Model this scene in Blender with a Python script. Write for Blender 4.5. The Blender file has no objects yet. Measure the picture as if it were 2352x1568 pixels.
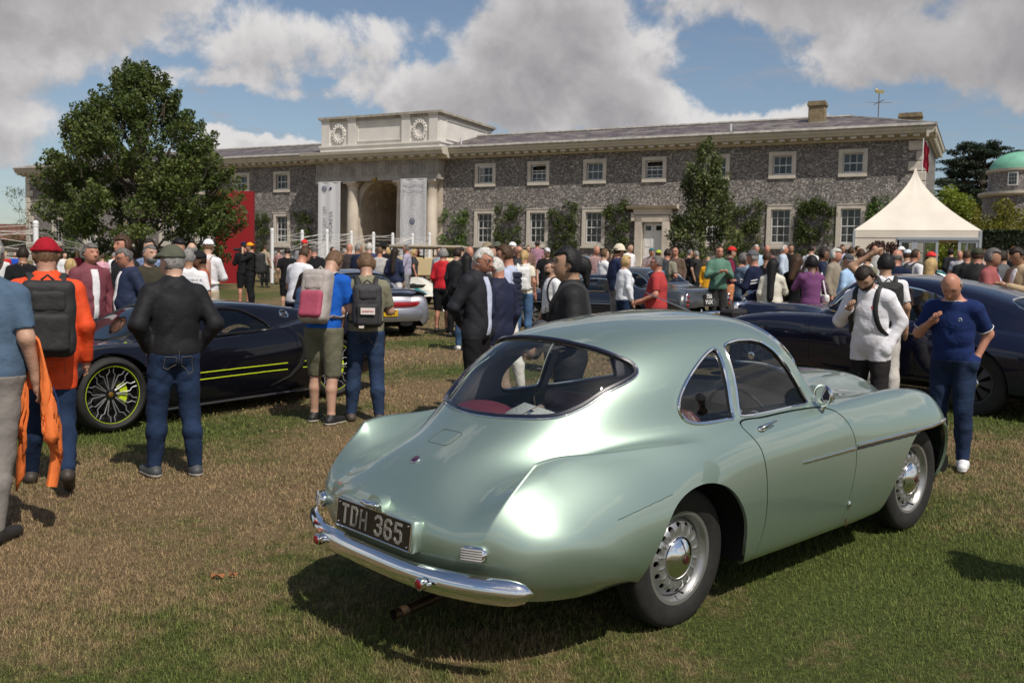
import bpy, bmesh, math, random, colorsys
import numpy as np
from mathutils import Vector, Matrix
S = bpy.context.scene
COL = S.collection
random.seed(7); RNG = np.random.default_rng(11)
# ---------------------------------------------------------------- camera
FPX = 2221.0; CAMH = 1.822
pit = math.atan(144/FPX); rol = -0.02
cF = np.array([0, math.cos(pit), -math.sin(pit)]); r0 = np.array([1., 0, 0]); u0 = np.cross(r0, cF)
cR = math.cos(rol)*r0 - math.sin(rol)*u0; cU = math.sin(rol)*r0 + math.cos(rol)*u0
cam = bpy.data.cameras.new('camera'); camo = bpy.data.objects.new('camera', cam); COL.objects.link(camo)
camo.matrix_world = Matrix(((cR[0], cU[0], -cF[0], 0), (cR[1], cU[1], -cF[1], 0), (cR[2], cU[2], -cF[2], CAMH), (0, 0, 0, 1)))
cam.lens = 36*FPX/2352; cam.sensor_width = 36; cam.clip_end = 3000; cam.clip_start = 0.1
cam.dof.use_dof = True; cam.dof.focus_distance = 5.0; cam.dof.aperture_fstop = 7.1
S.camera = camo
# ---------------------------------------------------------------- light
SUN_EL, SUN_AZ = 54.0, -58.0            # elevation; azimuth of the sun, degrees from +X towards +Y
h = (math.cos(math.radians(SUN_AZ)), math.sin(math.radians(SUN_AZ)))
ce, se = math.cos(math.radians(SUN_EL)), math.sin(math.radians(SUN_EL))
sund = Vector((h[0]*ce, h[1]*ce, se))
sl = bpy.data.lights.new('sun', 'SUN'); sl.energy = 5.0; sl.angle = math.radians(0.53); sl.color = (1, .93, .83)
so = bpy.data.objects.new('sun', sl); COL.objects.link(so); so.rotation_euler = sund.to_track_quat('Z', 'Y').to_euler()
so.location = (20, -30, 60)
S.view_settings.view_transform = 'Standard'; S.view_settings.look = 'None'
S.view_settings.gamma = 1; S.view_settings.use_curve_mapping = False; S.view_settings.exposure = -0.24
W = bpy.data.worlds.new('World'); S.world = W; W.use_nodes = True
def build_world():
    nt = W.node_tree; nt.nodes.clear(); N = nt.nodes.new; L = nt.links.new
    def m(op, a, b=None, c=None, clamp=False):
        n = N('ShaderNodeMath'); n.operation = op; n.use_clamp = clamp
        for i, v in enumerate((a, b, c)):
            if v is None: continue
            if isinstance(v, (int, float)): n.inputs[i].default_value = v
            else: L(v, n.inputs[i])
        return n.outputs[0]
    def ss(x, a, b):
        n = N('ShaderNodeMapRange'); n.interpolation_type = 'SMOOTHSTEP'
        L(x, n.inputs[0]); n.inputs[1].default_value = a; n.inputs[2].default_value = b; return n.outputs[0]
    def mix(f, a, b):
        n = N('ShaderNodeMix'); n.data_type = 'RGBA'
        if isinstance(f, (int, float)): n.inputs[0].default_value = f
        else: L(f, n.inputs[0])
        for i, v in ((6, a), (7, b)):
            if isinstance(v, tuple): n.inputs[i].default_value = v
            else: L(v, n.inputs[i])
        return n.outputs[2]
    sky = N('ShaderNodeTexSky'); sky.sky_type = 'NISHITA'; sky.sun_disc = False
    sky.sun_elevation = math.radians(SUN_EL); sky.sun_rotation = math.radians(90 - SUN_AZ)
    sky.air_density = 1.0; sky.dust_density = 0.8; sky.ozone_density = 1.6
    geo = N('ShaderNodeTexCoord'); d = geo.outputs['Generated']
    def noise(sc, det, ro, vec, off=(0, 0, 0), dist=0.0):
        mp = N('ShaderNodeMapping'); L(vec, mp.inputs[0]); mp.inputs[1].default_value = off
        n = N('ShaderNodeTexNoise'); L(mp.outputs[0], n.inputs['Vector']); n.inputs['Scale'].default_value = sc
        n.inputs['Detail'].default_value = det; n.inputs['Roughness'].default_value = ro; n.inputs['Distortion'].default_value = dist
        return n.outputs['Fac']
    # cumulus banks: azimuth a0 (radians east of the view), tangent of elevation e0, half sizes, strength; the sky behind the viewer goes on the same way
    blobs = [(-.47, .265, .22, .085), (-.62, .25, .3, .09), (.03, .245, .155, .085), (-.04, .175, .12, .05), (.10, .175, .09, .045), (.30, .300, .26, .072), (.43, .22, .17, .062),
             (.54, .27, .2, .09), (.08, .34, .25, .05), (.235, .150, .075, .026, .75), (-.19, .205, .07, .028, .5), (-.33, .195, .10, .014, .4), (-.245, .128, .05, .014, .6), (-.2, .235, .12, .03, .35), (.56, .14, .06, .03, .5), (-.53, .125, .1, .04, .4),
             (1.1, .3, .4, .13), (1.7, .2, .5, .1), (-1.2, .25, .4, .12), (-1.9, .35, .4, .1), (2.6, .3, .5, .12), (-2.8, .25, .45, .1)]
    def density(vec, full):
        sep = N('ShaderNodeSeparateXYZ'); L(vec, sep.inputs[0]); x, y, z = sep.outputs
        hyp = m('SQRT', m('ADD', m('MULTIPLY', x, x), m('MULTIPLY', y, y))); az = m('ARCTAN2', x, y); el = m('DIVIDE', z, m('MAXIMUM', hyp, .01))
        wob = noise(6, 6, .6, vec, (0, 0, 0)); wob2 = noise(6, 6, .6, vec, (5, 5, 5))
        azw = m('ADD', az, m('MULTIPLY', m('SUBTRACT', wob, .5), .20)); elw = m('ADD', el, m('MULTIPLY', m('SUBTRACT', wob2, .5), .13))
        acc = None
        for b in (blobs if full else blobs[:16]):
            a0, e0, ra, re = b[:4]; k = b[4] if len(b) > 4 else 1.
            q = m('ADD', m('POWER', m('DIVIDE', m('SUBTRACT', azw, a0), ra), 2.0), m('POWER', m('DIVIDE', m('SUBTRACT', elw, e0), re), 2.0)); v = m('MULTIPLY', m('SUBTRACT', 1.0, q), k)
            acc = v if acc is None else m('SMOOTH_MAX', acc, v, .25)
        den = m('ADD', m('MAXIMUM', z, 0.02), 0.16); cx = N('ShaderNodeCombineXYZ'); L(m('DIVIDE', x, den), cx.inputs[0]); L(m('DIVIDE', y, den), cx.inputs[1]); L(m('MULTIPLY', z, 1.4), cx.inputs[2])
        big = noise(0.75, 2, .5, cx.outputs[0], (3.1, 1.7, 0)); bil = noise(9.0, 8, .6, vec, (2, 2, 2), .25)
        f2 = m('MULTIPLY', m('SUBTRACT', bil, .5), 3.2); hi = ss(el, .42, .62)
        d1 = m('ADD', m('MAXIMUM', acc, -1.4), f2); d2 = m('ADD', m('MULTIPLY', m('SUBTRACT', big, .53), 7), f2)
        return m('ADD', m('MULTIPLY', d1, m('SUBTRACT', 1.0, hi)), m('MULTIPLY', d2, hi)), el, cx.outputs[0], acc
    D0, el, lay, acc0 = density(d, True)
    sh_ = N('ShaderNodeVectorMath'); sh_.operation = 'ADD'; L(d, sh_.inputs[0]); sh_.inputs[1].default_value = (.006, .0, .024)
    D1, _, _, _ = density(sh_.outputs[0], False)
    cov = ss(D0, -.04, .44); wisp = noise(5, 6, .6, lay, (7, 2, 1), .8); wcov = m('MULTIPLY', ss(wisp, .48, .78), .5)
    # lit where the cloud thins towards the light above, grey in cores and bases
    rel = m('SUBTRACT', D0, D1); lit = m('ADD', m('MULTIPLY', ss(rel, -.75, .85), .78), m('MULTIPLY', m('SUBTRACT', 1.0, ss(D0, .2, 1.3)), .38)); lit = m('MULTIPLY', lit, m('SUBTRACT', 1.0, m('MULTIPLY', ss(acc0, .35, 1.0), .45)), None, True)
    ccol = mix(lit, (2.75, 2.67, 2.82, 1), (8.0, 7.8, 7.75, 1))
    skyc = mix(1.0, sky.outputs[0], sky.outputs[0])
    hsv = N('ShaderNodeHueSaturation'); L(skyc, hsv.inputs['Color']); hsv.inputs['Saturation'].default_value = .95; hsv.inputs['Value'].default_value = .98
    base = mix(wcov, hsv.outputs[0], (4.2, 4.1, 4.2, 1))
    out = mix(cov, base, ccol)
    bg = N('ShaderNodeBackground'); L(out, bg.inputs[0]); bg.inputs[1].default_value = 0.108
    o = N('ShaderNodeOutputWorld'); L(bg.outputs[0], o.inputs[0])
build_world()
# ---------------------------------------------------------------- geometry of the view (pixels of a 2352 px wide print of the place)
def ray(x, y): return (x-1176)/FPX*cR - (y-784)/FPX*cU + cF
CO = np.array([0, 0, CAMH])
def gz(X, Y):
    return .0374*Y + .0098*X
def gp(x, y):
    r = ray(x, y); t = CAMH/(.0374*r[1]+.0098*r[0]-r[2]); p = t*r; p[2] += CAMH; return p
def at(x, y, D):
    r = ray(x, y); p = r*D/r[1]; p[2] += CAMH; return p
def onpl(x, y, p0, n):
    r = ray(x, y); n = np.array(n, float); t = ((np.array(p0, float)-CO)@n)/(r@n); return CO+t*r
# ---------------------------------------------------------------- materials
MATS = {}
def mat(name, col, rough=.6, metal=0., coat=0., spec=.5, var=0., vscale=8., bump=0., bscale=60., trans=0., sheen=0., col2=None, emit=None, ior=None, aniso=None):
    if name in MATS: return MATS[name]
    M = bpy.data.materials.new(name); M.use_nodes = True; nt = M.node_tree; b = nt.nodes['Principled BSDF']
    if len(col) == 3: col = (*col, 1)
    b.inputs['Base Color'].default_value = col; b.inputs['Roughness'].default_value = rough; b.inputs['Metallic'].default_value = metal
    b.inputs['Coat Weight'].default_value = coat; b.inputs['Coat Roughness'].default_value = .03
    b.inputs['Specular IOR Level'].default_value = spec; b.inputs['Transmission Weight'].default_value = trans
    if sheen: b.inputs['Sheen Weight'].default_value = sheen; b.inputs['Sheen Roughness'].default_value = .4
    if ior: b.inputs['IOR'].default_value = ior
    if var or col2 or bump:
        tc = nt.nodes.new('ShaderNodeTexCoord')
    if var or col2:
        n = nt.nodes.new('ShaderNodeTexNoise'); n.inputs['Scale'].default_value = vscale; n.inputs['Detail'].default_value = 5
        nt.links.new(tc.outputs['Object'], n.inputs['Vector'])
        r = nt.nodes.new('ShaderNodeValToRGB'); r.color_ramp.elements[0].position = .32; r.color_ramp.elements[1].position = .68
        if col2: c2 = (*col2[:3], 1); c1 = col
        else: c1 = tuple(c*(1-var) for c in col[:3])+(1,); c2 = tuple(min(1, c*(1+var)) for c in col[:3])+(1,)
        r.color_ramp.elements[0].color = c1; r.color_ramp.elements[1].color = c2
        nt.links.new(n.outputs['Fac'], r.inputs[0]); nt.links.new(r.outputs[0], b.inputs['Base Color'])
    if bump:
        n2 = nt.nodes.new('ShaderNodeTexNoise'); n2.inputs['Scale'].default_value = bscale; n2.inputs['Detail'].default_value = 4
        nt.links.new(tc.outputs['Object'], n2.inputs['Vector'])
        bp = nt.nodes.new('ShaderNodeBump'); bp.inputs['Strength'].default_value = min(1, bump); bp.inputs['Distance'].default_value = .02 if bump <= 1 else .02*bump
        nt.links.new(n2.outputs['Fac'], bp.inputs['Height']); nt.links.new(bp.outputs[0], b.inputs['Normal'])
    MATS[name] = M; return M
def srgb(r, g, b):
    f = lambda c: (c/255/12.92) if c/255 <= .04045 else ((c/255+.055)/1.055)**2.4
    return (f(r), f(g), f(b))
def glass(name, tint=(.8, .85, .83), rough=0.0, op=.25):
    """thin pane: part clear, part mirror, slightly tinted"""
    if name in MATS: return MATS[name]
    M = bpy.data.materials.new(name); M.use_nodes = True; nt = M.node_tree; nt.nodes.clear(); N = nt.nodes.new; L = nt.links.new
    t = N('ShaderNodeBsdfTransparent'); t.inputs[0].default_value = (*tint, 1)
    g = N('ShaderNodeBsdfGlossy'); g.inputs['Roughness'].default_value = rough; g.inputs[0].default_value = (1, 1, 1, 1)
    geo = N('ShaderNodeNewGeometry'); dt = N('ShaderNodeVectorMath'); dt.operation = 'DOT_PRODUCT'; L(geo.outputs['Normal'], dt.inputs[0]); L(geo.outputs['Incoming'], dt.inputs[1])
    def mm(op, a, b, c=None):
        n = N('ShaderNodeMath'); n.operation = op
        for i, v in enumerate((a, b, c)):
            if v is None: continue
            if isinstance(v, (int, float)): n.inputs[i].default_value = v
            else: L(v, n.inputs[i])
        return n.outputs[0]
    ad_ = mm('MULTIPLY_ADD', mm('POWER', mm('SUBTRACT', 1.0, mm('ABSOLUTE', dt.outputs['Value'], 0)), 5.0), .92, .055)
    mx = N('ShaderNodeMixShader'); L(ad_, mx.inputs[0]); L(t.outputs[0], mx.inputs[1]); L(g.outputs[0], mx.inputs[2])
    o = N('ShaderNodeOutputMaterial'); L(mx.outputs[0], o.inputs[0]); MATS[name] = M; return M
CHROME = mat('chrome', (.82, .82, .84), .07, 1.)
RUBBER = mat('rubber', (.013, .012, .011), .75, var=.3, vscale=20, bump=.15, bscale=90)
BLACKT = mat('black_trim', (.012, .012, .013), .4)
DARKIN = mat('dark_interior', (.012, .011, .012), .8)
WELL = mat('wheel_well_black', (.006, .006, .006), .95)
SILVERP = mat('silver_wheel_paint', (.40, .40, .40), .36, .8, .4)
# ---------------------------------------------------------------- objects
def link(o, parent=None):
    COL.objects.link(o)
    if parent is not None: o.parent = parent
    return o
def mesh_np(name, V, Fc, m=None, smooth=True):
    me = bpy.data.meshes.new(name); V = np.asarray(V, np.float32)[:, :3]
    groups = Fc if isinstance(Fc, list) and len(Fc) and isinstance(Fc[0], np.ndarray) and Fc[0].ndim == 2 else None
    if groups is None:
        if isinstance(Fc, np.ndarray): groups = [Fc]
    if groups is not None:
        groups = [g for g in groups if len(g)]
        me.vertices.add(len(V)); me.vertices.foreach_set('co', V.ravel())
        idx = np.concatenate([g.ravel() for g in groups]).astype(np.int32) if groups else np.zeros(0, np.int32)
        st = []; o = 0
        for g in groups:
            st.append(o+np.arange(len(g))*g.shape[1]); o += g.size
        st = np.concatenate(st).astype(np.int32) if st else np.zeros(0, np.int32)
        me.loops.add(len(idx)); me.loops.foreach_set('vertex_index', idx)
        me.polygons.add(len(st)); me.polygons.foreach_set('loop_start', st)
        me.update(calc_edges=True)
    else:
        me.from_pydata(V.tolist(), [], [list(map(int, f)) for f in Fc]); me.update()
    if smooth and len(me.polygons): me.polygons.foreach_set('use_smooth', np.ones(len(me.polygons), bool))
    if m is not None:
        for mm in (m if isinstance(m, (list, tuple)) else [m]): me.materials.append(mm)
    me.validate()
    return me
def obj(name, V, Fc, m=None, parent=None, smooth=True, loc=None, rot=None):
    me = mesh_np(name, V, Fc, m, smooth); o = bpy.data.objects.new(name, me); link(o, parent)
    if loc is not None: o.location = loc
    if rot is not None: o.rotation_euler = rot
    return o
def tag(o, label=None, cat=None, group=None, kind=None):
    if label: o['label'] = label
    if cat: o['category'] = cat
    if group: o['group'] = group
    if kind: o['kind'] = kind
    return o
def empty(name, loc=(0, 0, 0), rz=0, label=None, cat=None, group=None):
    o = bpy.data.objects.new(name, None); o.empty_display_size = .2; link(o); o.location = loc; o.rotation_euler = (0, 0, rz)
    return tag(o, label, cat, group)
def copy_tree(o, parent=None):
    c = o.copy(); COL.objects.link(c); c.parent = parent
    for ch in list(o.children): copy_tree(ch, c)
    return c
class G:
    """collects primitives into one mesh"""
    def __init__(s): s.V = []; s.F = []; s.n = 0
    def add(s, V, F):
        V = np.asarray(V, float).reshape(-1, 3); s.V.append(V); s.F += [[int(i)+s.n for i in f] for f in F]; s.n += len(V); return s
    def box(s, c, d, rz=0., M=None, bev=0.):
        c = np.array(c, float); d = np.array(d, float)/2
        if bev > 0:
            b = min(bev, min(d)*.9); P = []; F = []
            # chamfered box: 24 verts
            sg = [(-1, -1, -1), (1, -1, -1), (1, 1, -1), (-1, 1, -1), (-1, -1, 1), (1, -1, 1), (1, 1, 1), (-1, 1, 1)]
            for q in sg:
                q = np.array(q)
                for a in range(3):
                    e = d - b; e[a] = d[a]; P.append(q*e)
            f = lambda i, a: i*3+a
            X = [(0, 3, 7, 4), (1, 2, 6, 5)]; Y = [(0, 1, 5, 4), (3, 2, 6, 7)]; Z = [(0, 1, 2, 3), (4, 5, 6, 7)]
            for a, fs in enumerate((X, Y, Z)):
                for k, q in enumerate(fs):
                    F.append([f(i, a) for i in q])
            for (i, j, a, b2) in [(0, 1, 1, 2), (3, 2, 1, 2), (4, 5, 1, 2), (7, 6, 1, 2), (0, 3, 0, 2), (1, 2, 0, 2), (4, 7, 0, 2), (5, 6, 0, 2), (0, 4, 0, 1), (1, 5, 0, 1), (3, 7, 0, 1), (2, 6, 0, 1)]:
                F.append([f(i, a), f(j, a), f(j, b2), f(i, b2)])
            for i in range(8): F.append([f(i, 0), f(i, 1), f(i, 2)])
            P = np.array(P); bm_fix = True
        else:
            P = np.array([(x, y, z) for z in (-1, 1) for y in (-1, 1) for x in (-1, 1)], float)*d
            F = [(0, 2, 3, 1), (4, 5, 7, 6), (0, 1, 5, 4), (2, 6, 7, 3), (0, 4, 6, 2), (1, 3, 7, 5)]
        if bev > 0:
            F2 = []
            for q in F:
                c0 = P[q].mean(0); nn = np.cross(P[q[1]]-P[q[0]], P[q[2]]-P[q[0]])
                F2.append(q if nn@c0 > 0 else q[::-1])
            F = F2
        if rz: R = np.array([[math.cos(rz), -math.sin(rz), 0], [math.sin(rz), math.cos(rz), 0], [0, 0, 1]]); P = P@R.T
        if M is not None: P = P@np.array(M)[:3, :3].T
        return s.add(P+c, F)
    def tube(s, pts, r, n=8, caps=True, closed=False, sc=(1, 1)):
        P = np.array(pts, float); k = len(P); r = np.broadcast_to(np.array(r, float), (k,))
        T = np.gradient(P, axis=0) if not closed else np.roll(P, -1, 0)-np.roll(P, 1, 0)
        T /= np.linalg.norm(T, axis=1)[:, None]+1e-12
        up = np.array([0, 0, 1.]) if abs(T[0][2]) < .9 else np.array([0, 1., 0]); V = []
        a = np.cross(T[0], up); a /= np.linalg.norm(a)
        for i in range(k):
            a = a-(a@T[i])*T[i]; a /= np.linalg.norm(a)+1e-12; b = np.cross(T[i], a)
            th = np.arange(n)/n*2*math.pi
            V.append(P[i]+r[i]*(sc[0]*np.cos(th)[:, None]*a+sc[1]*np.sin(th)[:, None]*b))
        V = np.vstack(V); F = []
        for i in range(k if closed else k-1):
            j = (i+1) % k
            for q in range(n): F.append((i*n+q, i*n+(q+1) % n, j*n+(q+1) % n, j*n+q))
        if caps and not closed: F.append(tuple(range(n))[::-1]); F.append(tuple((k-1)*n+q for q in range(n)))
        return s.add(V, F)
    def cyl(s, a, b, r, n=12, r2=None): return s.tube([a, b], [r, r if r2 is None else r2], n)
    def lathe(s, prof, n=24, c=(0, 0, 0), axis='z', a0=0, a1=2*math.pi):
        full = abs(a1-a0-2*math.pi) < 1e-6; k = len(prof); th = a0+(a1-a0)*np.arange(n if full else n+1)/n
        V = []; 
        for t in th:
            for (r, z) in prof:
                p = (r*math.cos(t), r*math.sin(t), z)
                if axis == 'y': p = (p[0], p[2], p[1])
                if axis == 'x': p = (p[2], p[0], p[1])
                V.append(p)
        F = []; m_ = len(th)
        for i in range(m_ if full else m_-1):
            j = (i+1) % m_
            for q in range(k-1):
                F.append((i*k+q, j*k+q, j*k+q+1, i*k+q+1) if axis != 'y' else (i*k+q, i*k+q+1, j*k+q+1, j*k+q))
        return s.add(np.array(V)+np.array(c, float), F)
    def ell(s, c, r, n=12, m_=8):
        prof = [(math.sin(math.pi*i/m_), -math.cos(math.pi*i/m_)) for i in range(m_+1)]
        k = s.n; s.lathe(prof, n); s.V[-1] = s.V[-1]*np.array(r if hasattr(r, '__len__') else (r,)*3)+np.array(c, float); return s
    def prism(s, poly, y0, y1, plane='xz'):
        """extrude a 2D outline; plane xz -> along y, xy -> along z, yz -> along x"""
        n = len(poly); V = []
        for d in (y0, y1):
            for a, b in poly: V.append({'xz': (a, d, b), 'xy': (a, b, d), 'yz': (d, a, b)}[plane])
        F = [tuple(range(n)), tuple(range(2*n-1, n-1, -1))]+[(i, n+i, n+(i+1) % n, (i+1) % n) for i in range(n)]
        return s.add(V, F)
    def xf(s, M):
        M = np.array(M); s.V = [v@M[:3, :3].T+M[:3, 3] for v in s.V]; return s
    def build(s, name, m=None, parent=None, smooth=False, loc=None, rot=None, angle=None):
        if not s.V: s.V = [np.zeros((1, 3))]
        V = np.vstack(s.V)
        me = bpy.data.meshes.new(name); me.from_pydata(V.tolist(), [], s.F); me.update()
        if m is not None:
            for mm in (m if isinstance(m, (list, tuple)) else [m]): me.materials.append(mm)
        if smooth:
            me.polygons.foreach_set('use_smooth', np.ones(len(me.polygons), bool))
            me.set_sharp_from_angle(angle=math.radians(angle or 40))
        o = bpy.data.objects.new(name, me); link(o, parent)
        if loc is not None: o.location = loc
        if rot is not None: o.rotation_euler = rot
        return o
FONT = {}
def text_mesh(txt, size, depth=.002, bold=0., spacing=1., align='CENTER'):
    cu = bpy.data.curves.new('txt', 'FONT'); cu.body = txt; cu.size = size; cu.extrude = depth; cu.offset = bold; cu.space_character = spacing
    cu.align_x = align; cu.align_y = 'CENTER'; cu.resolution_u = 3
    o = bpy.data.objects.new('txt', cu); COL.objects.link(o); bpy.context.view_layer.update()
    dg = bpy.context.evaluated_depsgraph_get(); me = bpy.data.meshes.new_from_object(o.evaluated_get(dg)); bpy.data.objects.remove(o)
    return me
def text_obj(name, txt, size, m, M, parent=None, depth=.002, bold=0., spacing=1., sx=1., align='CENTER'):
    """M: 4x4 whose x axis is the reading direction, y up on the sign, z out of the sign"""
    me = text_mesh(txt, size, depth, bold, spacing, align); me.materials.clear(); me.materials.append(m)
    me.transform(Matrix.Diagonal((sx, 1, 1, 1))); me.transform(Matrix(M)); o = bpy.data.objects.new(name, me); return link(o, parent)
def frame(o, x, y, z): return Matrix(((x[0], y[0], z[0], o[0]), (x[1], y[1], z[1], o[1]), (x[2], y[2], z[2], o[2]), (0, 0, 0, 1)))
# ---------------------------------------------------------------- surface cutting
def cut(V, T, f):
    """split triangles T on the zero set of the vertex function f -> V, T(f<0), T(f>=0)"""
    s = (f[T] < 0); c = s.sum(1); neg = [T[c == 3]]; pos = [T[c == 0]]; mix = T[(c == 1) | (c == 2)]
    if len(mix):
        sm = s[(c == 1) | (c == 2)]; cm = sm.sum(1); lone = np.where((cm == 1)[:, None], sm, ~sm).argmax(1); r = np.arange(len(mix))
        a = mix[r, lone]; b = mix[r, (lone+1) % 3]; d = mix[r, (lone+2) % 3]
        E = np.vstack([np.stack([a, b], 1), np.stack([a, d], 1)]); Es = np.sort(E, 1); U, inv = np.unique(Es, axis=0, return_inverse=True); inv = inv.ravel()
        fa, fb = f[U[:, 0]], f[U[:, 1]]; t = np.clip(fa/(fa-fb+1e-12), 0.0005, .9995); NV = V[U[:, 0]]*(1-t)[:, None]+V[U[:, 1]]*t[:, None]
        i1 = inv[:len(mix)]+len(V); i2 = inv[len(mix):]+len(V); V = np.vstack([V, NV])
        t1 = np.stack([a, i1, i2], 1); t2 = np.vstack([np.stack([i1, b, d], 1), np.stack([i1, d, i2], 1)]); ln = (cm == 1)
        neg += [t1[ln], t2[np.concatenate([~ln, ~ln])]]; pos += [t1[~ln], t2[np.concatenate([ln, ln])]]
    return V, np.vstack(neg), np.vstack(pos)
def compact(V, T):
    u, inv = np.unique(T, return_inverse=True); return V[u], inv.reshape(T.shape)
def polysd(P, poly):
    """signed distance (negative inside) of 2D points to a closed polygon"""
    poly = np.array(poly, float); A = poly; B = np.roll(poly, -1, 0); d2 = np.full(len(P), 1e18); ins = np.zeros(len(P), bool)
    for a, b in zip(A, B):
        ab = b-a; ap = P-a; t = np.clip((ap@ab)/(ab@ab+1e-15), 0, 1); q = ap-t[:, None]*ab; d2 = np.minimum(d2, (q*q).sum(1))
        if a[1] != b[1]:
            cnd = ((a[1] > P[:, 1]) != (b[1] > P[:, 1])) & (P[:, 0] < (b[0]-a[0])*(P[:, 1]-a[1])/(b[1]-a[1])+a[0]); ins ^= cnd
    return np.sqrt(d2)*np.where(ins, -1, 1)
def smooth_poly(pts, n=6, closed=True):
    P = np.array(pts, float); k = len(P); out = []
    for i in range(k if closed else k-1):
        if closed: p0, p1, p2, p3 = P[(i-1) % k], P[i], P[(i+1) % k], P[(i+2) % k]
        else: p0, p1, p2, p3 = P[max(i-1, 0)], P[i], P[i+1], P[min(i+2, k-1)]
        for j in range(n):
            t = j/n; out.append(.5*((2*p1)+(-p0+p2)*t+(2*p0-5*p1+4*p2-p3)*t*t+(-p0+3*p1-3*p2+p3)*t**3))
    if not closed: out.append(P[-1])
    return np.array(out)
def bound_edges(T):
    E = np.vstack([T[:, [0, 1]], T[:, [1, 2]], T[:, [2, 0]]]); Es = np.sort(E, 1)
    U, inv, cnt = np.unique(Es, axis=0, return_inverse=True, return_counts=True); return E[cnt[inv.ravel()] == 1]
def vnormals(V, T):
    n = np.cross(V[T[:, 1], :3]-V[T[:, 0], :3], V[T[:, 2], :3]-V[T[:, 0], :3]); N = np.zeros((len(V), 3))
    for i in range(3): np.add.at(N, T[:, i], n)
    return N/(np.linalg.norm(N, axis=1)[:, None]+1e-12)
def with_lip(V, T, depth):
    """turn the open edges of a sheet inwards so that it reads as sheet metal"""
    E = bound_edges(T); 
    if not len(E): return V[:, :3], T
    N = vnormals(V, T); u, inv = np.unique(E, return_inverse=True); inv = inv.reshape(E.shape)
    A = V[u, :3]; B = A-N[u]*depth; n0 = len(V)
    V2 = np.vstack([V[:, :3], A, B]); k = len(u)
    q = np.stack([inv[:, 1]+n0, inv[:, 0]+n0, inv[:, 0]+n0+k, inv[:, 1]+n0+k], 1)
    T2 = np.vstack([T, q[:, [0, 1, 2]], q[:, [0, 2, 3]]]); return V2, T2
def bspl(C, u):
    """uniform cubic B-spline through control array C (n,...) clamped by reflection; u in 0..n-1"""
    n = len(C); a = 2*C[0]-C[1]; b = 2*C[-1]-C[-2]; D = np.concatenate([a[None], C, b[None]], 0)
    i = np.clip(np.floor(u).astype(int), 0, n-2); t = u-i; w = [(1-t)**3/6, (3*t**3-6*t**2+4)/6, (-3*t**3+3*t**2+3*t+1)/6, t**3/6]
    sh = (len(u),)+(1,)*(C.ndim-1); return sum(w[k].reshape(sh)*D[i+k] for k in range(4))
def surf_net(C, nu, nv, fit=2, fk=.8):
    """C (S,K,3): right half, last column on the centre plane -> dense grid of the half"""
    C = np.array(C, float); D = C.copy(); S_, K = C.shape[:2]
    def ev(D, u, v):
        # mirror beyond the centre line so the crown is smooth
        m1 = D[:, ::-1][:, 1:4]*np.array([1, -1, 1]); E = np.concatenate([D, m1], 1)
        A = bspl(E.transpose(1, 0, 2), v); return bspl(A.transpose(1, 0, 2), u)
    for _ in range(fit):
        P = ev(D, np.arange(S_)*1., np.arange(K)*1.); D = D+fk*(C-P)
    D[:, -1, 1] = 0
    P = ev(D, np.linspace(0, S_-1, nu), np.linspace(0, K-1, nv)); P[:, -1, 1] = 0; return P
def grid_tris(nu, nv, flip=False):
    i = np.arange(nu*nv).reshape(nu, nv); a, b, c, d = i[:-1, :-1].ravel(), i[1:, :-1].ravel(), i[1:, 1:].ravel(), i[:-1, 1:].ravel()
    T = np.vstack([np.stack([a, b, c], 1), np.stack([a, c, d], 1)]); return T[:, ::-1] if flip else T
# ---------------------------------------------------------------- car building library
def loops_from(E):
    nxt = {}
    for a, b in E.tolist(): nxt.setdefault(a, []).append(b)
    out = []; used = set()
    for a in list(nxt):
        if a in used: continue
        lp = [a]; used.add(a); c = a
        while True:
            n = [q for q in nxt.get(c, []) if q not in used]
            if not n: break
            c = n[0]; used.add(c); lp.append(c)
        if len(lp) > 6: out.append(lp)
    return out
def edge_trim(name, V, T, r, m, parent, off=0.0, n=6, minlen=.3, step=2, filt=None):
    """a bead following the open edge of a pane"""
    E = bound_edges(T); N = vnormals(V, T); g = G()
    for lp in loops_from(E):
        P = V[lp, :3]+N[lp]*off
        if filt is not None:
            k = filt(P)
            if not k.any(): continue
            if not k.all():
                i0 = int(np.argmin(k)); P = np.roll(P, -i0, 0); k = np.roll(k, -i0); P = P[k]
                if len(P) < 4: continue
                closed = False
            else: closed = True
        else: closed = True
        # resample evenly
        Q = np.vstack([P, P[:1]]) if closed else P
        s = np.concatenate([[0], np.cumsum(np.linalg.norm(np.diff(Q, axis=0), axis=1))])
        if s[-1] < minlen: continue
        k_ = max(16, int(s[-1]/.025)); t = np.linspace(0, s[-1], k_, endpoint=not closed)
        R = np.stack([np.interp(t, s, Q[:, i]) for i in range(3)], 1)
        g.tube(R, r, n, closed=closed)
    return g.build(name, m, parent, smooth=True) if g.V else None
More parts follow.
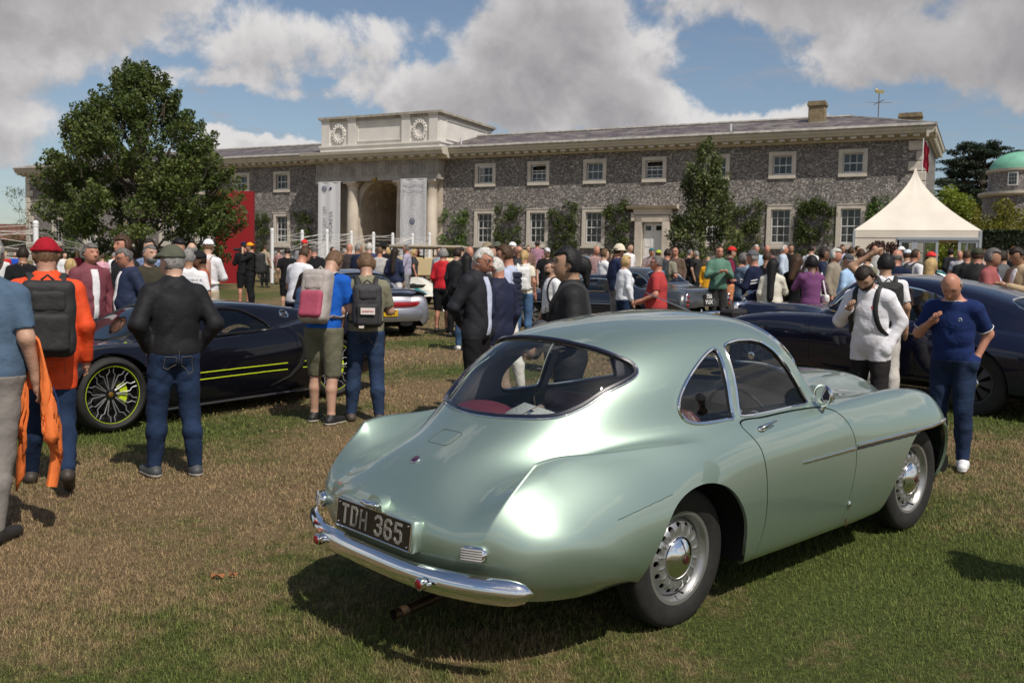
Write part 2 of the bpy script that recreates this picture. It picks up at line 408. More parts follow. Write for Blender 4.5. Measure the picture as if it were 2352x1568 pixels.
class CarSkin:
    def __init__(s, net, nu=220, nv=110, fit=2, fk=.8, warp=None):
        s.net = np.array(net, float); P = surf_net(s.net, nu, nv, fit, fk); s.P = P; S_, K = s.net.shape[:2]
        uu, vv = np.meshgrid(np.linspace(0, S_-1, nu), np.linspace(0, K-1, nv), indexing='ij')
        if warp is not None: P = warp(P, uu, vv); s.P = P
        s.V0 = np.concatenate([P.reshape(-1, 3), uu.reshape(-1, 1), vv.reshape(-1, 1)], 1); s.T0 = grid_tris(nu, nv)
        n = vnormals(s.V0, s.T0); 
        # the sheet must face outwards (y > 0 half)
        k = np.argmax(s.V0[:, 1]); 
        if n[k, 1] < 0: s.T0 = s.T0[:, ::-1]; n = -n
        s.N0 = n
    def side(s, sg):
        V = s.V0.copy(); V[:, 1] *= sg; T = s.T0 if sg > 0 else s.T0[:, ::-1]; return V, T
    def on_side(s, x, z, sg=1, off=0.):
        """outermost surface point at side position x, z"""
        V = s.V0; d = (V[:, 0]-x)**2+(V[:, 2]-z)**2+1e3*((s.N0[:, 1] < .15)); i = np.argsort(d)[:4]; w = 1/(d[i]+1e-7); w /= w.sum()
        p = (V[i, :3]*w[:, None]).sum(0); n = (s.N0[i]*w[:, None]).sum(0); n /= np.linalg.norm(n); p = p+n*off; p[0] = p[0]*.5+x*.5; p[2] = p[2]*.5+z*.5
        return p*[1, sg, 1], n*[1, sg, 1]
    def on_top(s, x, y, off=0.):
        V = s.V0; a = abs(y); d = (V[:, 0]-x)**2+(V[:, 1]-a)**2+1e3*(s.N0[:, 2] < .1); i = np.argsort(d)[:4]; w = 1/(d[i]+1e-7); w /= w.sum()
        p = (V[i, :3]*w[:, None]).sum(0); n = (s.N0[i]*w[:, None]).sum(0); n /= np.linalg.norm(n); sg = -1 if y < 0 else 1; p = p+n*off; p[0] = x+n[0]*off; p[1] = a+n[1]*off
        return p*[1, sg, 1], n*[1, sg, 1]
    def side_line(s, pts, sg=1, off=.002): return np.array([s.on_side(x, z, sg, off)[0] for x, z in pts])
def car_skin_parts(sk, root, paint, arches, windows, doors=(), extra_cut=None, lip=.018, gl=None, gap=.0028, body_name='body', glass_opts=None, trim=None, dome=None):
    """cut wheel arches, panes and doors out of the skin on both sides; returns dict of panes"""
    made = {}; bodyV = []; bodyT = []; n = 0
    for sg in (1, -1):
        V, T = sk.side(sg)
        for poly in arches:
            V, _, T = cut(V, T, np.where(V[:, 2] < 1.2, polysd(V[:, [0, 2]], poly), 1.))
        for (wn, space, poly, mname) in windows:
            if space == 'xz': f = np.where(np.abs(V[:, 1]) > .15, polysd(V[:, [0, 2]], poly), 1.)
            elif space == 'xy': f = np.where(V[:, 2] > .55, polysd(np.stack([V[:, 0], np.abs(V[:, 1])], 1), poly), 1.)
            elif space == 'uv': f = polysd(V[:, [3, 4]], poly)*.1
            V, Tg, T = cut(V, T, f)
            if len(Tg): made.setdefault(wn, []).append((compact(V, Tg), sg, mname, space))
        for (dn, poly) in doors:
            f = np.where(np.abs(V[:, 1]) > .15, polysd(V[:, [0, 2]], poly), 1.)
            V, Td, T = cut(V, T, f+gap); f2 = np.concatenate([f, np.full(len(V)-len(f), -gap)]) if len(V) > len(f) else f
            f = np.where(np.abs(V[:, 1]) > .15, polysd(V[:, [0, 2]], poly), 1.); V, _, T = cut(V, T, f-gap)
            if len(Td):
                v, t = compact(V, Td); v2, t2 = with_lip(v, t, lip); d = obj(dn, v2, t2, paint, root); made.setdefault(dn, []).append((d, sg))
        if extra_cut is not None: V, T = extra_cut(V, T, sg)
        v, t = compact(V, T); bodyV.append(v[:, :3]); bodyT.append(t+n); n += len(v)
    V = np.vstack(bodyV); T = np.vstack(bodyT)
    # weld the centre line
    key = np.round(V/2e-4).astype(np.int64); cen = np.abs(V[:, 1]) < 1e-6; key[~cen] = np.stack([np.arange((~cen).sum())+10**7]*3, 1)
    _, first, inv = np.unique(key, axis=0, return_index=True, return_inverse=True); V = V[first]; T = inv.ravel()[T]
    T = T[(T[:, 0] != T[:, 1]) & (T[:, 1] != T[:, 2]) & (T[:, 0] != T[:, 2])]
    v2, t2 = with_lip(V, T, lip); b = obj(body_name, v2, t2, paint, root); made['_body'] = b
    out = {'_body': b, '_V': V, '_T': T}
    for wn, lst in made.items():
        if wn == '_body': continue
        if isinstance(lst[0][0], tuple):
            if lst[0][3] in ('xy', 'uv'):     # joins across the centre line
                Vs = []; Ts = []; n = 0
                for (v, t), sg, mn, sp in lst: Vs.append(v[:, :3]); Ts.append(t+n); n += len(v)
                V = np.vstack(Vs); T = np.vstack(Ts); cen = np.abs(V[:, 1]) < 1e-6; key = np.round(V/2e-4).astype(np.int64); key[~cen] = np.stack([np.arange((~cen).sum())+10**7]*3, 1)
                _, first, inv = np.unique(key, axis=0, return_index=True, return_inverse=True); V = V[first]; T = inv.ravel()[T]
                N = vnormals(V, T); o = obj(wn, V-N*.006, T, lst[0][2], root); out[wn] = [(o, V, T, 0)]
            else:
                out[wn] = []
                for (v, t), sg, mn, sp in lst:
                    N = vnormals(v, t); o = obj(wn, v[:, :3]-N*.006, t, mn, root); out[wn].append((o, v, t, sg))
        else: out[wn] = lst
    return out
def tyre_lathe(R, r, w, tread=True):
    """profile (radius, offset) of a tyre R, rim r, width w"""
    h = w/2
    return [(r-.004, -h*.72), (r+.012, -h*.86), (r+(R-r)*.45, -h*1.0), (r+(R-r)*.8, -h*.93), (R-.006, -h*.78), (R, -h*.6), (R, -h*.32), (R-.008, -h*.30), (R-.008, -h*.26), (R, -h*.24), (R, -.008), (R-.008, -.006), (R-.008, .006), (R, .008),
            (R, h*.24), (R-.008, h*.26), (R-.008, h*.30), (R, h*.32), (R, h*.6), (R-.006, h*.78), (r+(R-r)*.8, h*.93), (r+(R-r)*.45, h*1.0), (r+.012, h*.86), (r-.004, h*.72)]
def wheel(root, loc, side, kind, R=.335, r=.215, w=.15, extra=None, n=48, steer=0.):
    """side -1: outer face towards -y"""
    wr = bpy.data.objects.new('wheel', None); link(wr, root); wr.location = loc; wr.rotation_euler = (0, 0, steer)
    def P(g, nm, m, ang=35):
        if side < 0:
            g.V = [v*[1, -1, 1] for v in g.V]; g.F = [f[::-1] for f in g.F]
        return g.build(nm, m, wr, smooth=True, angle=ang)
    g = G(); g.lathe(tyre_lathe(R, r, w), n, axis='y'); P(g, 'tyre', RUBBER, 50)
    h = w/2*.78
    if kind == 'steel_holes':     # ventilated disc wheel with a domed hub cap
        g = G(); g.lathe([(r-.006, -h*1.1), (r-.012, -h*.3), (r-.030, 0.), (r-.030, h*.55), (r-.018, h*.72), (r-.013, h*1.02), (r+.003, h*1.06), (r+.006, h*.98), (r+.001, h*.9)], n, axis='y')
        # disc with holes
        ro, ri, rc = r-.030, .088, r-.062; k = 16; hr = .0118
        def y_of(q): 
            t = (q-ri)/(ro-ri); return h*.35+.030+.016*math.sin(math.pi*min(1, max(0, t)))-.034*t*t
        for i in range(k):
            a0 = 2*math.pi*i/k; da = math.pi/k; ring = []; hole = []
            for j in range(16):
                a = 2*math.pi*j/16; ca, sa = math.cos(a), math.sin(a); mx = max(abs(ca), abs(sa)); u_, v_ = ca/mx, sa/mx
                rr = rc+(u_*(ro-rc) if u_ > 0 else u_*(rc-ri)); th = a0+v_*da; ring.append((rr*math.cos(th), y_of(rr), rr*math.sin(th)))
                rr2 = rc+hr*ca; th2 = a0+hr*1.35*sa/rc; hole.append((rr2*math.cos(th2), y_of(rr2), rr2*math.sin(th2)))
            hole2 = [(x*1.0, y-.012, z*1.0) for x, y, z in hole]
            mid = [tuple(.45*np.array(a)+.55*np.array(b)) for a, b in zip(ring, hole)]
            V = ring+mid+hole+hole2; F = []
            for q in range(3):
                for j in range(16): F.append((q*16+j, q*16+(j+1) % 16, q*16+16+(j+1) % 16, q*16+16+j))
            g.add(V, F)
        P(g, 'rim', SILVERP, 50)
        g = G(); g.lathe([(r-.032, -.01), (0.0, -.01)], n, axis='y'); P(g, 'brake_drum', DARKIN)
        g = G(); g.lathe([(.104, h*.35+.030), (.104, h*.35+.036), (.098, h*.35+.043), (.086, h*.35+.050), (.070, h*.35+.058), (.045, h*.35+.069), (.03, h*.35+.073), (.024, h*.35+.074), (0, h*.35+.0745)], n, axis='y'); hc = P(g, 'hub_cap', CHROME, 60)
        g = G(); g.lathe([(.022, h*.35+.074), (.0215, h*.35+.079), (.019, h*.35+.0815), (0, h*.35+.083)], 24, axis='y'); P(g, 'hub_badge', mat('maroon_enamel', (.05, .012, .012), .25, coat=.5))
        g = G(); g.cyl((0, h*.9, -.165), (0, h*.9+.03, -.165), .006, 8); P(g, 'valve', BLACKT)
    elif kind == 'spokes':        # modern forged wheel, many Y spokes
        lm, sm = extra[:2]
        g = G(); g.lathe([(r, -h), (r-.012, -h*.9), (r-.02, 0), (r-.014, h*.85), (r-.006, h*1.0), (r+.002, h*1.0)], n, axis='y'); P(g, 'rim', sm[0], 50)
        g = G(); g.lathe([(r+.000, h*1.0), (r+.000, h*1.04), (r+.0045, h*1.04), (r+.005, h*.98)], n, axis='y'); P(g, 'rim_stripe', lm, 50)
        g = G(); g.lathe([(.16, .0), (.16, .02), (.05, .02)], n, axis='y'); P(g, 'brake_disc', mat('brake_disc', (.05, .05, .05), .35, .8))
        g = G(); g.lathe([(r-.02, -.02), (0.0, -.02)], n, axis='y'); P(g, 'wheel_back', DARKIN)
        g = G(); g.prism([(.10*math.cos(a), .10*math.sin(a)) for a in math.pi+np.linspace(-.65, .65, 9)]+[(.175*math.cos(a), .175*math.sin(a)) for a in math.pi+np.linspace(.6, -.6, 9)], .02, .055); P(g, 'brake_caliper', lm, 30)
        ns = extra[2] if len(extra) > 2 else 10
        for i in range(ns):
            a = 2*math.pi*i/ns; g = G()
            for s_ in (-1, 1):
                a1 = a+s_*.055; a2 = a+s_*.085; a3 = a+s_*(math.pi/ns*.72); rr = r-.012; 
                pts = [(.045*math.cos(a1), h*.55, .045*math.sin(a1)), (rr*.45*math.cos(a2), h*.62, rr*.45*math.sin(a2)), (rr*.74*math.cos(a2), h*.72, rr*.74*math.sin(a2)), (rr*.84*math.cos(a3), h*.8, rr*.84*math.sin(a3)), (rr*math.cos(a3*1.0), h*.88, rr*math.sin(a3))]
                g.tube(pts, .0052, 5)
            P(g, 'spoke', sm[1], 50)
        g = G(); g.lathe([(.055, h*.45), (.055, h*.62), (.03, h*.66), (0, h*.66)], 24, axis='y'); P(g, 'hub_nut', sm[0], 50)
        g = G(); g.lathe([(.024, h*.665), (.02, h*.69), (0, h*.69)], 20, axis='y'); P(g, 'hub_badge', mat('gold_badge', (.35, .2, .04), .3, .6))
    else:                         # plain slotted alloy / steel wheel
        cm = extra or SILVERP
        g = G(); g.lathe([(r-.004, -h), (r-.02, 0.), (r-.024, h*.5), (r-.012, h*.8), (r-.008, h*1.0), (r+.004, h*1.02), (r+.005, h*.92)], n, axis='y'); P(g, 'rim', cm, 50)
        g = G(); g.lathe([(r-.03, -.01), (0.0, -.01)], n, axis='y'); P(g, 'brake_drum', DARKIN)
        for i in range(8):
            a = 2*math.pi*i/8; g = G()
            da = .22; V = []
            for rr, d, y in ((.03, .36, h*.75), (r*.45, .24, h*.72), (r-.022, .26, h*.4)):
                for sg in (-1, 1): V.append((rr*math.cos(a+sg*d), y, rr*math.sin(a+sg*d)))
            V += [(x, y-.02, z) for x, y, z in V]; F = [(0, 1, 3, 2), (2, 3, 5, 4), (0, 2, 8, 6), (2, 4, 10, 8), (1, 7, 9, 3), (3, 9, 11, 5)]; g.add(V, [f[::-1] for f in F]); P(g, 'spoke', cm)
        g = G(); g.lathe([(.06, h*.7), (.055, h*.85), (.03, h*.92), (0, h*.94)], 20, axis='y'); P(g, 'hub_cap', CHROME, 60)
    return wr
def car_root(name, label, px_a, px_b, halfw, group=None, cat='car', O=None, u=None):
    """px_a, px_b: where the near-side rear and front tyres touch the ground; halfw: signed y of that side"""
    n = np.array([-.0098, -.0374, 1.]); n /= np.linalg.norm(n)
    if O is None:
        A = gp(*px_a); B = gp(*px_b); u = (B-A)/np.linalg.norm(B-A); l = np.cross(n, u); O = A-l*halfw; wb = np.linalg.norm(B-A)
    else:
        u = np.array([u[0], u[1], 0.]); u -= (u@n)*n; u /= np.linalg.norm(u); l = np.cross(n, u); wb = None
    r = bpy.data.objects.new(name, None); link(r); r.matrix_world = frame(O, u, l, n); tag(r, label, cat, group); return r, wb
# ---------------------------------------------------------------- the pale green fastback coupe
def hero():
    root, wb = car_root('parked_car', 'pale metallic green vintage fastback coupe with small tail fins, nearest the camera on the lawn', (1530, 1454), (2094, 1216), -.745, 'show cars parked on the lawn')
    # rows run from under the tail over the car to the nose; columns from sill to roof centre
    def row(pts): return pts
    X = lambda x, yz: [(x, y, z) for y, z in yz]
    net = [
     [(-.34,.72,.31),(-.55,.74,.32),(-.79,.70,.34),(-.90,.61,.35),(-.955,.52,.355),(-1.0,.44,.355),(-1.03,.36,.35),(-1.05,.29,.35),(-1.06,.21,.35),(-1.065,.14,.35),(-1.07,.07,.35),(-1.07,0,.35)],
     [(-.31,.79,.335),(-.55,.815,.39),(-.83,.765,.45),(-.955,.665,.485),(-1.02,.565,.50),(-1.055,.47,.50),(-1.075,.385,.50),(-1.09,.30,.50),(-1.10,.22,.50),(-1.105,.145,.50),(-1.11,.07,.50),(-1.11,0,.50)],
     [(-.28,.80,.325),(-.48,.85,.45),(-.76,.81,.585),(-.905,.69,.655),(-.975,.61,.685),(-1.015,.505,.665),(-1.05,.41,.655),(-1.065,.32,.66),(-1.075,.235,.665),(-1.08,.15,.67),(-1.085,.075,.67),(-1.085,0,.67)],
     [(-.22,.80,.31),(-.38,.862,.46),(-.58,.822,.63),(-.69,.705,.765),(-.735,.612,.852),(-.81,.50,.785),(-.86,.41,.775),(-.885,.31,.80),(-.90,.22,.82),(-.905,.145,.828),(-.91,.07,.83),(-.91,0,.83)],
     [(-.15,.79,.29),(-.22,.866,.45),(-.33,.85,.645),(-.42,.75,.80),(-.47,.645,.868),(-.57,.525,.82),(-.63,.43,.83),(-.67,.34,.868),(-.70,.25,.900),(-.71,.165,.915),(-.715,.08,.922),(-.715,0,.925)],
     [(-.02,.78,.26),(-.03,.862,.42),(-.08,.866,.62),(-.15,.782,.80),(-.20,.69,.877),(-.31,.585,.885),(-.39,.50,.925),(-.455,.41,.975),(-.49,.31,1.01),(-.505,.21,1.03),(-.51,.1,1.04),(-.51,0,1.04)],
     [(.2,.76,.22),(.2,.84,.34),(.18,.866,.58),(.12,.82,.78),(.05,.735,.885),(-.04,.65,.925),(-.12,.585,1.0),(-.19,.515,1.085),(-.25,.42,1.155),(-.285,.30,1.20),(-.30,.15,1.225),(-.30,0,1.23)],
     [(.42,.76,.21),(.42,.82,.30),(.4,.855,.54),(.36,.83,.77),(.30,.76,.888),(.22,.695,.94),(.15,.645,1.02),(.08,.595,1.13),(.01,.50,1.235),(-.04,.36,1.31),(-.06,.18,1.345),(-.06,0,1.355)],
     [(.66,.75,.205),(.66,.805,.28),(.65,.845,.5),(.62,.835,.75),(.58,.775,.89),(.53,.715,.945),(.48,.68,1.01),(.43,.64,1.13),(.38,.555,1.265),(.34,.40,1.37),(.32,.2,1.412),(.32,0,1.425)],
     [(.95,.745,.20),(.95,.80,.27),(.95,.84,.5),(.94,.835,.75),(.92,.775,.895),(.9,.715,.945),(.88,.685,1.01),(.85,.648,1.13),(.81,.575,1.275),(.77,.42,1.39),(.75,.21,1.432),(.75,0,1.442)],
     [(1.25,.745,.20),(1.25,.80,.27),(1.25,.84,.5),(1.25,.835,.75),(1.24,.78,.90),(1.22,.72,.945),(1.2,.69,1.0),(1.16,.66,1.12),(1.12,.59,1.265),(1.11,.44,1.365),(1.13,.22,1.41),(1.14,0,1.42)],
     [(1.45,.745,.20),(1.45,.80,.27),(1.45,.84,.5),(1.45,.835,.75),(1.43,.78,.90),(1.4,.725,.94),(1.36,.695,.97),(1.31,.668,1.04),(1.28,.62,1.13),(1.33,.47,1.22),(1.38,.24,1.26),(1.4,0,1.27)],
     [(1.6,.745,.20),(1.6,.80,.27),(1.6,.84,.5),(1.6,.83,.74),(1.58,.775,.895),(1.54,.715,.93),(1.5,.68,.94),(1.47,.645,.958),(1.47,.585,.985),(1.54,.44,1.03),(1.62,.23,1.06),(1.64,0,1.068)],
     [(1.85,.745,.20),(1.85,.80,.27),(1.85,.845,.5),(1.85,.832,.74),(1.84,.765,.905),(1.83,.69,.935),(1.81,.61,.93),(1.8,.54,.935),(1.8,.46,.955),(1.81,.34,.99),(1.83,.18,1.015),(1.83,0,1.02)],
     [(2.3,.74,.21),(2.3,.80,.28),(2.3,.85,.5),(2.3,.835,.74),(2.3,.75,.912),(2.3,.65,.93),(2.28,.54,.89),(2.27,.46,.885),(2.26,.38,.92),(2.26,.28,.965),(2.26,.15,.99),(2.26,0,.995)],
     [(2.7,.72,.22),(2.7,.78,.3),(2.7,.83,.5),(2.7,.81,.72),(2.68,.71,.878),(2.66,.61,.872),(2.65,.50,.83),(2.65,.42,.83),(2.65,.34,.87),(2.66,.26,.925),(2.67,.14,.955),(2.67,0,.96)],
     [(2.9,.68,.24),(2.92,.73,.32),(2.94,.77,.5),(2.94,.74,.68),(2.92,.65,.80),(2.9,.56,.79),(2.88,.46,.75),(2.88,.38,.76),(2.88,.31,.80),(2.9,.24,.85),(2.92,.13,.88),(2.92,0,.89)],
     [(2.98,.6,.26),(3.02,.64,.34),(3.07,.66,.5),(3.08,.62,.60),(3.08,.55,.66),(3.08,.48,.66),(3.07,.4,.64),(3.08,.32,.66),(3.09,.26,.70),(3.1,.2,.73),(3.12,.11,.75),(3.12,0,.75)],
     [(2.96,.5,.26),(3.0,.5,.3),(3.06,.48,.38),(3.09,.44,.42),(3.1,.39,.44),(3.1,.34,.44),(3.1,.29,.44),(3.11,.24,.44),(3.12,.19,.44),(3.13,.13,.44),(3.14,.07,.44),(3.14,0,.44)]]
    paint = mat('pale_green_metallic', (.335, .435, .365), .45, .8, 1.0, .5)
    paint.node_tree.nodes['Principled BSDF'].inputs['Coat IOR'].default_value = 1.95
    def fins(P, uu, vv):
        A = np.where(uu > 3, .062*np.clip(1-(uu-3)/3.8, 0, 1)**1.15, .062*np.exp(-(3-uu)/.6)); w = np.exp(-np.abs(vv-4)/.26); k = np.clip((3.-uu)/1.2, 0, 1)
        P = P.copy(); P[..., 2] += A*w*(1-.75*k); P[..., 1] += A*w*.25; P[..., 0] -= A*w*(.5*np.exp(-np.abs(uu-3)/.5)+.45*k); return P
    sk = CarSkin(net, 300, 150, 3, .9, warp=fins)
    gls = glass('car_glass', (.90, .92, .91))
    arch_r = smooth_poly([(-.30, .05), (-.295, .33), (-.23, .50), (-.09, .655), (.12, .715), (.32, .665), (.46, .52), (.515, .34), (.53, .05)], 6)
    arch_f = smooth_poly([(1.96, .05), (2.01, .26), (2.10, .44), (2.21, .60), (2.34, .682), (2.55, .690), (2.74, .685), (2.86, .62), (2.905, .48), (2.90, .3), (2.86, .05)], 6)
    win_d = [(.605, .958), (.622, 1.07), (.636, 1.18), (.655, 1.295), (.70, 1.308), (.80, 1.318), (.90, 1.315), (.985, 1.298), (1.045, 1.255), (1.10, 1.185), (1.17, 1.085), (1.235, .985), (1.25, .957), (1.1, .955), (.9, .952), (.7, .952)]
    win_q = smooth_poly([(.545, .958), (.56, 1.06), (.575, 1.17), (.592, 1.275), (.575, 1.288), (.50, 1.27), (.385, 1.222), (.27, 1.155), (.195, 1.085), (.178, 1.03), (.20, .982), (.27, .958), (.40, .953), (.50, .954)], 5)
    win_r = smooth_poly([(-.105, -.12), (-.108, 0), (-.105, .12), (-.095, .24), (-.06, .36), (-.02, .44), (.01, .487), (.0, .52), (-.08, .515), (-.19, .485), (-.30, .45), (-.40, .395), (-.475, .31), (-.53, .19), (-.552, .07), (-.552, -.07), (-.53, -.19)], 5)
    ws = smooth_poly([(10.2, 12), (10.2, 10), (10.22, 9), (10.35, 8.45), (10.7, 8.3), (11.3, 8.3), (11.75, 8.45), (11.82, 9), (11.8, 10), (11.8, 12)], 5)
    door = smooth_poly([(.565, .93), (.63, .80), (.655, .6), (.66, .4), (.63, .225), (.615, .17), (.9, .17), (1.2, .17), (1.475, .17), (1.495, .24), (1.54, .45), (1.565, .62), (1.55, .76), (1.47, .87), (1.34, .928), (1.1, .939), (.8, .937)], 5)
    parts = car_skin_parts(sk, root, paint, [arch_r, arch_f],
        [('door_window', 'xz', win_d, gls), ('quarter_window', 'xz', win_q, gls), ('rear_window', 'xy', win_r, gls), ('windscreen', 'uv', ws, gls)], [('door', door)], gap=.0036)
    for k, r_, filt in (('door_window', .007, None), ('quarter_window', .0085, None), ('windscreen', .009, None)):
        for (o, V, T, sg) in parts.get(k, []):
            edge_trim('window_trim', V, T, r_, CHROME, o, .003)
            edge_trim('window_seal', V-np.pad(vnormals(V, T)*.006, ((0, 0), (0, V.shape[1]-3))), T, r_*1.25, BLACKT, o, -.004)
    for (o, V, T, sg) in parts['rear_window']:
        edge_trim('window_seal', V, T, .0125, mat('blue_black_rubber', (.01, .012, .025), .25, coat=.3), o, .001)
        # bright outer bead follows a slightly larger line
        E = bound_edges(T); lp = loops_from(E)[0]; P = V[lp, :3]; N = vnormals(V, T)[lp]; tg = np.roll(P, -1, 0)-np.roll(P, 1, 0); tg /= np.linalg.norm(tg, axis=1)[:, None]
        outw = np.cross(tg, N); c = P.mean(0); sgn = np.sign(((P-c)*outw).sum(1).mean()); Q = P+outw*sgn*.013+N*.004
        g = G(); g.tube(Q, .0042, 6, closed=True); g.build('window_trim', CHROME, o, smooth=True)
    # cabin lining just inside the skin
    for sg in (1, -1):
        V, T = sk.side(sg)
        keep = (V[:, 2] > .80) & (V[:, 0] > -.55) & (V[:, 0] < 1.62) & (V[:, 4] > 4.9); T = T[keep[T].all(1)]
        for (wn, sp, poly) in (('a', 'xz', win_d), ('b', 'xz', win_q)):
            V, _, T = cut(V, T, np.where(np.abs(V[:, 1]) > .15, polysd(V[:, [0, 2]], poly), 1.)-.004)
        V, _, T = cut(V, T, polysd(np.stack([V[:, 0], np.abs(V[:, 1])], 1), win_r)-.004)
        V, _, T = cut(V, T, polysd(V[:, [3, 4]], ws)*.1-.001)
        V, T = compact(V, T); N = vnormals(V, T); obj('headlining', V[:, :3]-N*.022, T, mat('grey_headlining', (.23, .22, .25), .9, var=.1, vscale=3), root)
    # floor, wells and chassis underneath
    g = G(); g.box((1.45, 0, .27), (3.0, 1.3, .06)); g.box((.1, 0, .45), (.95, 1.02, .3)); g.box((-.6, 0, .43), (.7, 1.1, .16)); g.box((-.52, 0, .39), (.84, 1.2, .03)); g.box((2.5, 0, .5), (.9, 1.0, .42)); g.build('chassis', WELL, root)
    for sg in (1, -1):
        for cx, a0, a1, top in ((.11, -.32, .54, .73), (2.45, 1.96, 2.93, .70)):
            g = G(); pl = [(a0, .30), (a0-.01, .45), (a0+.12, top-.06), (cx, top), (a1-.12, top-.06), (a1+.01, .45), (a1, .24)]
            n = len(pl); V = [(x, sg*(.80 if cx < 1 else .70), z) for x, z in pl]+[(x, sg*.50, z) for x, z in pl]; F = [(i, i+1, n+i+1, n+i) for i in range(n-1)]+[tuple(range(n, 2*n))]; g.add(V, F); g.build('wheel_well', WELL, root)
    # wheels
    for x in (.115, 2.52):
        for sg in (-1, 1): wheel(root, (x, sg*.665, .335), sg, 'steel_holes', .336, .222, .158, n=64)
    # sills' inner floor and interior
    red = mat('oxblood_leather', (.09, .018, .014), .42, var=.25, vscale=9, bump=.2); navy = mat('dark_blue_trim', (.012, .013, .03), .6)
    g = G(); g.box((-.10, 0, .90), (.60, .84, .03), bev=.01); g.box((-.40, 0, .90), (.2, .6, .03)); g.box((.22, 0, .78), (.05, 1.1, .24)); g.build('parcel_shelf', navy, root)
    for sy in (-.33, .33):
        st = bpy.data.objects.new('seat', None); link(st, root); st.location = (.78, sy, .3)
        g = G(); g.box((.02, 0, .13), (.50, .48, .16), bev=.05); g.build('seat_cushion', red, st, smooth=True)
        g = G(); g.box((0, 0, 0), (.14, .47, .56), bev=.06); g.xf(Matrix.Translation((-.26, 0, .40)) @ Matrix.Rotation(math.radians(-14), 4, 'Y')); g.build('seat_back', red, st, smooth=True)
    g = G(); g.box((.36, 0, .62), (.14, 1.1, .42), bev=.05); g.build('rear_seat', navy, root, smooth=True)
    g = G(); g.prism([(1.38, .55), (1.36, .86), (1.42, .925), (1.62, .96), (1.66, .55)], -.66, .66); g.build('dashboard', mat('black_dash', (.014, .013, .013), .45, var=.4), root)
    g = G()
    for yy in (-.42, -.3, -.18): g.lathe([(.0, .0), (.045, .0), (.05, .006), (.045, .012)], 20, c=(1.352, yy, .80), axis='x')
    g.build('gauges', mat('gauge_face', (.25, .25, .27), .2, .3), root)
    g = G(); th = np.linspace(0, 2*math.pi, 41)[:-1]; C = np.array([1.16, -.33, .83]); e1 = np.array([0, 1., 0]); e2 = np.array([-.42, 0, .907])
    g.tube([C+.205*(math.cos(a)*e1+math.sin(a)*e2) for a in th], .0095, 8, closed=True)
    for a in (math.pi/2, math.pi*7/6, -math.pi/6): g.cyl(C+np.array([.05, 0, .02]), C+.2*(math.cos(a)*e1+math.sin(a)*e2), .006, 6)
    g.cyl(C+np.array([.04, 0, .02]), C+np.array([.3, 0, -.16]), .022, 10); g.build('steering_wheel', mat('black_bakelite', (.01, .01, .01), .2, coat=.4), root, smooth=True)
    # rear bumper
    ys = np.linspace(-.80, .80, 61); pts = []
    for y in ys:
        a = abs(y)/.80; pts.append((-1.135+.21*a**3.2, y, .425+.006*a**2))
    pts = np.array(pts); prof = [(.0, -.056), (-.020, -.052), (-.036, -.038), (-.044, -.018), (-.045, .004), (-.041, .024), (-.030, .043), (-.012, .055), (.0, .057), (.004, .04), (.004, -.04)]
    V = []; m_ = len(prof); tx = np.gradient(pts, axis=0); tx /= np.linalg.norm(tx, axis=1)[:, None]
    for i, p in enumerate(pts):
        nrm = np.array([tx[i][1], -tx[i][0], 0]); nrm = nrm if nrm[0] > 0 else -nrm; e = min(1, min(i, 60-i)/4.+.0); sc = math.sqrt(max(0, 1-(1-e)**2))*.92+.08
        for a, b in prof: V.append(p+nrm*a*sc+np.array([0, 0, b*sc]))
    F = [(i*m_+j, i*m_+(j+1) % m_, (i+1)*m_+(j+1) % m_, (i+1)*m_+j) for i in range(60) for j in range(m_)]+[tuple(range(m_))[::-1], tuple(60*m_+j for j in range(m_))]
    bp = G().add(V, F).build('rear_bumper', CHROME, root, smooth=True, angle=60)
    redl = mat('red_reflector', (.20, .004, .008), .15, coat=1.)
    for sg in (-1, 1):
        g = G(); g.lathe([(0.024, .0), (.027, -.01), (.027, -.03), (.022, -.034)], 24, c=(-1.158, sg*.395, .425), axis='x'); g.cyl((-1.16, sg*.395-.04, .43), (-1.185, sg*.395-.04, .43), .011, 10); r_ = g.build('rear_reflector', CHROME, bp, smooth=True)
        g = G(); g.lathe([(0.022, -.032), (.018, -.038), (0, -.041)], 24, c=(-1.158, sg*.395, .425), axis='x'); g.build('reflector_lens', redl, bp, smooth=True)
        # tail lamps: ribbed lenses in chrome bezels
        p, n = np.array([-1.05, sg*.575, .565]), None
        tl = bpy.data.objects.new('tail_lamp', None); link(tl, root); tl.location = p; tl.rotation_euler = (0, math.radians(8), -sg*math.radians(26))
        g = G(); g.box((.01, 0, 0), (.05, .118, .062), bev=.018); g.build('lamp_bezel', CHROME, tl, smooth=True, angle=70)
        g = G()
        for k in range(5): g.tube([(-.014, -.046, -.020+k*.010), (-.018, -.03, -.020+k*.010), (-.018, .03, -.020+k*.010), (-.014, .046, -.020+k*.010)], .0062, 6)
        g.build('lamp_lens', mat('clear_ribbed_lens', (.42, .40, .37), .12, .35, coat=1.), tl, smooth=True)
    # number plate on its painted plinth, with the lamp and handle above
    xs = -1.128; tilt = Matrix.Translation((xs, 0, .582)) @ Matrix.Rotation(math.radians(7), 4, 'Y')
    g = G(); g.box((.03, 0, 0), (.085, .585, .142), bev=.012); g.prism([(-.055, .065), (.06, .065), (.05, .105), (.028, .122), (-.024, .122), (-.045, .105)], -.012, .07, 'yz'); g.xf(tilt); pl = g.build('plate_plinth', paint, root, smooth=True, angle=50)
    g = G(); g.box((-.0135, 0, 0), (.006, .562, .122)); g.xf(tilt); np_ = g.build('number_plate', mat('black_number_plate', (.008, .008, .008), .25, coat=.3), pl)
    g = G()
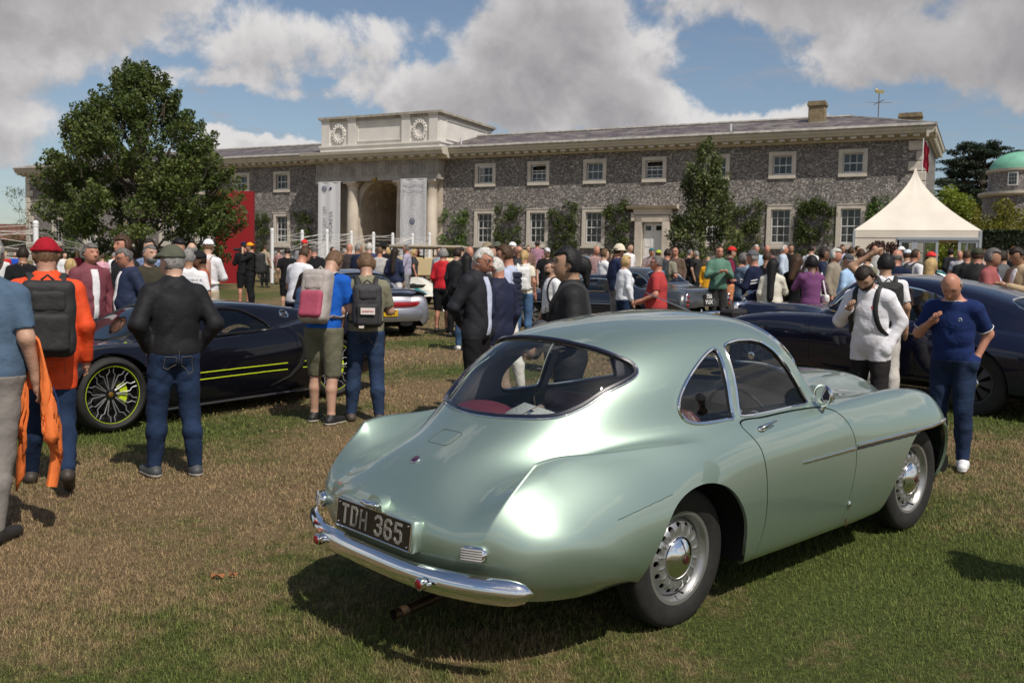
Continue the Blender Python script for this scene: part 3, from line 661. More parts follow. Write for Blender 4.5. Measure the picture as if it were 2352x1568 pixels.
    for (a, b) in (((-.281, -.061), (.281, -.061)), ((.281, -.061), (.281, .061)), ((.281, .061), (-.281, .061)), ((-.281, .061), (-.281, -.061))): g.cyl((-.017, a[0], a[1]), (-.017, b[0], b[1]), .0035, 6)
    for y_ in (-.262, .262):
        for z_ in (-.045, .045): g.ell((-.018, y_, z_), .005, 8, 5)
    g.xf(tilt); g.build('plate_rim', CHROME, pl, smooth=True)
    lt = mat('plate_silver_letters', (.40, .38, .34), .35, .3)
    base = tilt @ Matrix(((0, 0, -1, -.0175), (-1, 0, 0, 0), (0, 1, 0, 0), (0, 0, 0, 1)))
    # block letters drawn as strokes, as on pressed plates of the time
    def strokes(ch):
        w, h_ = .5, 1.
        return {'T': [[(0, 1), (.5, 1)], [(.25, 1), (.25, 0)]], 'D': [[(0, 0), (0, 1), (.34, 1), (.48, .85), (.48, .15), (.34, 0), (0, 0)]], 'H': [[(0, 0), (0, 1)], [(.5, 0), (.5, 1)], [(0, .5), (.5, .5)]],
                '3': [[(0, .85), (.14, 1), (.36, 1), (.5, .85), (.5, .65), (.36, .52), (.2, .52)], [(.36, .52), (.5, .38), (.5, .15), (.36, 0), (.14, 0), (0, .15)]],
                '6': [[(.5, .85), (.36, 1), (.14, 1), (0, .85), (0, .15), (.14, 0), (.36, 0), (.5, .15), (.5, .4), (.36, .54), (.14, .54), (0, .42)]], '5': [[(.48, 1), (.03, 1), (0, .58), (.14, .62), (.36, .62), (.5, .48), (.5, .15), (.36, 0), (.14, 0), (0, .15)]]}[ch]
    x0 = -.235; hgt = .078; wd = .088
    for ch in 'TDH 365':
        if ch == ' ': x0 += .038; continue
        g = G()
        for st in strokes(ch):
            P = np.array(st)*[wd*.98, hgt]; d = .0062
            for a, b in zip(P[:-1], P[1:]):
                t = (b-a)/np.linalg.norm(b-a); a2, b2 = a-t*d*.7, b+t*d*.7; q = np.array([-t[1], t[0]])*d
                c4 = [a2-q, b2-q, b2+q, a2+q]; V = [(p_[0]+x0, p_[1]-hgt/2, 0) for p_ in c4]+[(p_[0]+x0, p_[1]-hgt/2, .0025) for p_ in c4]
                g.add(V, [(3, 2, 1, 0), (4, 5, 6, 7), (0, 1, 5, 4), (1, 2, 6, 5), (2, 3, 7, 6), (3, 0, 4, 7)])
        g.xf(base); g.build('plate_letter', lt, pl); x0 += .074
    g = G(); g.box((-.03, 0, .085), (.05, .085, .030), bev=.012); g.ell((-.045, .04, .09), (.014, .022, .012)); g.ell((-.045, -.04, .09), (.014, .022, .012)); g.ell((-.05, 0, .09), (.02, .035, .014)); g.xf(tilt); g.build('plate_lamp', CHROME, root, smooth=True, angle=60)
    # badge and filler flap
    p, n = sk.on_top(-.905, 0, .002); t1 = np.array([0, 1., 0]); t2 = np.cross(n, t1)
    g = G(); g.lathe([(.024, 0), (.024, .004), (.021, .006)], 28); g.xf(frame(p, t1, t2, n)); b1 = g.build('boot_badge', CHROME, root, smooth=True)
    g = G(); g.lathe([(.021, .005), (.012, .008), (0, .009)], 28); g.xf(frame(p, t1, t2, n)); g.build('badge_enamel', mat('purple_enamel', (.05, .012, .03), .2, coat=1., var=.7, vscale=90), b1, smooth=True)
    def loop_on_top(cx, cy, hx, hy, rr, off, k=8):
        P = []
        for (sx, sy, a0) in ((1, 1, 0), (-1, 1, 90), (-1, -1, 180), (1, -1, 270)):
            for q in range(k+1):
                a = math.radians(a0+90*q/k); P.append((cx+sx*(hx-rr)+rr*math.cos(a), cy+sy*(hy-rr)+rr*math.sin(a)))
        out = []
        for (a, b), (c, d) in zip(P, P[1:]+P[:1]):
            for q in range(4): out.append((a+(c-a)*q/4, b+(d-b)*q/4))
        V = [sk.on_top(x, y, off)[0] for x, y in out]; V = np.array(V); 
        for _ in range(3): V = (V+np.roll(V, 1, 0)+np.roll(V, -1, 0))/3
        return V
    V = loop_on_top(-.735, .0, .052, .072, .02, .0008); g = G(); g.tube(V, .0016, 5, closed=True); g.build('filler_flap_joint', mat('joint_dark', (.05, .07, .06), .6), root)
    # side mouldings and door furniture
    for sg in (1, -1):
        xs_ = np.linspace(.99, 1.55, 24); L1 = sk.side_line([(x, .686) for x in xs_], sg, .004); g = G(); g.tube(L1, np.linspace(.006, .009, 24), 8, sc=(.7, 1)); g.build('side_moulding', CHROME, root, smooth=True)
        xs_ = np.linspace(1.575, 2.83, 50); L2 = sk.side_line([(x, .697-.004*(x-1.5)) for x in xs_], sg, .006); g = G(); g.tube(L2, .0095, 8, sc=(.8, 1)); g.build('side_moulding', CHROME, root, smooth=True)
        L3 = sk.side_line([(x, .680-.004*(x-1.5)) for x in np.linspace(1.575, 2.33, 36)], sg, .0015); g = G(); g.tube(L3, .0065, 6); g.build('flap_joint', BLACKT, root)
        L4 = sk.side_line([(x, .655+.16*(x+.45)-.10*(x+.45)**2*.6) for x in np.linspace(-.47, -.10, 24)], sg, -.0006); g = G(); g.tube(L4, np.concatenate([[.0005], np.full(23, .0022)]), 5); g.build('wing_joint', mat('joint_dark', (.05, .07, .06), .6), root)
        p, n = sk.on_side(.74, .895, sg, .0); hd = bpy.data.objects.new('door_handle', None); link(hd, root); tx = np.array([1., 0, 0.12]); tx /= np.linalg.norm(tx); ty = np.cross(n, tx); hd.matrix_world = root.matrix_world @ frame(p, tx, ty, n)
        hd.parent = root; hd.matrix_local = frame(p, tx, ty, n)
        g = G(); g.tube([(-.075, 0, .004), (-.06, 0, .012), (-.035, 0, .02), (0, .002, .03), (.04, .004, .034), (.072, .004, .030)], [.003, .012, .016, .011, .009, .006], 10, sc=(.8, 1)); g.ell((-.045, 0, .006), (.035, .018, .008)); g.build('handle_grip', CHROME, hd, smooth=True)
        p, n = sk.on_side(1.54, .36, sg, .004); g = G(); g.ell(p, (.014, .008, .02)); g.build('flap_catch', CHROME, root, smooth=True)
        p, n = sk.on_side(1.56, .26, sg, .003); g = G(); g.box(p, (.008, .004, .07)); g.box(p+[0, 0, .02], (.022, .004, .012)); g.build('wing_badge', mat('gilt_badge', (.25, .13, .09), .35, .7), root)
    # door mirror
    mr = bpy.data.objects.new('door_mirror', None); link(mr, root); mr.location = (1.285, -.775, 1.005); mr.rotation_euler = (0, 0, math.radians(-14))
    g = G(); g.lathe([(.058, -.004), (.060, .004), (.056, .018), (.044, .034), (.025, .044), (0, .048)], 32, axis='x'); g.lathe([(.060, .004), (.0605, -.006), (.054, -.008), (.053, -.002)], 32, axis='x'); g.cyl((.02, 0, -.05), (.012, .015, -.085), .009, 8, .014); g.build('mirror_shell', CHROME, mr, smooth=True, angle=50)
    g = G(); g.lathe([(.0535, -.003), (0, -.0045)], 32, axis='x'); g.build('mirror_glass', mat('mirror', (.55, .55, .55), .02, 1.), mr, smooth=True)
    # exhaust, valance
    g = G(); g.tube([(-1.13, -.14, .205), (-1.0, -.13, .21), (-.5, -.1, .25)], .024, 16, caps=False); g.tube([(-1.13, -.14, .205), (-1.0, -.13, .21), (-.5, -.1, .25)], .021, 16, caps=False); g.tube([(-1.132, -.14, .205), (-1.126, -.14, .205)], .025, 16, caps=False)
    g.build('exhaust_pipe', mat('brown_tailpipe', (.075, .05, .03), .4, .7, var=.4, vscale=14), root, smooth=True)
    g = G(); g.tube([(3.12, -.68, .34), (3.2, -.5, .35), (3.23, 0, .36), (3.2, .5, .35), (3.12, .68, .34)], .035, 8, sc=(1, 1.9)); g.build('front_bumper', BLACKT, root, smooth=True)
    g = G(); g.tube([(1.68, .10, 1.075), (1.60, -.15, 1.085), (1.50, -.44, 1.05)], .006, 6); g.tube([(1.70, .42, 1.05), (1.62, .2, 1.09), (1.585, .0, 1.10)], .006, 6); g.build('wiper', BLACKT, root)
    g = G(); P0 = sk.on_top(1.12, 0.02, .0)[0]; g.tube([P0+[0, 0, .0], P0+[-.3, -.02, .12]], .0022, 5); 
    # things lying on the shelf
    O_ = root.matrix_world
    g = G(); V = []; 
    g.box((0, 0, 0), (.17, .33, .07), bev=.03); c_ = g.build('folded_cloth_bag', mat('grey_check_cloth', (.36, .38, .37), .85, var=.25, vscale=160, bump=.4, bscale=70), None, smooth=True, angle=60); c_.matrix_world = O_ @ Matrix.Translation((-.35, -.17, .985)) @ Matrix.Rotation(math.radians(-16), 4, 'Z') @ Matrix.Rotation(math.radians(-22), 4, 'Y'); tag(c_, 'grey checked cloth bag on the shelf behind the green coupe rear window', 'bag')
    g = G(); g.box((0, 0, .002), (.176, .03, .072), bev=.03); s_ = g.build('strap', mat('taupe_strap', (.16, .12, .10), .7), c_, smooth=True, angle=60)
    g = G(); g.box((.0, -.03, .039), (.025, .04, .006)); g.build('buckle', CHROME, c_)
    g = G(); g.ell((0, 0, 0), (.13, .19, .06), 24, 12); c2 = g.build('cushion', mat('maroon_cushion', (.09, .008, .022), .8, bump=.3, bscale=12), None, smooth=True); c2.matrix_world = O_ @ Matrix.Translation((-.33, .19, .96)); tag(c2, 'dark red cushion lying on the parcel shelf beside the grey checked bag', 'cushion')
    return root, sk, parts
HERO = hero()
# ---------------------------------------------------------------- lawn
def ground_mat(name, blades=False):
    M = bpy.data.materials.new(name); M.use_nodes = True; nt = M.node_tree; N = nt.nodes.new; L = nt.links.new; b = nt.nodes['Principled BSDF']
    geo = N('ShaderNodeNewGeometry'); P = geo.outputs['Position']
    def noise(sc, det=5, ro=.6, off=(0, 0, 0), scl=(1, 1, 1)):
        mp = N('ShaderNodeMapping'); L(P, mp.inputs[0]); mp.inputs[1].default_value = off; mp.inputs[3].default_value = scl; n = N('ShaderNodeTexNoise'); L(mp.outputs[0], n.inputs[0]); n.inputs['Scale'].default_value = sc; n.inputs['Detail'].default_value = det; n.inputs['Roughness'].default_value = ro; return n.outputs['Fac']
    def m(op, a, b_=None, c=None):
        n = N('ShaderNodeMath'); n.operation = op
        for i, v in enumerate((a, b_, c)):
            if v is None: continue
            if isinstance(v, (int, float)): n.inputs[i].default_value = v
            else: L(v, n.inputs[i])
        return n.outputs[0]
    def ramp(f, stops):
        r = N('ShaderNodeValToRGB'); L(f, r.inputs[0]); e = r.color_ramp.elements
        while len(e) < len(stops): e.new(.5)
        for i, (p, c) in enumerate(stops): e[i].position = p; e[i].color = (*c, 1)
        return r.outputs[0]
    sp = N('ShaderNodeSeparateXYZ'); L(P, sp.inputs[0]); x, y = sp.outputs[0], sp.outputs[1]
    # greenness of the turf: untrodden strips beside and below the parked cars stay green, walked ground is straw
    big = noise(.55, 3, .5, (4, 2, 0)); mid = noise(2.3, 5, .62, (1, 7, 0)); sm = noise(11, 4, .6)
    def ell(cx, cy, rx, ry, rot=0., k=1.):
        c, s_ = math.cos(rot), math.sin(rot); dx = m('SUBTRACT', x, cx); dy = m('SUBTRACT', y, cy)
        a = m('DIVIDE', m('ADD', m('MULTIPLY', dx, c), m('MULTIPLY', dy, s_)), rx); b2 = m('DIVIDE', m('SUBTRACT', m('MULTIPLY', dy, c), m('MULTIPLY', dx, s_)), ry)
        q = m('SUBTRACT', 1.0, m('SQRT', m('ADD', m('MULTIPLY', a, a), m('MULTIPLY', b2, b2)))); return m('MULTIPLY', m('MAXIMUM', q, 0.0), k)
    acc = None
    for e in GREENS:
        v = ell(*e); acc = v if acc is None else m('MAXIMUM', acc, v)
    gr = m('ADD', m('ADD', m('MULTIPLY', m('SUBTRACT', big, .5), 1.5), m('MULTIPLY', m('SUBTRACT', mid, .5), 1.5)), m('ADD', m('MULTIPLY', m('SUBTRACT', sm, .5), 1.5), m('MULTIPLY', acc, 1.25)))
    mr = N('ShaderNodeMapRange'); mr.interpolation_type = 'SMOOTHSTEP'; L(gr, mr.inputs[0]); mr.inputs[1].default_value = -.22; mr.inputs[2].default_value = .78
    f1 = noise(38, 6, .7); f2 = noise(150 if not blades else 60, 4, .7, (3, 3, 3))
    f1 = m('ADD', m('MULTIPLY', f1, .5), m('MULTIPLY', f2, .5))
    k = 1.28 if blades else .72  # turf coloured darker than the blades, standing in for the shade between them
    straw = ramp(f1, [(.31, tuple(k*c for c in (.075, .048, .024))), (.5, tuple(k*c for c in (.25, .172, .092))), (.70, tuple(k*c for c in (.47, .345, .19)))])
    green = ramp(f1, [(.33, tuple(k*c for c in (.014, .021, .003))), (.5, tuple(k*c for c in (.080, .104, .022))), (.70, tuple(k*c for c in (.23, .27, .075)))])
    mx = N('ShaderNodeMix'); mx.data_type = 'RGBA'; L(mr.outputs[0], mx.inputs[0]); L(straw, mx.inputs[6]); L(green, mx.inputs[7]); L(mx.outputs[2], b.inputs['Base Color'])
    b.inputs['Roughness'].default_value = .8; b.inputs['Specular IOR Level'].default_value = .2
    if not blades:
        bp = N('ShaderNodeBump'); bp.inputs['Strength'].default_value = .9; bp.inputs['Distance'].default_value = .03; L(f1, bp.inputs['Height']); L(bp.outputs[0], b.inputs['Normal'])
    else: b.inputs['Subsurface Weight'].default_value = 0
    return M
# centre x, y, radii, rotation, strength
GREENS = [(1.5, 4.8, 4.2, 2.8, .7, .80), (3.5, 4.4, 3.6, 2.8, .4, .85), (.3, 3.0, 3.6, 1.4, 0, .42), (-1.3, 3.9, 2.2, 1.3, .3, .38), (-3.4, 9.0, 3.8, 1.1, .5, .75), (-.6, 13.4, 2.4, 1.5, .2, .7), (-1.2, 17.3, 2.2, 1.1, .2, .8), (4.6, 10.3, 3.5, 1.4, -.2, .7), (-8, 15, 4, 1.6, .3, .5),
          (-6.5, 24, 7, 2.2, 0, .7), (0, 19, 3, .9, 0, .5), (0, 42, 30, 7, 0, .4), (-12, 33, 8, 5, 0, .6), (14, 30, 12, 5, 0, .5)]
lawn_m = ground_mat('lawn_turf'); blade_m = ground_mat('grass_blades', True)
def lawn():
    ys = np.concatenate([np.linspace(-4, 16, 120), np.linspace(16.6, 110, 60), [160, 300, 700]]); xs = np.concatenate([[-600, -200, -90], np.linspace(-60, -14, 24), np.linspace(-13.6, 13.6, 110), np.linspace(14, 60, 24), [90, 200, 600]])
    XX, YY = np.meshgrid(xs, ys, indexing='ij'); ZZ = .0374*np.minimum(YY, 110)+.0098*np.clip(XX, -90, 90)
    ZZ = ZZ+.012*np.sin(XX*1.3+YY*.7)*np.sin(YY*1.1-XX*.4)*(np.abs(XX) < 13.6)*(YY < 16)*.6
    V = np.stack([XX, YY, ZZ], 2).reshape(-1, 3); n, m_ = XX.shape; i = np.arange(n*m_).reshape(n, m_)
    Q = np.stack([i[:-1, :-1].ravel(), i[1:, :-1].ravel(), i[1:, 1:].ravel(), i[:-1, 1:].ravel()], 1)
    tag(obj('lawn', V, Q, lawn_m), kind='structure')
lawn()
def blades():
    rng = np.random.default_rng(5); Vs = []; Ts = []; n0 = 0
    for (y0, y1, dens, hh, ww) in ((2.6, 4.2, 11500, .036, .0021), (4.2, 6.0, 7400, .038, .0026), (6.0, 9.0, 2900, .042, .004), (9.0, 14, 750, .042, .008), (14, 26, 130, .05, .014)):
        area = 0.5*(y0+y1)*1.12*(y1-y0); n = int(area*dens); Y = rng.uniform(y0, y1, n); X = rng.uniform(-.56, .56, n)*Y
        # tufts
        tx = rng.uniform(-.56, .56, n//14+1); k = rng.integers(0, len(tx), n); sel = rng.random(n) < .45; X = np.where(sel, tx[k]*Y+rng.normal(0, .012, n), X)
        Z = .0374*Y+.0098*X-.003; a = rng.uniform(0, 2*math.pi, n); lean = rng.uniform(.35, 1.5, n); hgt = hh*rng.uniform(.45, 1.25, n); w = ww*rng.uniform(.6, 1.3, n)
        dx, dy = np.cos(a), np.sin(a); px, py = -dy, dx; B = np.stack([X, Y, Z], 1); D = np.stack([dx, dy, np.zeros(n)], 1); Pp = np.stack([px, py, np.zeros(n)], 1); up = np.array([0, 0, 1.])
        mid = B+D*(hgt*.45*np.sin(lean*.7))[:, None]+up*(hgt*.5*np.cos(lean*.7))[:, None]; tip = mid+D*(hgt*.6*np.sin(lean))[:, None]+up*(hgt*.5*np.cos(lean))[:, None]
        w_ = w[:, None]; V = np.stack([B-Pp*w_/2, B+Pp*w_/2, mid+Pp*w_*.4, mid-Pp*w_*.4, tip], 1).reshape(-1, 3); i = np.arange(n)[:, None]*5+n0
        Ts.append(np.hstack([i, i+1, i+2])); Ts.append(np.hstack([i, i+2, i+3])); Ts.append(np.hstack([i+3, i+2, i+4])); Vs.append(V); n0 += len(V)
    tag(obj('grass_blades', np.vstack(Vs), np.vstack(Ts), blade_m, smooth=False), kind='stuff')
blades()
# ---------------------------------------------------------------- foliage
def leaf_mat(name, c1, c2, c3=None, tr=.25):
    M = bpy.data.materials.new(name); M.use_nodes = True; nt = M.node_tree; N = nt.nodes.new; L = nt.links.new; b = nt.nodes['Principled BSDF']
    geo = N('ShaderNodeNewGeometry'); n = N('ShaderNodeTexNoise'); L(geo.outputs['Position'], n.inputs[0]); n.inputs['Scale'].default_value = .9; n.inputs['Detail'].default_value = 3
    at_ = N('ShaderNodeAttribute'); at_.attribute_name = 'leaf'; ad = N('ShaderNodeMath'); ad.operation = 'MULTIPLY_ADD'; L(at_.outputs['Fac'], ad.inputs[0]); ad.inputs[1].default_value = .7; 
    ml = N('ShaderNodeMath'); ml.operation = 'MULTIPLY'; L(n.outputs['Fac'], ml.inputs[0]); ml.inputs[1].default_value = .5; L(ml.outputs[0], ad.inputs[2])
    r = N('ShaderNodeValToRGB'); L(ad.outputs[0], r.inputs[0]); e = r.color_ramp.elements; e[0].position = .15; e[0].color = (*c1, 1); e[1].position = .8; e[1].color = (*c2, 1)
    if c3: q = e.new(.93); q.color = (*c3, 1)
    L(r.outputs[0], b.inputs['Base Color']); b.inputs['Roughness'].default_value = .5; b.inputs['Specular IOR Level'].default_value = .35
    t = N('ShaderNodeBsdfTranslucent'); L(r.outputs[0], t.inputs[0]); mx = N('ShaderNodeMixShader'); mx.inputs[0].default_value = tr; L(b.outputs[0], mx.inputs[1]); L(t.outputs[0], mx.inputs[2])
    L(mx.outputs[0], nt.nodes['Material Output'].inputs[0]); return M
def leaves(name, C, R, cnt, size, m, parent=None, rng=None, shell=.35, flat=0.):
    """C (k,3) clump centres, R (k,3) radii, cnt leaves each"""
    rng = rng or RNG; C = np.asarray(C, float); R = np.asarray(R, float); cnt = np.broadcast_to(cnt, (len(C),)).astype(int); idx = np.repeat(np.arange(len(C)), cnt); n = len(idx)
    d = rng.normal(size=(n, 3)); d /= np.linalg.norm(d, axis=1)[:, None]; rad = rng.uniform(shell, 1.12, n)**.6; P = C[idx]+d*R[idx]*rad[:, None]
    a = rng.normal(size=(n, 3)); a[:, 2] *= (1-flat); a /= np.linalg.norm(a, axis=1)[:, None]; t = rng.normal(size=(n, 3)); b = np.cross(a, t); b /= np.linalg.norm(b, axis=1)[:, None]
    s = size*rng.uniform(.6, 1.35, n)[:, None]; V = np.stack([P-a*s*.55, P+b*s*.3, P+a*s*.55, P-b*s*.3], 1).reshape(-1, 3); F = np.arange(4*n).reshape(-1, 4)
    me = mesh_np(name, V, F, m, False); at_ = me.attributes.new('leaf', 'FLOAT', 'FACE'); clump = rng.uniform(0, 1, len(C)); val = np.clip(.55*rng.uniform(0, 1, n)+.45*clump[idx], 0, 1)
    if len(at_.data) == n: at_.data.foreach_set('value', val.astype(np.float32))
    o = bpy.data.objects.new(name, me); return link(o, parent)
BARK = mat('bark', (.07, .055, .04), .9, var=.4, vscale=6, bump=.8, bscale=25)
def limb(g, a, b, r0, r1, rng, k=6, wob=.06):
    a = np.array(a, float); b = np.array(b, float); L = np.linalg.norm(b-a); P = [a+(b-a)*t+rng.normal(size=3)*wob*L*math.sin(math.pi*t) for t in np.linspace(0, 1, k)]
    g.tube(P, np.linspace(r0, r1, k), 7); return P
def broadleaf(name, base, height, prof, label, lm, nclump, per, lsize, seed, group=None, trunk_r=.2, clump_r=(.35, .75), asym=(1, 1), low=.12, cat='tree', stray=14, squash=.75):
    """prof: list of (height fraction, radius)"""
    rng = np.random.default_rng(seed); root = empty(name, base, 0, label, cat, group); hf, rf = zip(*prof)
    g = G(); g.tube([(0, 0, -.2), (.05, 0, height*.12), (-.04, .03, height*.3), (.05, .02, height*.55), (0, 0, height*.85)], [trunk_r*1.3, trunk_r, trunk_r*.85, trunk_r*.5, trunk_r*.12], 10); C = []; R = []
    for i in range(nclump):
        z = rng.uniform(low, .97); rr = np.interp(z, hf, rf); q = rng.uniform(.25, 1)**.55; a = rng.uniform(0, 2*math.pi); c = np.array([math.cos(a)*rr*q*asym[0], math.sin(a)*rr*q*asym[1], z*height])
        s = rng.uniform(*clump_r)*(1 if z < .8 else .7); C.append(c); R.append((s, s, s*squash))
        if i % 3 == 0: limb(g, (0, 0, max(.15*height, z*height*.62)), c*np.array([.93, .93, 1]), trunk_r*.28, .012, rng)
    for i in range(stray):
        z = rng.uniform(.3, 1.); rr = np.interp(z, hf, rf)*rng.uniform(1.02, 1.22); a = rng.uniform(0, 2*math.pi); c = np.array([math.cos(a)*rr, math.sin(a)*rr, z*height*(1.03 if z > .9 else 1)])
        for q in range(4): C.append(c*np.array([1-.07*q, 1-.07*q, 1])-np.array([0, 0, .13*q])); R.append((.16+.05*q,)*3)
        limb(g, c*.8, c, .03, .006, rng)
    cnt = [int(per*min(1.4, (r[0]/np.mean(clump_r))**2)) if r[0] > .3 else int(per*.13) for r in R]
    g.build('trunk', BARK, root, smooth=True); leaves('crown', C, R, cnt, lsize, lm, root, rng); return root
oak_leaf = leaf_mat('oak_leaf', (.02, .038, .009), (.115, .155, .036), (.22, .22, .07), .32)
b = at(322, 640, 35.); b[2] = gz(b[0], b[1])
broadleaf('oak_tree', b, 7.9, [(0, 2.5), (.1, 3.0), (.25, 3.25), (.45, 3.1), (.6, 2.75), (.72, 2.25), (.82, 1.7), (.92, .95), (1, .25)], 'large dark green oak tree rising behind the crowd at the left, before the red board', oak_leaf, 170, 265, .115, 21, trunk_r=.22, clump_r=(.25, .66), stray=150, low=.02, squash=.62)
b = at(1612, 640, 43.); b[2] = gz(b[0], b[1])
broadleaf('oak_tree', b, 6.25, [(0, 1.3), (.15, 1.8), (.3, 1.7), (.42, 1.2), (.6, 1.1), (.8, .85), (.92, .5), (1, .12)], 'slender young oak tree standing before the flint wall right of the white door', leaf_mat('oak_leaf_olive', (.024, .04, .011), (.12, .15, .045), (.2, .2, .07)), 74, 110, .12, 8, trunk_r=.11, clump_r=(.2, .46), stray=60, low=.05)
# ---------------------------------------------------------------- flint stable block
STONE = mat('portland_stone', (.54, .49, .42), .85, var=.16, vscale=1.3, bump=.25, bscale=9)
STONE2 = mat('warm_limestone', (.56, .49, .41), .85, var=.2, vscale=.9, bump=.25, bscale=7)
PLASTER = mat('pale_render', (.64, .61, .57), .85, var=.08, vscale=1.1, bump=.2, bscale=6)
CORN = mat('painted_cornice', (.50, .46, .38), .7, var=.08, vscale=2)
WHITEP = mat('white_joinery', (.72, .70, .68), .5)
def flint_mat():
    M = bpy.data.materials.new('knapped_flint'); M.use_nodes = True; nt = M.node_tree; N = nt.nodes.new; L = nt.links.new; b = nt.nodes['Principled BSDF']
    tc = N('ShaderNodeTexCoord'); mp = N('ShaderNodeMapping'); L(tc.outputs['Object'], mp.inputs[0]); mp.inputs[3].default_value = (1, 1, 1.35)
    v = N('ShaderNodeTexVoronoi'); L(mp.outputs[0], v.inputs['Vector']); v.inputs['Scale'].default_value = 10; v.inputs['Randomness'].default_value = .85
    sp = N('ShaderNodeSeparateColor'); L(v.outputs['Color'], sp.inputs[0])
    n = N('ShaderNodeTexNoise'); L(tc.outputs['Object'], n.inputs[0]); n.inputs['Scale'].default_value = .8; n.inputs['Detail'].default_value = 6
    ad = N('ShaderNodeMath'); ad.operation = 'MULTIPLY_ADD'; L(n.outputs['Fac'], ad.inputs[0]); ad.inputs[1].default_value = .5; sb = N('ShaderNodeMath'); sb.operation = 'ADD'; L(sp.outputs[0], ad.inputs[2]); L(ad.outputs[0], sb.inputs[0]); sb.inputs[1].default_value = -.25
    r = N('ShaderNodeValToRGB'); L(sb.outputs[0], r.inputs[0]); e = r.color_ramp.elements; e[0].position = .0; e[0].color = (.085, .075, .077, 1); e[1].position = 1; e[1].color = (.55, .51, .47, 1); q = e.new(.42); q.color = (.18, .16, .157, 1); q = e.new(.72); q.color = (.31, .28, .26, 1)
    v2 = N('ShaderNodeTexVoronoi'); v2.feature = 'DISTANCE_TO_EDGE'; L(mp.outputs[0], v2.inputs['Vector']); v2.inputs['Scale'].default_value = 10; v2.inputs['Randomness'].default_value = .85
    mr = N('ShaderNodeMapRange'); L(v2.outputs['Distance'], mr.inputs[0]); mr.inputs[1].default_value = .03; mr.inputs[2].default_value = .10
    mx = N('ShaderNodeMix'); mx.data_type = 'RGBA'; L(mr.outputs[0], mx.inputs[0]); mx.inputs[6].default_value = (.30, .27, .24, 1); L(r.outputs[0], mx.inputs[7]); L(mx.outputs[2], b.inputs['Base Color'])
    bp = N('ShaderNodeBump'); bp.inputs['Strength'].default_value = 1; bp.inputs['Distance'].default_value = .05; L(mr.outputs[0], bp.inputs['Height']); L(bp.outputs[0], b.inputs['Normal']); b.inputs['Roughness'].default_value = .6; return M
FLINT = flint_mat()
def slate_mat():
    M = bpy.data.materials.new('old_slate'); M.use_nodes = True; nt = M.node_tree; N = nt.nodes.new; L = nt.links.new; b = nt.nodes['Principled BSDF']
    tc = N('ShaderNodeTexCoord'); mp = N('ShaderNodeMapping'); L(tc.outputs['Object'], mp.inputs[0]); mp.inputs[2].default_value = (math.radians(90), 0, 0)
    br = N('ShaderNodeTexBrick'); L(mp.outputs[0], br.inputs[0]); br.inputs['Scale'].default_value = 1; br.inputs['Brick Width'].default_value = .3; br.inputs['Row Height'].default_value = .13; br.inputs['Mortar Size'].default_value = .008
    br.inputs['Color1'].default_value = (.075, .058, .062, 1); br.inputs['Color2'].default_value = (.15, .12, .12, 1); br.inputs['Mortar'].default_value = (.03, .025, .025, 1)
    n = N('ShaderNodeTexNoise'); mp2 = N('ShaderNodeMapping'); L(tc.outputs['Object'], mp2.inputs[0]); mp2.inputs[3].default_value = (1, 1, .35); L(mp2.outputs[0], n.inputs[0]); n.inputs['Scale'].default_value = 1.1; n.inputs['Detail'].default_value = 7
    r = N('ShaderNodeMapRange'); L(n.outputs['Fac'], r.inputs[0]); r.inputs[1].default_value = .48; r.inputs[2].default_value = .78
    mx = N('ShaderNodeMix'); mx.data_type = 'RGBA'; L(r.outputs[0], mx.inputs[0]); L(br.outputs['Color'], mx.inputs[6]); mx.inputs[7].default_value = (.26, .24, .20, 1); L(mx.outputs[2], b.inputs['Base Color']); b.inputs['Roughness'].default_value = .6
    bp = N('ShaderNodeBump'); bp.inputs['Strength'].default_value = .6; bp.inputs['Distance'].default_value = .02; L(br.outputs['Fac'], bp.inputs['Height']); bp.invert = True; L(bp.outputs[0], b.inputs['Normal']); return M
SLATE = slate_mat(); LEAD = mat('lichened_lead', (.33, .31, .28), .7, var=.3, vscale=3)
PANE = mat('window_pane', (.012, .013, .014), .06, 0, coat=1., spec=.6)
CURT = mat('net_curtain', (.30, .29, .28), .9)
ZEV = CAMH+8.7
def onz(x, y, z): r = ray(x, y); t = (z-CAMH)/r[2]; p = t*r; p[2] += CAMH; return p
fA = onz(2129, 286, ZEV); fB = onz(38, 387, ZEV); fe = fB-fA; FL = math.hypot(fe[0], fe[1]); fe /= FL; fn = np.array([fe[1], -fe[0], 0]); fn = fn if fn[1] < 0 else -fn; fW = fA-fn*.85; fW[2] = 0
SB = bpy.data.objects.new('stable_block', None); link(SB); SB.matrix_world = frame(fW, fe, fn, (0, 0, 1)); tag(SB, 'long two storey flint stable block with slate roof and arched stone gateway', 'building')
def fpt(s, o, z): return fW+fe*s+fn*o+np.array([0, 0, z])
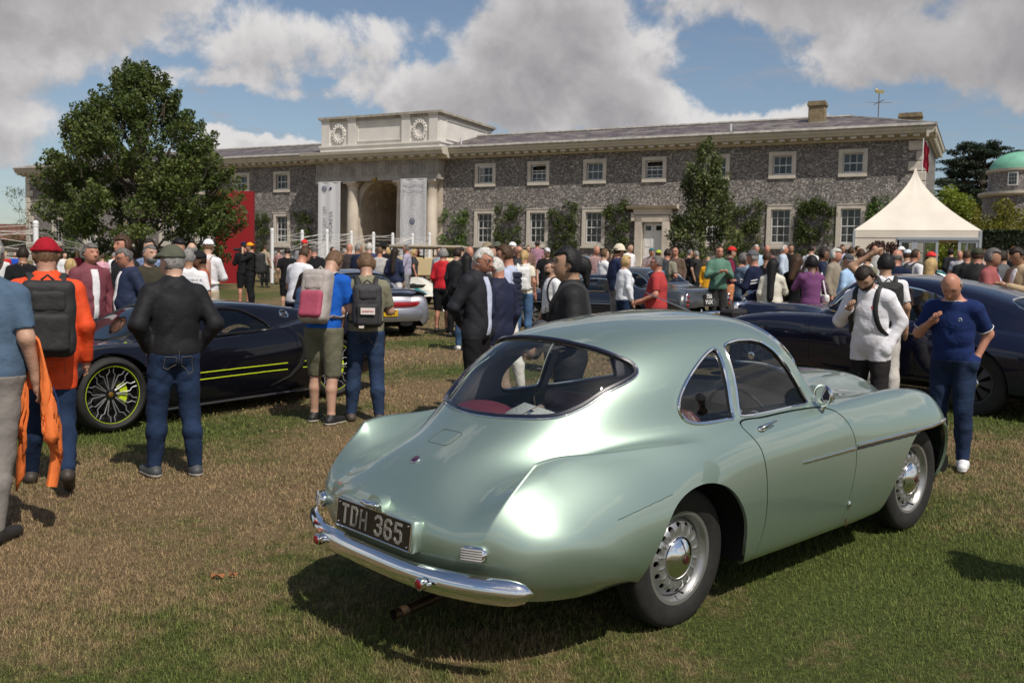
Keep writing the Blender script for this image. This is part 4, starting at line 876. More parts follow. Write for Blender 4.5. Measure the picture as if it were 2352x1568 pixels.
def holed_wall(name, s0, s1, z0, z1, holes, m, o=0., depth=.22, parent=None):
    ss = sorted({s0, s1, *[h[0] for h in holes], *[h[1] for h in holes]}); zs = sorted({z0, z1, *[h[2] for h in holes], *[h[3] for h in holes]}); g = G()
    for a, b_ in zip(ss, ss[1:]):
        for c, d in zip(zs, zs[1:]):
            if any(h[0] <= (a+b_)/2 <= h[1] and h[2] <= (c+d)/2 <= h[3] for h in holes): continue
            g.add([(a, o, c), (b_, o, c), (b_, o, d), (a, o, d)], [(0, 1, 2, 3)])
    for h in holes:
        a, b_, c, d = h[:4]; q = [(a, c), (b_, c), (b_, d), (a, d)]
        for i in range(4):
            (x0, y0), (x1, y1) = q[i], q[(i+1) % 4]; g.add([(x0, o, y0), (x1, o, y1), (x1, o-depth, y1), (x0, o-depth, y0)], [(0, 1, 2, 3)])
        g.add([(a, o-depth-.6, c), (b_, o-depth-.6, c), (b_, o-depth-.6, d), (a, o-depth-.6, d)], [(0, 1, 2, 3)])
    return g.build(name, m, parent or SB)
def window(sc, z0, z1, w, cols, rows, o=0., opened=0, curtain=False, sill=False):
    t = .23; r = bpy.data.objects.new('window', None); link(r, SB); r.location = (sc, o, 0); a, b_ = w/2-t, w/2
    g = G(); d = .10; zi0, zi1 = z0+t, z1-t
    g.box((-(a+b_)/2, d/2-.02, (z0+z1)/2), (t, d, z1-z0)); g.box(((a+b_)/2, d/2-.02, (z0+z1)/2), (t, d, z1-z0)); g.box((0, d/2-.021, z1-t/2), (2*a, d, t)); g.box((0, d/2-.021, z0+t/2), (2*a, d, t))
    g.box((0, .03, z1+.02), (w+.06, .16, .05)) if sill else None; g.box((0, .05, z0-.05), (w+.1, .2, .12)) if sill else None
    g.build('surround', STONE, r)
    g = G(); f = .06
    for sx in (-1, 1): g.box((sx*(a-f/2), -.13, (zi0+zi1)/2), (f, .05, zi1-zi0))
    g.box((0, -.13, zi1-f/2), (2*a-2*f, .05, f)); g.box((0, -.13, zi0+f/2+.01), (2*a-2*f, .06, f*1.3)); g.box((0, -.125, (zi0+zi1)/2), (2*a-2*f, .05, .05)); g.build('frame', WHITEP, r)
    g = G(); zt = zi1 if not opened else zi1-(zi1-zi0)*.33
    for i in range(1, cols): x = -a+2*a*i/cols; g.box((x, -.14, (zi0+zt)/2), (.026, .03, zt-zi0))
    for j in range(1, rows):
        z = zi0+(zi1-zi0)*j/rows
        if z < zt+.01 and j*2 != rows: g.box((0, -.139, z), (2*a, .03, .026))
    if opened: g.box((0, -.139, zt), (2*a, .03, .04)); g.box((0, -.12, zi0+.22), (2*a, .03, .03))
    g.build('glazing_bars', WHITEP, r)
    g = G(); g.add([(-a, -.16, zi0), (a, -.16, zi0), (a, -.16, zt), (-a, -.16, zt)], [(0, 1, 2, 3)]); g.build('pane', glass('window_glass', (.55, .58, .58)), r)
    if curtain:
        g = G(); n = 24
        for (x0, x1) in (((-a, -a*.25), (a*.25, a)) if curtain == 1 else ((-a, a),)):
            P = [(x0+(x1-x0)*i/n, -.30+.03*math.sin(i*1.9), z) for i in range(n+1) for z in (zi0, zi1)]; g.add(P, [(2*i, 2*i+2, 2*i+3, 2*i+1) for i in range(n)])
        g.build('curtain', CURT, r)
    return r
def block():
    US = [3.8, 7.7, 11.55, 15.45, 19.37, 23.3, 27.22]; LS = [44.45, 48.35, 52.3, 56.2, 60.1, 64.9, 68.8]; w = 1.56
    for (s0, s1, cs) in ((.0, 31.2, US), (40.2, 72.9, LS)):
        holes = []
        for i, c in enumerate(cs):
            holes.append((c-w/2+.2, c+w/2-.2, 8.1, 9.3))
            if not (cs is US and i == 3): holes.append((c-w/2+.2, c+w/2-.2, 4.15, 6.2))
        if cs is US: holes.append((14.75, 16.1, 1.5, 5.45))
        holed_wall('flint_wall', s0, s1, 1.2, 10.3, holes, FLINT)
        for i, c in enumerate(cs):
            window(c, 7.93, 9.48, w, 3, 2, opened=(cs is US and i in (3, 5)), curtain=(2 if cs is US and i == 4 else (1 if (cs is US and i in (0, 1)) or (cs is LS and i < 2) else False)))
            if not (cs is US and i == 3): window(c, 3.97, 6.38, w, 3, 4, sill=True, curtain=(1 if (cs is US and i in (0, 1)) else False))
    # end wall, back box so that the block is solid
    g = G(); g.add([(0, 0, 1.2), (0, -9.0, 1.2), (0, -9.0, 10.3), (0, 0, 10.3)], [(0, 1, 2, 3)]); g.add([(72.9, 0, 1.2), (72.9, -9, 1.2), (72.9, -9, 10.3), (72.9, 0, 10.3)], [(3, 2, 1, 0)]); g.add([(0, -9, 1.2), (72.9, -9, 1.2), (72.9, -9, 10.3), (0, -9, 10.3)], [(3, 2, 1, 0)]); g.build('flint_wall', FLINT, SB)
    # quoins
    for s, sg in ((.0, 1), (72.9, -1)):
        z = 2.0; i = 0
        while z < 9.9:
            ln = .95 if i % 2 else .55; g = G(); g.box((s+sg*ln/2-sg*.03, .0, z+.26), (ln, .14, .52), bev=.03); g.build('quoin', STONE, SB); z += .56; i += 1
    # cornice: bed mould, soffit board and gutter fascia, in runs beside the gate
    for (s0, s1) in ((-.45, 30.1), (41.1, 73.3)):
        g = G(); L0 = s1-s0; c = (s0+s1)/2
        g.prism([(.0, 9.88), (.10, 9.88), (.14, 9.98), (.14, 10.06), (.74, 10.12), (.78, 10.22), (.86, 10.30), (.90, 10.50), (.0, 10.52)], s0, s1, 'yz'); g.build('cornice', CORN, SB)
        n = int(L0/.66)
        for i in range(n+1):
            g = G(); g.box((s0+.3+(L0-.6)*i/n, .42, 10.03), (.34, .50, .13)); g.build('modillion', CORN, SB)
        g = G(); g.tube([(s0, .93, 10.50), (s1, .93, 10.50)], .06, 6); g.build('gutter', LEAD, SB)
    g = G()
    for q in range(12): g.box((-.22, -.5-.8*q, 10.03), (.3, .34, .13))
    g.prism([(.0, 9.88), (-.10, 9.88), (-.14, 9.98), (-.14, 10.06), (-.34, 10.12), (-.38, 10.22), (-.44, 10.30), (-.47, 10.50), (.0, 10.52)], .88, -9.5, 'xz'); g.build('end_cornice', CORN, SB)
    # hipped slate roofs
    for (s0, s1, h0, h1) in ((-.5, 30.6, 4.6, 30.6), (40.2, 73.35, 40.2, 69.0)):
        g = G(); yr, zr = -4.7, 12.05
        g.add([(s0, .93, 10.53), (s1, .93, 10.53), (h1, yr, zr), (h0, yr, zr)], [(0, 1, 2, 3)]); g.add([(s0, -10.3, 10.53), (s1, -10.3, 10.53), (h1, yr, zr), (h0, yr, zr)], [(3, 2, 1, 0)])
        g.add([(s0, .93, 10.53), (h0, yr, zr), (s0, -10.3, 10.53)], [(0, 1, 2)]); g.add([(s1, .93, 10.53), (h1, yr, zr), (s1, -10.3, 10.53)], [(2, 1, 0)]); g.build('roof', SLATE, SB)
        g = G(); g.tube([(h0, yr, zr+.03), (h1, yr, zr+.03)], .11, 6); g.build('ridge', LEAD, SB)
        g = G(); e = (s0, .93, 10.55) if s0 < 0 else (s1, .93, 10.55); hh = (h0, yr, zr) if s0 < 0 else (h1, yr, zr); g.tube([e, hh], .09, 6); e2 = (e[0], -10.3, 10.55); g.tube([e2, hh], .09, 6); g.build('hip', LEAD, SB)
        g = G(); g.prism([(.95, 10.535), (.93, 10.60), (.6, 10.68), (.58, 10.60)], s0+.05, s1, 'yz'); g.build('eaves_course', LEAD, SB)
    CH = mat('chimney_brick', (.22, .17, .10), .9, var=.35, vscale=4, bump=.4)
    for (s, o, z, dx, dy) in ((6.4, -3.4, 12.75, .95, .8), (1.6, -9.3, 12.72, 1.3, .9)):
        g = G(); g.box((s, o, z-1.1), (dx, dy, 2.2), bev=.03); g.box((s, o, z-.12), (dx+.14, dy+.14, .16)); g.box((s, o, z+.02), (dx+.05, dy+.05, .12)); g.build('chimney', CH, SB)
    g = G(); g.cyl((10.8, .0, 10.8), (10.8, .0, 11.25), .07, 8); g.cyl((29.3, -.3, 10.8), (29.3, -.3, 11.3), .06, 8); g.build('vent_pipe', mat('grey_vent', (.55, .55, .55), .6), SB)
    # lime bloom patch on the flint
    # doorcase
    d = bpy.data.objects.new('entrance', None); link(d, SB); d.location = (15.42, 0, 0)
    g = G(); g.box((-.88, .12, 3.7), (.44, .3, 4.1)); g.box((.88, .12, 3.7), (.44, .3, 4.1)); g.box((0, .12, 5.68), (2.2, .30, .40)); g.box((0, .14, 6.1), (2.44, .26, .35)); g.box((-1.25, .12, 5.8), (.22, .3, .5)); g.box((1.25, .12, 5.8), (.22, .3, .5))
    g.prism([(.0, 6.26), (.35, 6.28), (.48, 6.36), (.55, 6.48), (.0, 6.52)], -1.62, 1.62, 'yz'); g.build('surround', STONE2, d)
    for sx in (-1, 1):
        g = G(); g.box((sx*.335, -.15, 4.0), (.655, .06, 2.95)); g.box((sx*.335, -.115, 4.9), (.44, .03, .05)); g.box((sx*.335, -.115, 4.0), (.44, .03, .05)); g.box((sx*.335-.2, -.115, 4.2), (.04, .03, 1.4)); g.box((sx*.335+.2, -.115, 4.2), (.04, .03, 1.4)); lf = g.build('door_leaf', WHITEP, d)
        g = G(); g.box((sx*.335, -.112, 5.12), (.34, .02, .28)); g.build('pane', PANE, lf)
    # -------- gateway
    gm = STONE; s0, s1 = 31.0, 41.25; c = 36.05; o = .95
    gt = bpy.data.objects.new('gateway', None); link(gt, SB); gt.location = (-.6, 0, -.15)
    # back wall with the arch
    ac, ar, az = 36.05, 1.86, 6.85; g = G(); n = 24
    ring = [(ac+ar*math.cos(math.pi*i/n), az+ar*math.sin(math.pi*i/n)) for i in range(n+1)]; top = 9.0
    prof = [(ac+ar, 1.2)]+ring+[(ac-ar, 1.2)]
    outer = [(38.6, 1.2)]+[(ac+2.55*math.cos(math.pi*i/n) if True else 0, 0) for i in range(n+1)]+[(33.5, 1.2)]
    P = []
    for i, (x, z) in enumerate(prof):
        if i == 0: q = (41.0, 1.2)
        elif i == len(prof)-1: q = (31.2, 1.2)
        else:
            th = math.pi*(i-1)/n; ux, uz = math.cos(th), math.sin(th); k = min(4.95/max(abs(ux), 1e-6), (top-az)/max(uz, 1e-6)); q = (ac+ux*min(k, 9), az+uz*min(k, 9)); q = (min(41., max(31.2, q[0])), min(top, q[1]))
        P += [(x, -.05, z), (q[0], -.05, q[1])]
    g.add(P, [(2*i, 2*i+1, 2*i+3, 2*i+2) for i in range(len(prof)-1)])
    g.box((31.6, -.04, 5.2), (1.0, .1, 8.)); g.box((40.5, -.04, 5.2), (1.0, .1, 8.)); g.build('archway_wall', STONE2, gt)
    g = G(); P = []
    for (x, z) in prof: P += [(x, -.05, z), (x, -8.9, z)]
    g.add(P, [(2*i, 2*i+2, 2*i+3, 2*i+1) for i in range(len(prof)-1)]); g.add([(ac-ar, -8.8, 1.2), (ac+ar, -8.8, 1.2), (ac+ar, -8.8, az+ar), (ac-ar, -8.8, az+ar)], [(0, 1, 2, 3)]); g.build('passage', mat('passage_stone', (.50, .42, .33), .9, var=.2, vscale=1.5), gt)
    g = G()
    for r0_, r1_, oo in ((1.86, 2.12, .08), (2.12, 2.28, .13)):
        A_ = [(ac+r0_*math.cos(math.pi*i/n), az+r0_*math.sin(math.pi*i/n)) for i in range(n+1)]; B_ = [(ac+r1_*math.cos(math.pi*i/n), az+r1_*math.sin(math.pi*i/n)) for i in range(n+1)]; V = []
        for (a, b2) in zip(A_, B_): V += [(a[0], -.04, a[1]), (a[0], oo, a[1]), (b2[0], oo, b2[1]), (b2[0], -.04, b2[1])]
        g.add(V, [(4*i+j, 4*i+4+j, 4*i+4+(j+1) % 4, 4*i+(j+1) % 4) for i in range(n) for j in range(4)])
    g.build('archivolt', STONE, gt)
    for sx in (-1, 1):
        g = G(); g.box((ac+sx*(ar+.22), -.0, 3.9), (.5, .3, 5.4)); g.box((ac+sx*(ar+.2), .03, 6.65), (.62, .42, .12)); g.box((ac+sx*(ar+.2), .03, 6.78), (.72, .5, .12)); g.build('pier', STONE2, gt)
    # coffers in the vault
    for j in range(6):
        for i in range(7):
            g = G(); th = math.pi*(.5+i)/7; g.tube([(ac+(ar-.03)*math.cos(th), -.8-j*1.2, az+(ar-.03)*math.sin(th)), (ac+(ar-.1)*math.cos(th), -.8-j*1.2, az+(ar-.1)*math.sin(th))], .22, 8); g.build('coffer', mat('coffer_stone', (.52, .44, .35), .9), gt)
    # columns
    for s in (31.72, 34.05, 38.25, 40.65):
        g = G(); g.lathe([(.47, 2.2), (.47, 2.5), (.45, 4), (.41, 7.2), (.385, 8.0), (.40, 8.04), (.385, 8.08), (.385, 8.25), (.43, 8.30), (.50, 8.42), (.50, 8.47)], 24, c=(s, .48, 0)); g.box((s, .48, 8.54), (1.08, 1.0, .14)); g.build('column', STONE2, gt, smooth=True)
    # entablature
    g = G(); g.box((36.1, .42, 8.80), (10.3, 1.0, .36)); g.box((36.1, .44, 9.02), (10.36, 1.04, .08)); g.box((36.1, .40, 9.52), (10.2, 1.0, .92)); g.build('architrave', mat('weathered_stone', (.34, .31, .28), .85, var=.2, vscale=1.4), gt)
    for i in range(11):
        s = 31.25+i*.97; g = G()
        for k in (-.13, 0, .13): g.box((s+k, .93, 9.5), (.085, .07, .84))
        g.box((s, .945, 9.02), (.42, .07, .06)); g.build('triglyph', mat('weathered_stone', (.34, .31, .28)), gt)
        if i < 10:
            g = G(); c2 = s+.485
            if i % 2: 
                for sg in (-1, 1): g.tube([(c2-.2*sg, .915, 9.2), (c2+.2*sg, .94, 9.8)], .035, 5)
            else: g.ell((c2, .92, 9.5), (.13, .05, .2), 8, 6); g.tube([(c2-.2, .92, 9.75), (c2-.08, .95, 9.62), (c2+.08, .95, 9.62), (c2+.2, .92, 9.75)], .03, 5)
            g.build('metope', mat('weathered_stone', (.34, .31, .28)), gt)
    g = G(); g.prism([(.0, 9.98), (1.0, 9.98), (1.04, 10.08), (1.06, 10.14), (1.66, 10.2), (1.70, 10.32), (1.80, 10.42), (1.84, 10.62), (.0, 10.68)], 30.2, 42.0, 'yz'); g.build('cornice', CORN, gt)
    for i in range(13): g = G(); g.box((31.0+i*.84, 1.35, 10.12), (.42, .46, .13)); g.build('modillion', CORN, gt)
    # attic
    g = G(); g.box((35.9, -3.1, 11.85), (9.7, 7.6, 2.4)); g.build('attic', PLASTER, gt)
    g = G(); g.box((35.9, -3.1, 10.88), (10.0, 7.9, .42)); g.box((35.9, -3.1, 11.14), (10.15, 8.05, .12)); g.build('attic_plinth', PLASTER, gt)
    g = G(); g.box((35.9, -3.1, 12.98), (9.95, 7.85, .16)); g.box((35.9, -3.1, 13.12), (10.25, 8.15, .16)); g.build('attic_cornice', mat('lichen_coping', (.33, .30, .25), .9, var=.3, vscale=2), gt)
    for s in (31.45, 33.65, 38.15, 40.45):
        g = G(); g.box((s, .76, 12.05), (.68, .16, 1.7)); g.box((s, .76, 13.05), (.74, .3, .26)); g.box((s, .79, 11.14), (.74, .22, .13)); g.build('pilaster', PLASTER, gt)
    g = G()
    for (a, b2, c2, d2) in ((35.9, 3.7, 12.72, .07), (35.9, 3.7, 11.42, .07)): g.box((a, .73, c2), (b2, .08, d2))
    for s in (34.08, 37.72): g.box((s, .73, 12.07), (.07, .08, 1.23))
    g.build('panel_moulding', PLASTER, gt)
    for s in (32.55, 39.3):
        g = G(); th = np.linspace(0, 2*math.pi, 49)[:-1]; g.tube([(s+.46*math.cos(a), .76, 12.02+.56*math.sin(a)) for a in th], .09, 7, closed=True)
        for k, a in enumerate(np.linspace(0, 2*math.pi, 33)[:-1]): rr = 1+.14*(k % 2*2-1); g.ell((s+.46*rr*math.cos(a), .82, 12.02+.56*rr*math.sin(a)), (.07, .06, .09), 6, 4)
        g.build('wreath', PLASTER, gt)
    # hexagon of plaster flank panel
    g = G()
    for (y_, z_, dy, dz) in ((-3.1, 12.72, 5.9, .07), (-3.1, 11.42, 5.9, .07), (-.2, 12.07, .07, 1.3), (-6., 12.07, .07, 1.3)): g.box((31.02, y_, z_), (.08, dy, dz))
    g.build('panel_moulding', PLASTER, gt)
block()
# weather vane behind the ridge
p = onpl(2017, 272, fpt(0, -9.5, 0), fn); q = onpl(2017, 213, fpt(0, -9.5, 0), fn)
wv = empty('weather_vane', p, 0, 'thin iron weather vane with compass arms above the right end of the roof', 'weather vane'); hgt = q[2]-p[2]; IRON = mat('grey_iron', (.16, .15, .13), .6, .4)
g = G(); g.cyl((0, 0, -.6), (0, 0, hgt), .035, 6); g.build('mast', IRON, wv); g = G(); g.cyl((-.85, 0, hgt*.62), (.85, 0, hgt*.62), .02, 6); g.cyl((0, -.85, hgt*.62), (0, .85, hgt*.62), .02, 6); g.build('compass_arms', IRON, wv)
g = G(); g.box((.05, 0, hgt+.05), (.5, .03, .2)); g.ell((-.18, 0, hgt+.12), (.12, .03, .12)); g.build('pointer', mat('gilt', (.35, .28, .12), .5, .5), wv)
# climbers on the wall between the windows
ivy = [leaf_mat('climber_leaf', (.018, .03, .008), (.10, .135, .035), (.16, .18, .05)), leaf_mat('climber_leaf_bright', (.03, .06, .01), (.12, .20, .04), (.2, .28, .07))]
def climber(s0, s1, z1, k, label, seed, dens=1., z0=2.3):
    rng = np.random.default_rng(seed); w = s1-s0; n = int(w*(z1-z0)*5*dens)+3; C = np.stack([rng.uniform(s0, s1, n), rng.uniform(.10, .38, n), z0+(z1-z0)*rng.uniform(0, 1, n)**.85], 1)
    C = np.vstack([C, np.stack([rng.uniform(s0, s1, 5), rng.uniform(.1, .3, 5), rng.uniform(z1-.1, z1+.35, 5)], 1)]); o_ = fW+fe*((s0+s1)/2); o_[2] = z0
    r = bpy.data.objects.new('wall_climber', None); link(r); r.matrix_world = frame(o_, fe, fn, (0, 0, 1)); tag(r, label, 'climbing plant', 'climbing plants trained on the flint wall'); C -= np.array([(s0+s1)/2, 0, z0])
    leaves('foliage', C, np.full((len(C), 3), .30)*rng.uniform(.7, 1.2, (len(C), 1)), int(95), .11, ivy[k], r, rng)
    g = G()
    for i in range(4): x = rng.uniform(-w/2*.8, w/2*.8); limb(g, (x*.5, .06, -.2), (x, .1, (z1-z0)*.8), .03, .01, rng)
    g.build('stem', BARK, r)
for a in ((28.5, 30.5, 5.9, 1, 'bright ragged climber on the flint wall beside the right gate column', .65), (24.35, 26.3, 6.35, 0, 'dense climber between the first and second ground windows right of the arch', 1), (20.45, 22.4, 6.3, 0, 'climber between the second and third ground windows right of the arch', 1),
          (16.95, 18.5, 6.4, 0, 'climber filling the wall just left of the white double door', 1.1), (8.7, 10.9, 6.3, 0, 'broad climber between the young oak and the tall sash window', 1.), (4.75, 6.7, 6.45, 0, 'square dense climber between the last two ground windows', 1.2), (1.2, 2.85, 6.3, 1, 'climber at the right end of the wall behind the marquee', .9),
          (45.6, 47.4, 5.9, 0, 'small climber between the red board and a ground window', .7), (41.6, 43.2, 6.0, 0, 'small climber in the shadow left of the left gate column', .6), (66.2, 67.9, 5.9, 1, 'climber near the left end of the flint wall behind the oak', .7)):
    climber(a[0], a[1], a[2], a[3], a[4], int(a[0]*10), a[5])
# ---------------------------------------------------------------- the other cars
def anet(st):
    net = []
    for q in st:
        x, zb, w, zs, wsh, wg, wr, zr = q; H = zr-zs; L_ = lambda a, b, t: a+(b-a)*t
        net.append([(x, .88*w, zb), (x, .965*w, zb+.07*min(1, (zs-zb)*2)), (x, w, zb+.5*(zs-zb)), (x, .985*w, zs-.22*(zs-zb)), (x, wsh, zs), (x, wg+.03, zs+.02*H+.004), (x, wg, zs+.14*H), (x, L_(wg, wr, .5), zs+.5*H), (x, wr, zs+.84*H), (x, .72*wr, zs+.955*H), (x, .36*wr, zr-.01*H), (x, 0, zr)])
    return net
def circ_arch(cx, R, zc=.33): return [(cx-R, -.1)]+[(cx-R*math.cos(a), zc+R*math.sin(a)) for a in np.linspace(0, math.pi, 17)]+[(cx+R, -.1)]
class Car:
    def __init__(s, name, label, st, paint, wb, R=.33, r=.2, track=.68, px=None, side=1, O=None, u=None, side_win=None, rear_win=None, ws=None, nu=110, nv=60, doors=(), wkind='plain', wextra=None, group='show cars parked on the lawn', archR=None, chrome=True, ww=.17, hw=None, gls=None):
        if px: s.root, s.wb = car_root(name, label, px[0], px[1], side*(hw or track+.08), group)
        else: s.root, s.wb = car_root(name, label, None, None, 0, group, O=np.array(O, float), u=u)
        sk = s.sk = CarSkin(anet(st), nu, nv, 2, .85); gl = gls or glass('car_glass_dark', (.45, .48, .47)); wins = []
        if side_win is not None:
            for k, pl in enumerate(side_win if isinstance(side_win[0][0], (list, tuple)) else [side_win]): wins.append(('side_window', 'xz', pl, gl))
        if rear_win is not None: wins.append(('rear_window', 'xy', rear_win, gl))
        if ws is not None: wins.append(('windscreen', 'uv', ws, gl))
        aR = archR or R+.045
        s.parts = car_skin_parts(sk, s.root, paint, [circ_arch(0, aR, R), circ_arch(wb, aR, R)], wins, [('door', d) for d in doors], lip=.02)
        if chrome:
            for k in ('side_window', 'rear_window', 'windscreen'):
                for (o, V, T, sg) in s.parts.get(k, []): edge_trim('window_trim', V, T, .012, CHROME, o, .004, n=5)
        else:
            for k in ('side_window', 'rear_window', 'windscreen'):
                for (o, V, T, sg) in s.parts.get(k, []): edge_trim('window_seal', V, T, .012, BLACKT, o, .002, n=5)
        xs = [q[0] for q in st]; zm = max(q[7] for q in st); g = G(); g.box(((xs[2]+xs[-3])/2, 0, .34), (xs[-3]-xs[2], 2*track-.24, .22)); g.box((0, 0, .46), (.9, 2*track-.3, .4)); g.box((wb, 0, .44), (.9, 2*track-.3, .36)); g.build('chassis', WELL, s.root)
        g = G(); cab = [q for q in st if q[7]-q[3] > .2]; x0, x1 = cab[0][0], cab[-1][0]
        g.box(((x0+x1)/2, 0, .70), (x1-x0, 1.1, .12))
        for sy in (-.34, .34): g.box(((x0+x1)/2-.15, sy, .88), (.16, .44, .44), bev=.05)
        g.box((x1-.05, 0, .84), (.3, 1.15, .2), bev=.04); g.build('seats', DARKIN, s.root)
        for x in (0, wb):
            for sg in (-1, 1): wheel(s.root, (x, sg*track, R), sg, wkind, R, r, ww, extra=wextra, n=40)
    def bumper(s, x, z, hw, h=.05, bow=.12, m=None, name='bumper'):
        pts = [(x+(bow if x < 0 else -bow)*(abs(t)**2.6), t*hw, z) for t in np.linspace(-1, 1, 21)]; g = G(); g.tube(pts, h, 8, sc=(.5, 1) if True else 1); return g.build(name, m or CHROME, s.root, smooth=True)
# black supercar with yellow-green pinstripes
p_black = mat('deep_black_paint', (.004, .004, .007), .2, 0, .7, .15); lime = mat('acid_lime', (.50, .62, .02), .4); lime2 = lime
st = [(-.92,.50,.70,.60,.6,.4,.3,.63),(-.86,.32,.86,.80,.75,.5,.35,.85),(-.4,.20,.96,.92,.80,.6,.42,.96),(0,.18,.97,.94,.80,.62,.45,1.01),(.45,.14,.96,.89,.84,.66,.50,1.08),(.9,.12,.945,.83,.86,.72,.56,1.135),(1.35,.12,.94,.80,.86,.74,.58,1.16),(1.75,.12,.94,.78,.86,.74,.56,1.11),(2.1,.13,.95,.77,.84,.70,.50,.98),(2.5,.15,.97,.80,.80,.60,.42,.84),(2.85,.18,.965,.80,.78,.5,.35,.745),(3.2,.2,.93,.70,.75,.5,.35,.65),(3.5,.22,.85,.55,.7,.5,.3,.54),(3.66,.32,.70,.40,.55,.4,.25,.42)]
sw = smooth_poly([(.80, .86), (.98, 1.0), (1.2, 1.075), (1.5, 1.085), (1.8, 1.03), (2.1, .915), (2.28, .835), (2.0, .815), (1.5, .82), (1.1, .835)], 4)
c918 = Car('parked_car', 'black low supercar with thin lime pinstripes and lime edged wheels', st, p_black, 2.77, R=.355, r=.268, track=.80, px=((775, 912), (265, 993)), side=1, hw=.93, side_win=sw, ws=[(6.55, 12), (6.55, 9.2), (6.8, 8.4), (8.7, 7.6), (9.15, 8.2), (9.3, 12)], nu=220, nv=110, wkind='spokes', wextra=(lime, (mat('black_rim', (.008, .008, .009), .2, coat=.8), mat('polished_spoke', (.30, .30, .31), .5, .6)), 10), archR=.395, chrome=False, ww=.26,
           doors=[smooth_poly([(.68, .84), (.60, .60), (.72, .34), (1.1, .22), (1.9, .2), (2.25, .26), (2.32, .55), (2.3, .80), (1.6, .808), (1.1, .82)], 4)])
for z_ in (.475, .405):
    for (a, b2) in ((.43, .53), (.74, 2.30), (3.25, 3.5)):
        L_ = c918.sk.side_line([(x, z_ if x < 3 else z_-.06) for x in np.linspace(a, b2, 24)], 1, .004)
        for sg in (1, -1): g = G(); g.tube(L_*[1, sg, 1], .0055, 5, sc=(.4, 1)); g.build('pinstripe', lime, c918.root)
for sg in (1, -1):
    L_ = c918.sk.side_line([(.62, .86), (.52, .72), (.50, .58), (.56, .44), (.70, .32), (.95, .24)], sg, -.004); g = G(); g.tube(L_, [.015, .03, .034, .03, .02, .006], 8, sc=(1, 1)); g.build('side_intake', WELL, c918.root, smooth=True)
    p, n = c918.sk.on_side(.50, .985, sg, .004); t1 = np.array([1., 0, 0]); t1 -= (t1@n)*n; t1 /= np.linalg.norm(t1); t2 = np.cross(n, t1)
    g = G(); th = np.linspace(0, 2*math.pi, 29)[:-1]; g.tube([p+.055*(math.cos(a)*t1+math.sin(a)*t2) for a in th], .009, 6, closed=True); g.tube([p-.05*t1, p+.05*t1], .012, 6, sc=(.4, 1)); g.build('fuel_cap', CHROME, c918.root, smooth=True)
    g = G(); g.tube([c918.sk.on_top(2.45, .62*sg, .004)[0], c918.sk.on_top(3.2, .56*sg, .004)[0]], .006, 5); g.build('bonnet_stripe', lime, c918.root)
g = G(); pts = [(-.62-.06*abs(t)**2, .74*t, 1.00+.015*(1-t*t)) for t in np.linspace(-1, 1, 15)]; g.tube(pts, .05, 8, sc=(1, .25)); g.cyl((-.6, -.4, .9), (-.6, -.4, 1.0), .02); g.cyl((-.6, .4, .9), (-.6, .4, 1.0), .02); g.build('rear_wing', BLACKT, c918.root, smooth=True)
g = G(); g.tube([c918.sk.on_side(x, .20, 1, .01)[0]*[1, 1, 0]+[0, .01, .15] for x in np.linspace(.45, 2.35, 12)], .025, 6, sc=(1, .5)); g.build('side_blade', mat('carbon_blade', (.03, .03, .035), .3, coat=.5), c918.root, smooth=True)
# silver 1980s coupe seen from behind
p_silver = mat('cool_silver_paint', (.33, .33, .37), .32, .7, 1.)
st = [(-1.0,.38,.80,.50,.7,.5,.35,.52),(-.98,.26,.90,.66,.82,.55,.4,.68),(-.86,.22,.92,.84,.84,.6,.42,.87),(-.55,.2,.93,.89,.82,.62,.46,.93),(-.2,.2,.93,.90,.80,.64,.48,.99),(.2,.18,.93,.90,.80,.66,.5,1.10),(.7,.17,.89,.88,.80,.68,.53,1.22),(1.1,.17,.86,.87,.78,.68,.53,1.27),(1.5,.17,.86,.86,.78,.67,.5,1.22),(1.85,.18,.87,.86,.78,.62,.45,1.02),(2.2,.2,.90,.84,.72,.55,.4,.86),(2.6,.22,.86,.72,.66,.5,.35,.74),(2.95,.28,.76,.55,.6,.4,.3,.57)]
d = gp(880, 776); uu = np.array([-.42, .91, 0]); lft = np.array([-uu[1], uu[0], 0])
c959 = Car('parked_car', 'silver 1980s coupe with full width red tail lamp and yellow number plate', st, p_silver, 2.27, R=.32, r=.21, track=.80, O=d+uu*.98, u=uu, side_win=smooth_poly([(.25, .93), (.5, 1.08), (.9, 1.19), (1.3, 1.17), (1.65, 1.02), (1.75, .93), (1., .91)], 3), rear_win=smooth_poly([(.60, 0), (.58, .3), (.5, .47), (.3, .53), (.08, .52), (-.02, .35), (-.05, 0), (-.02, -.2), (.58, -.2)], 3), ws=[(8.2, 12), (8.2, 9), (8.5, 8.2), (9.7, 8.2), (9.8, 12)], nu=160, nv=80, chrome=False, ww=.25)
r = c959.root
g = G(); pts = [(-1.015+.11*abs(t)**3.5, .90*t, .655) for t in np.linspace(-1, 1, 31)]; g.tube(pts, .052, 8, sc=(.35, 1)); g.build('tail_lamp_bar', mat('tail_red', (.30, .006, .012), .15, coat=1., var=.4, vscale=3), r, smooth=True)
for sg in (-1, 1): g = G(); g.tube([(-1.02+.11*abs(t)**3.5, .905*t*sg, .655) for t in np.linspace(.86, .99, 6)], .05, 8, sc=(.4, 1)); g.build('indicator_lens', mat('amber_lens', (.45, .12, .01), .15, coat=1.), r, smooth=True)
g = G(); g.tube([(-1.03+.12*abs(t)**3.5, .91*t, .46) for t in np.linspace(-1, 1, 31)], .13, 10, sc=(.35, 1)); g.build('rear_bumper', p_silver, r, smooth=True)
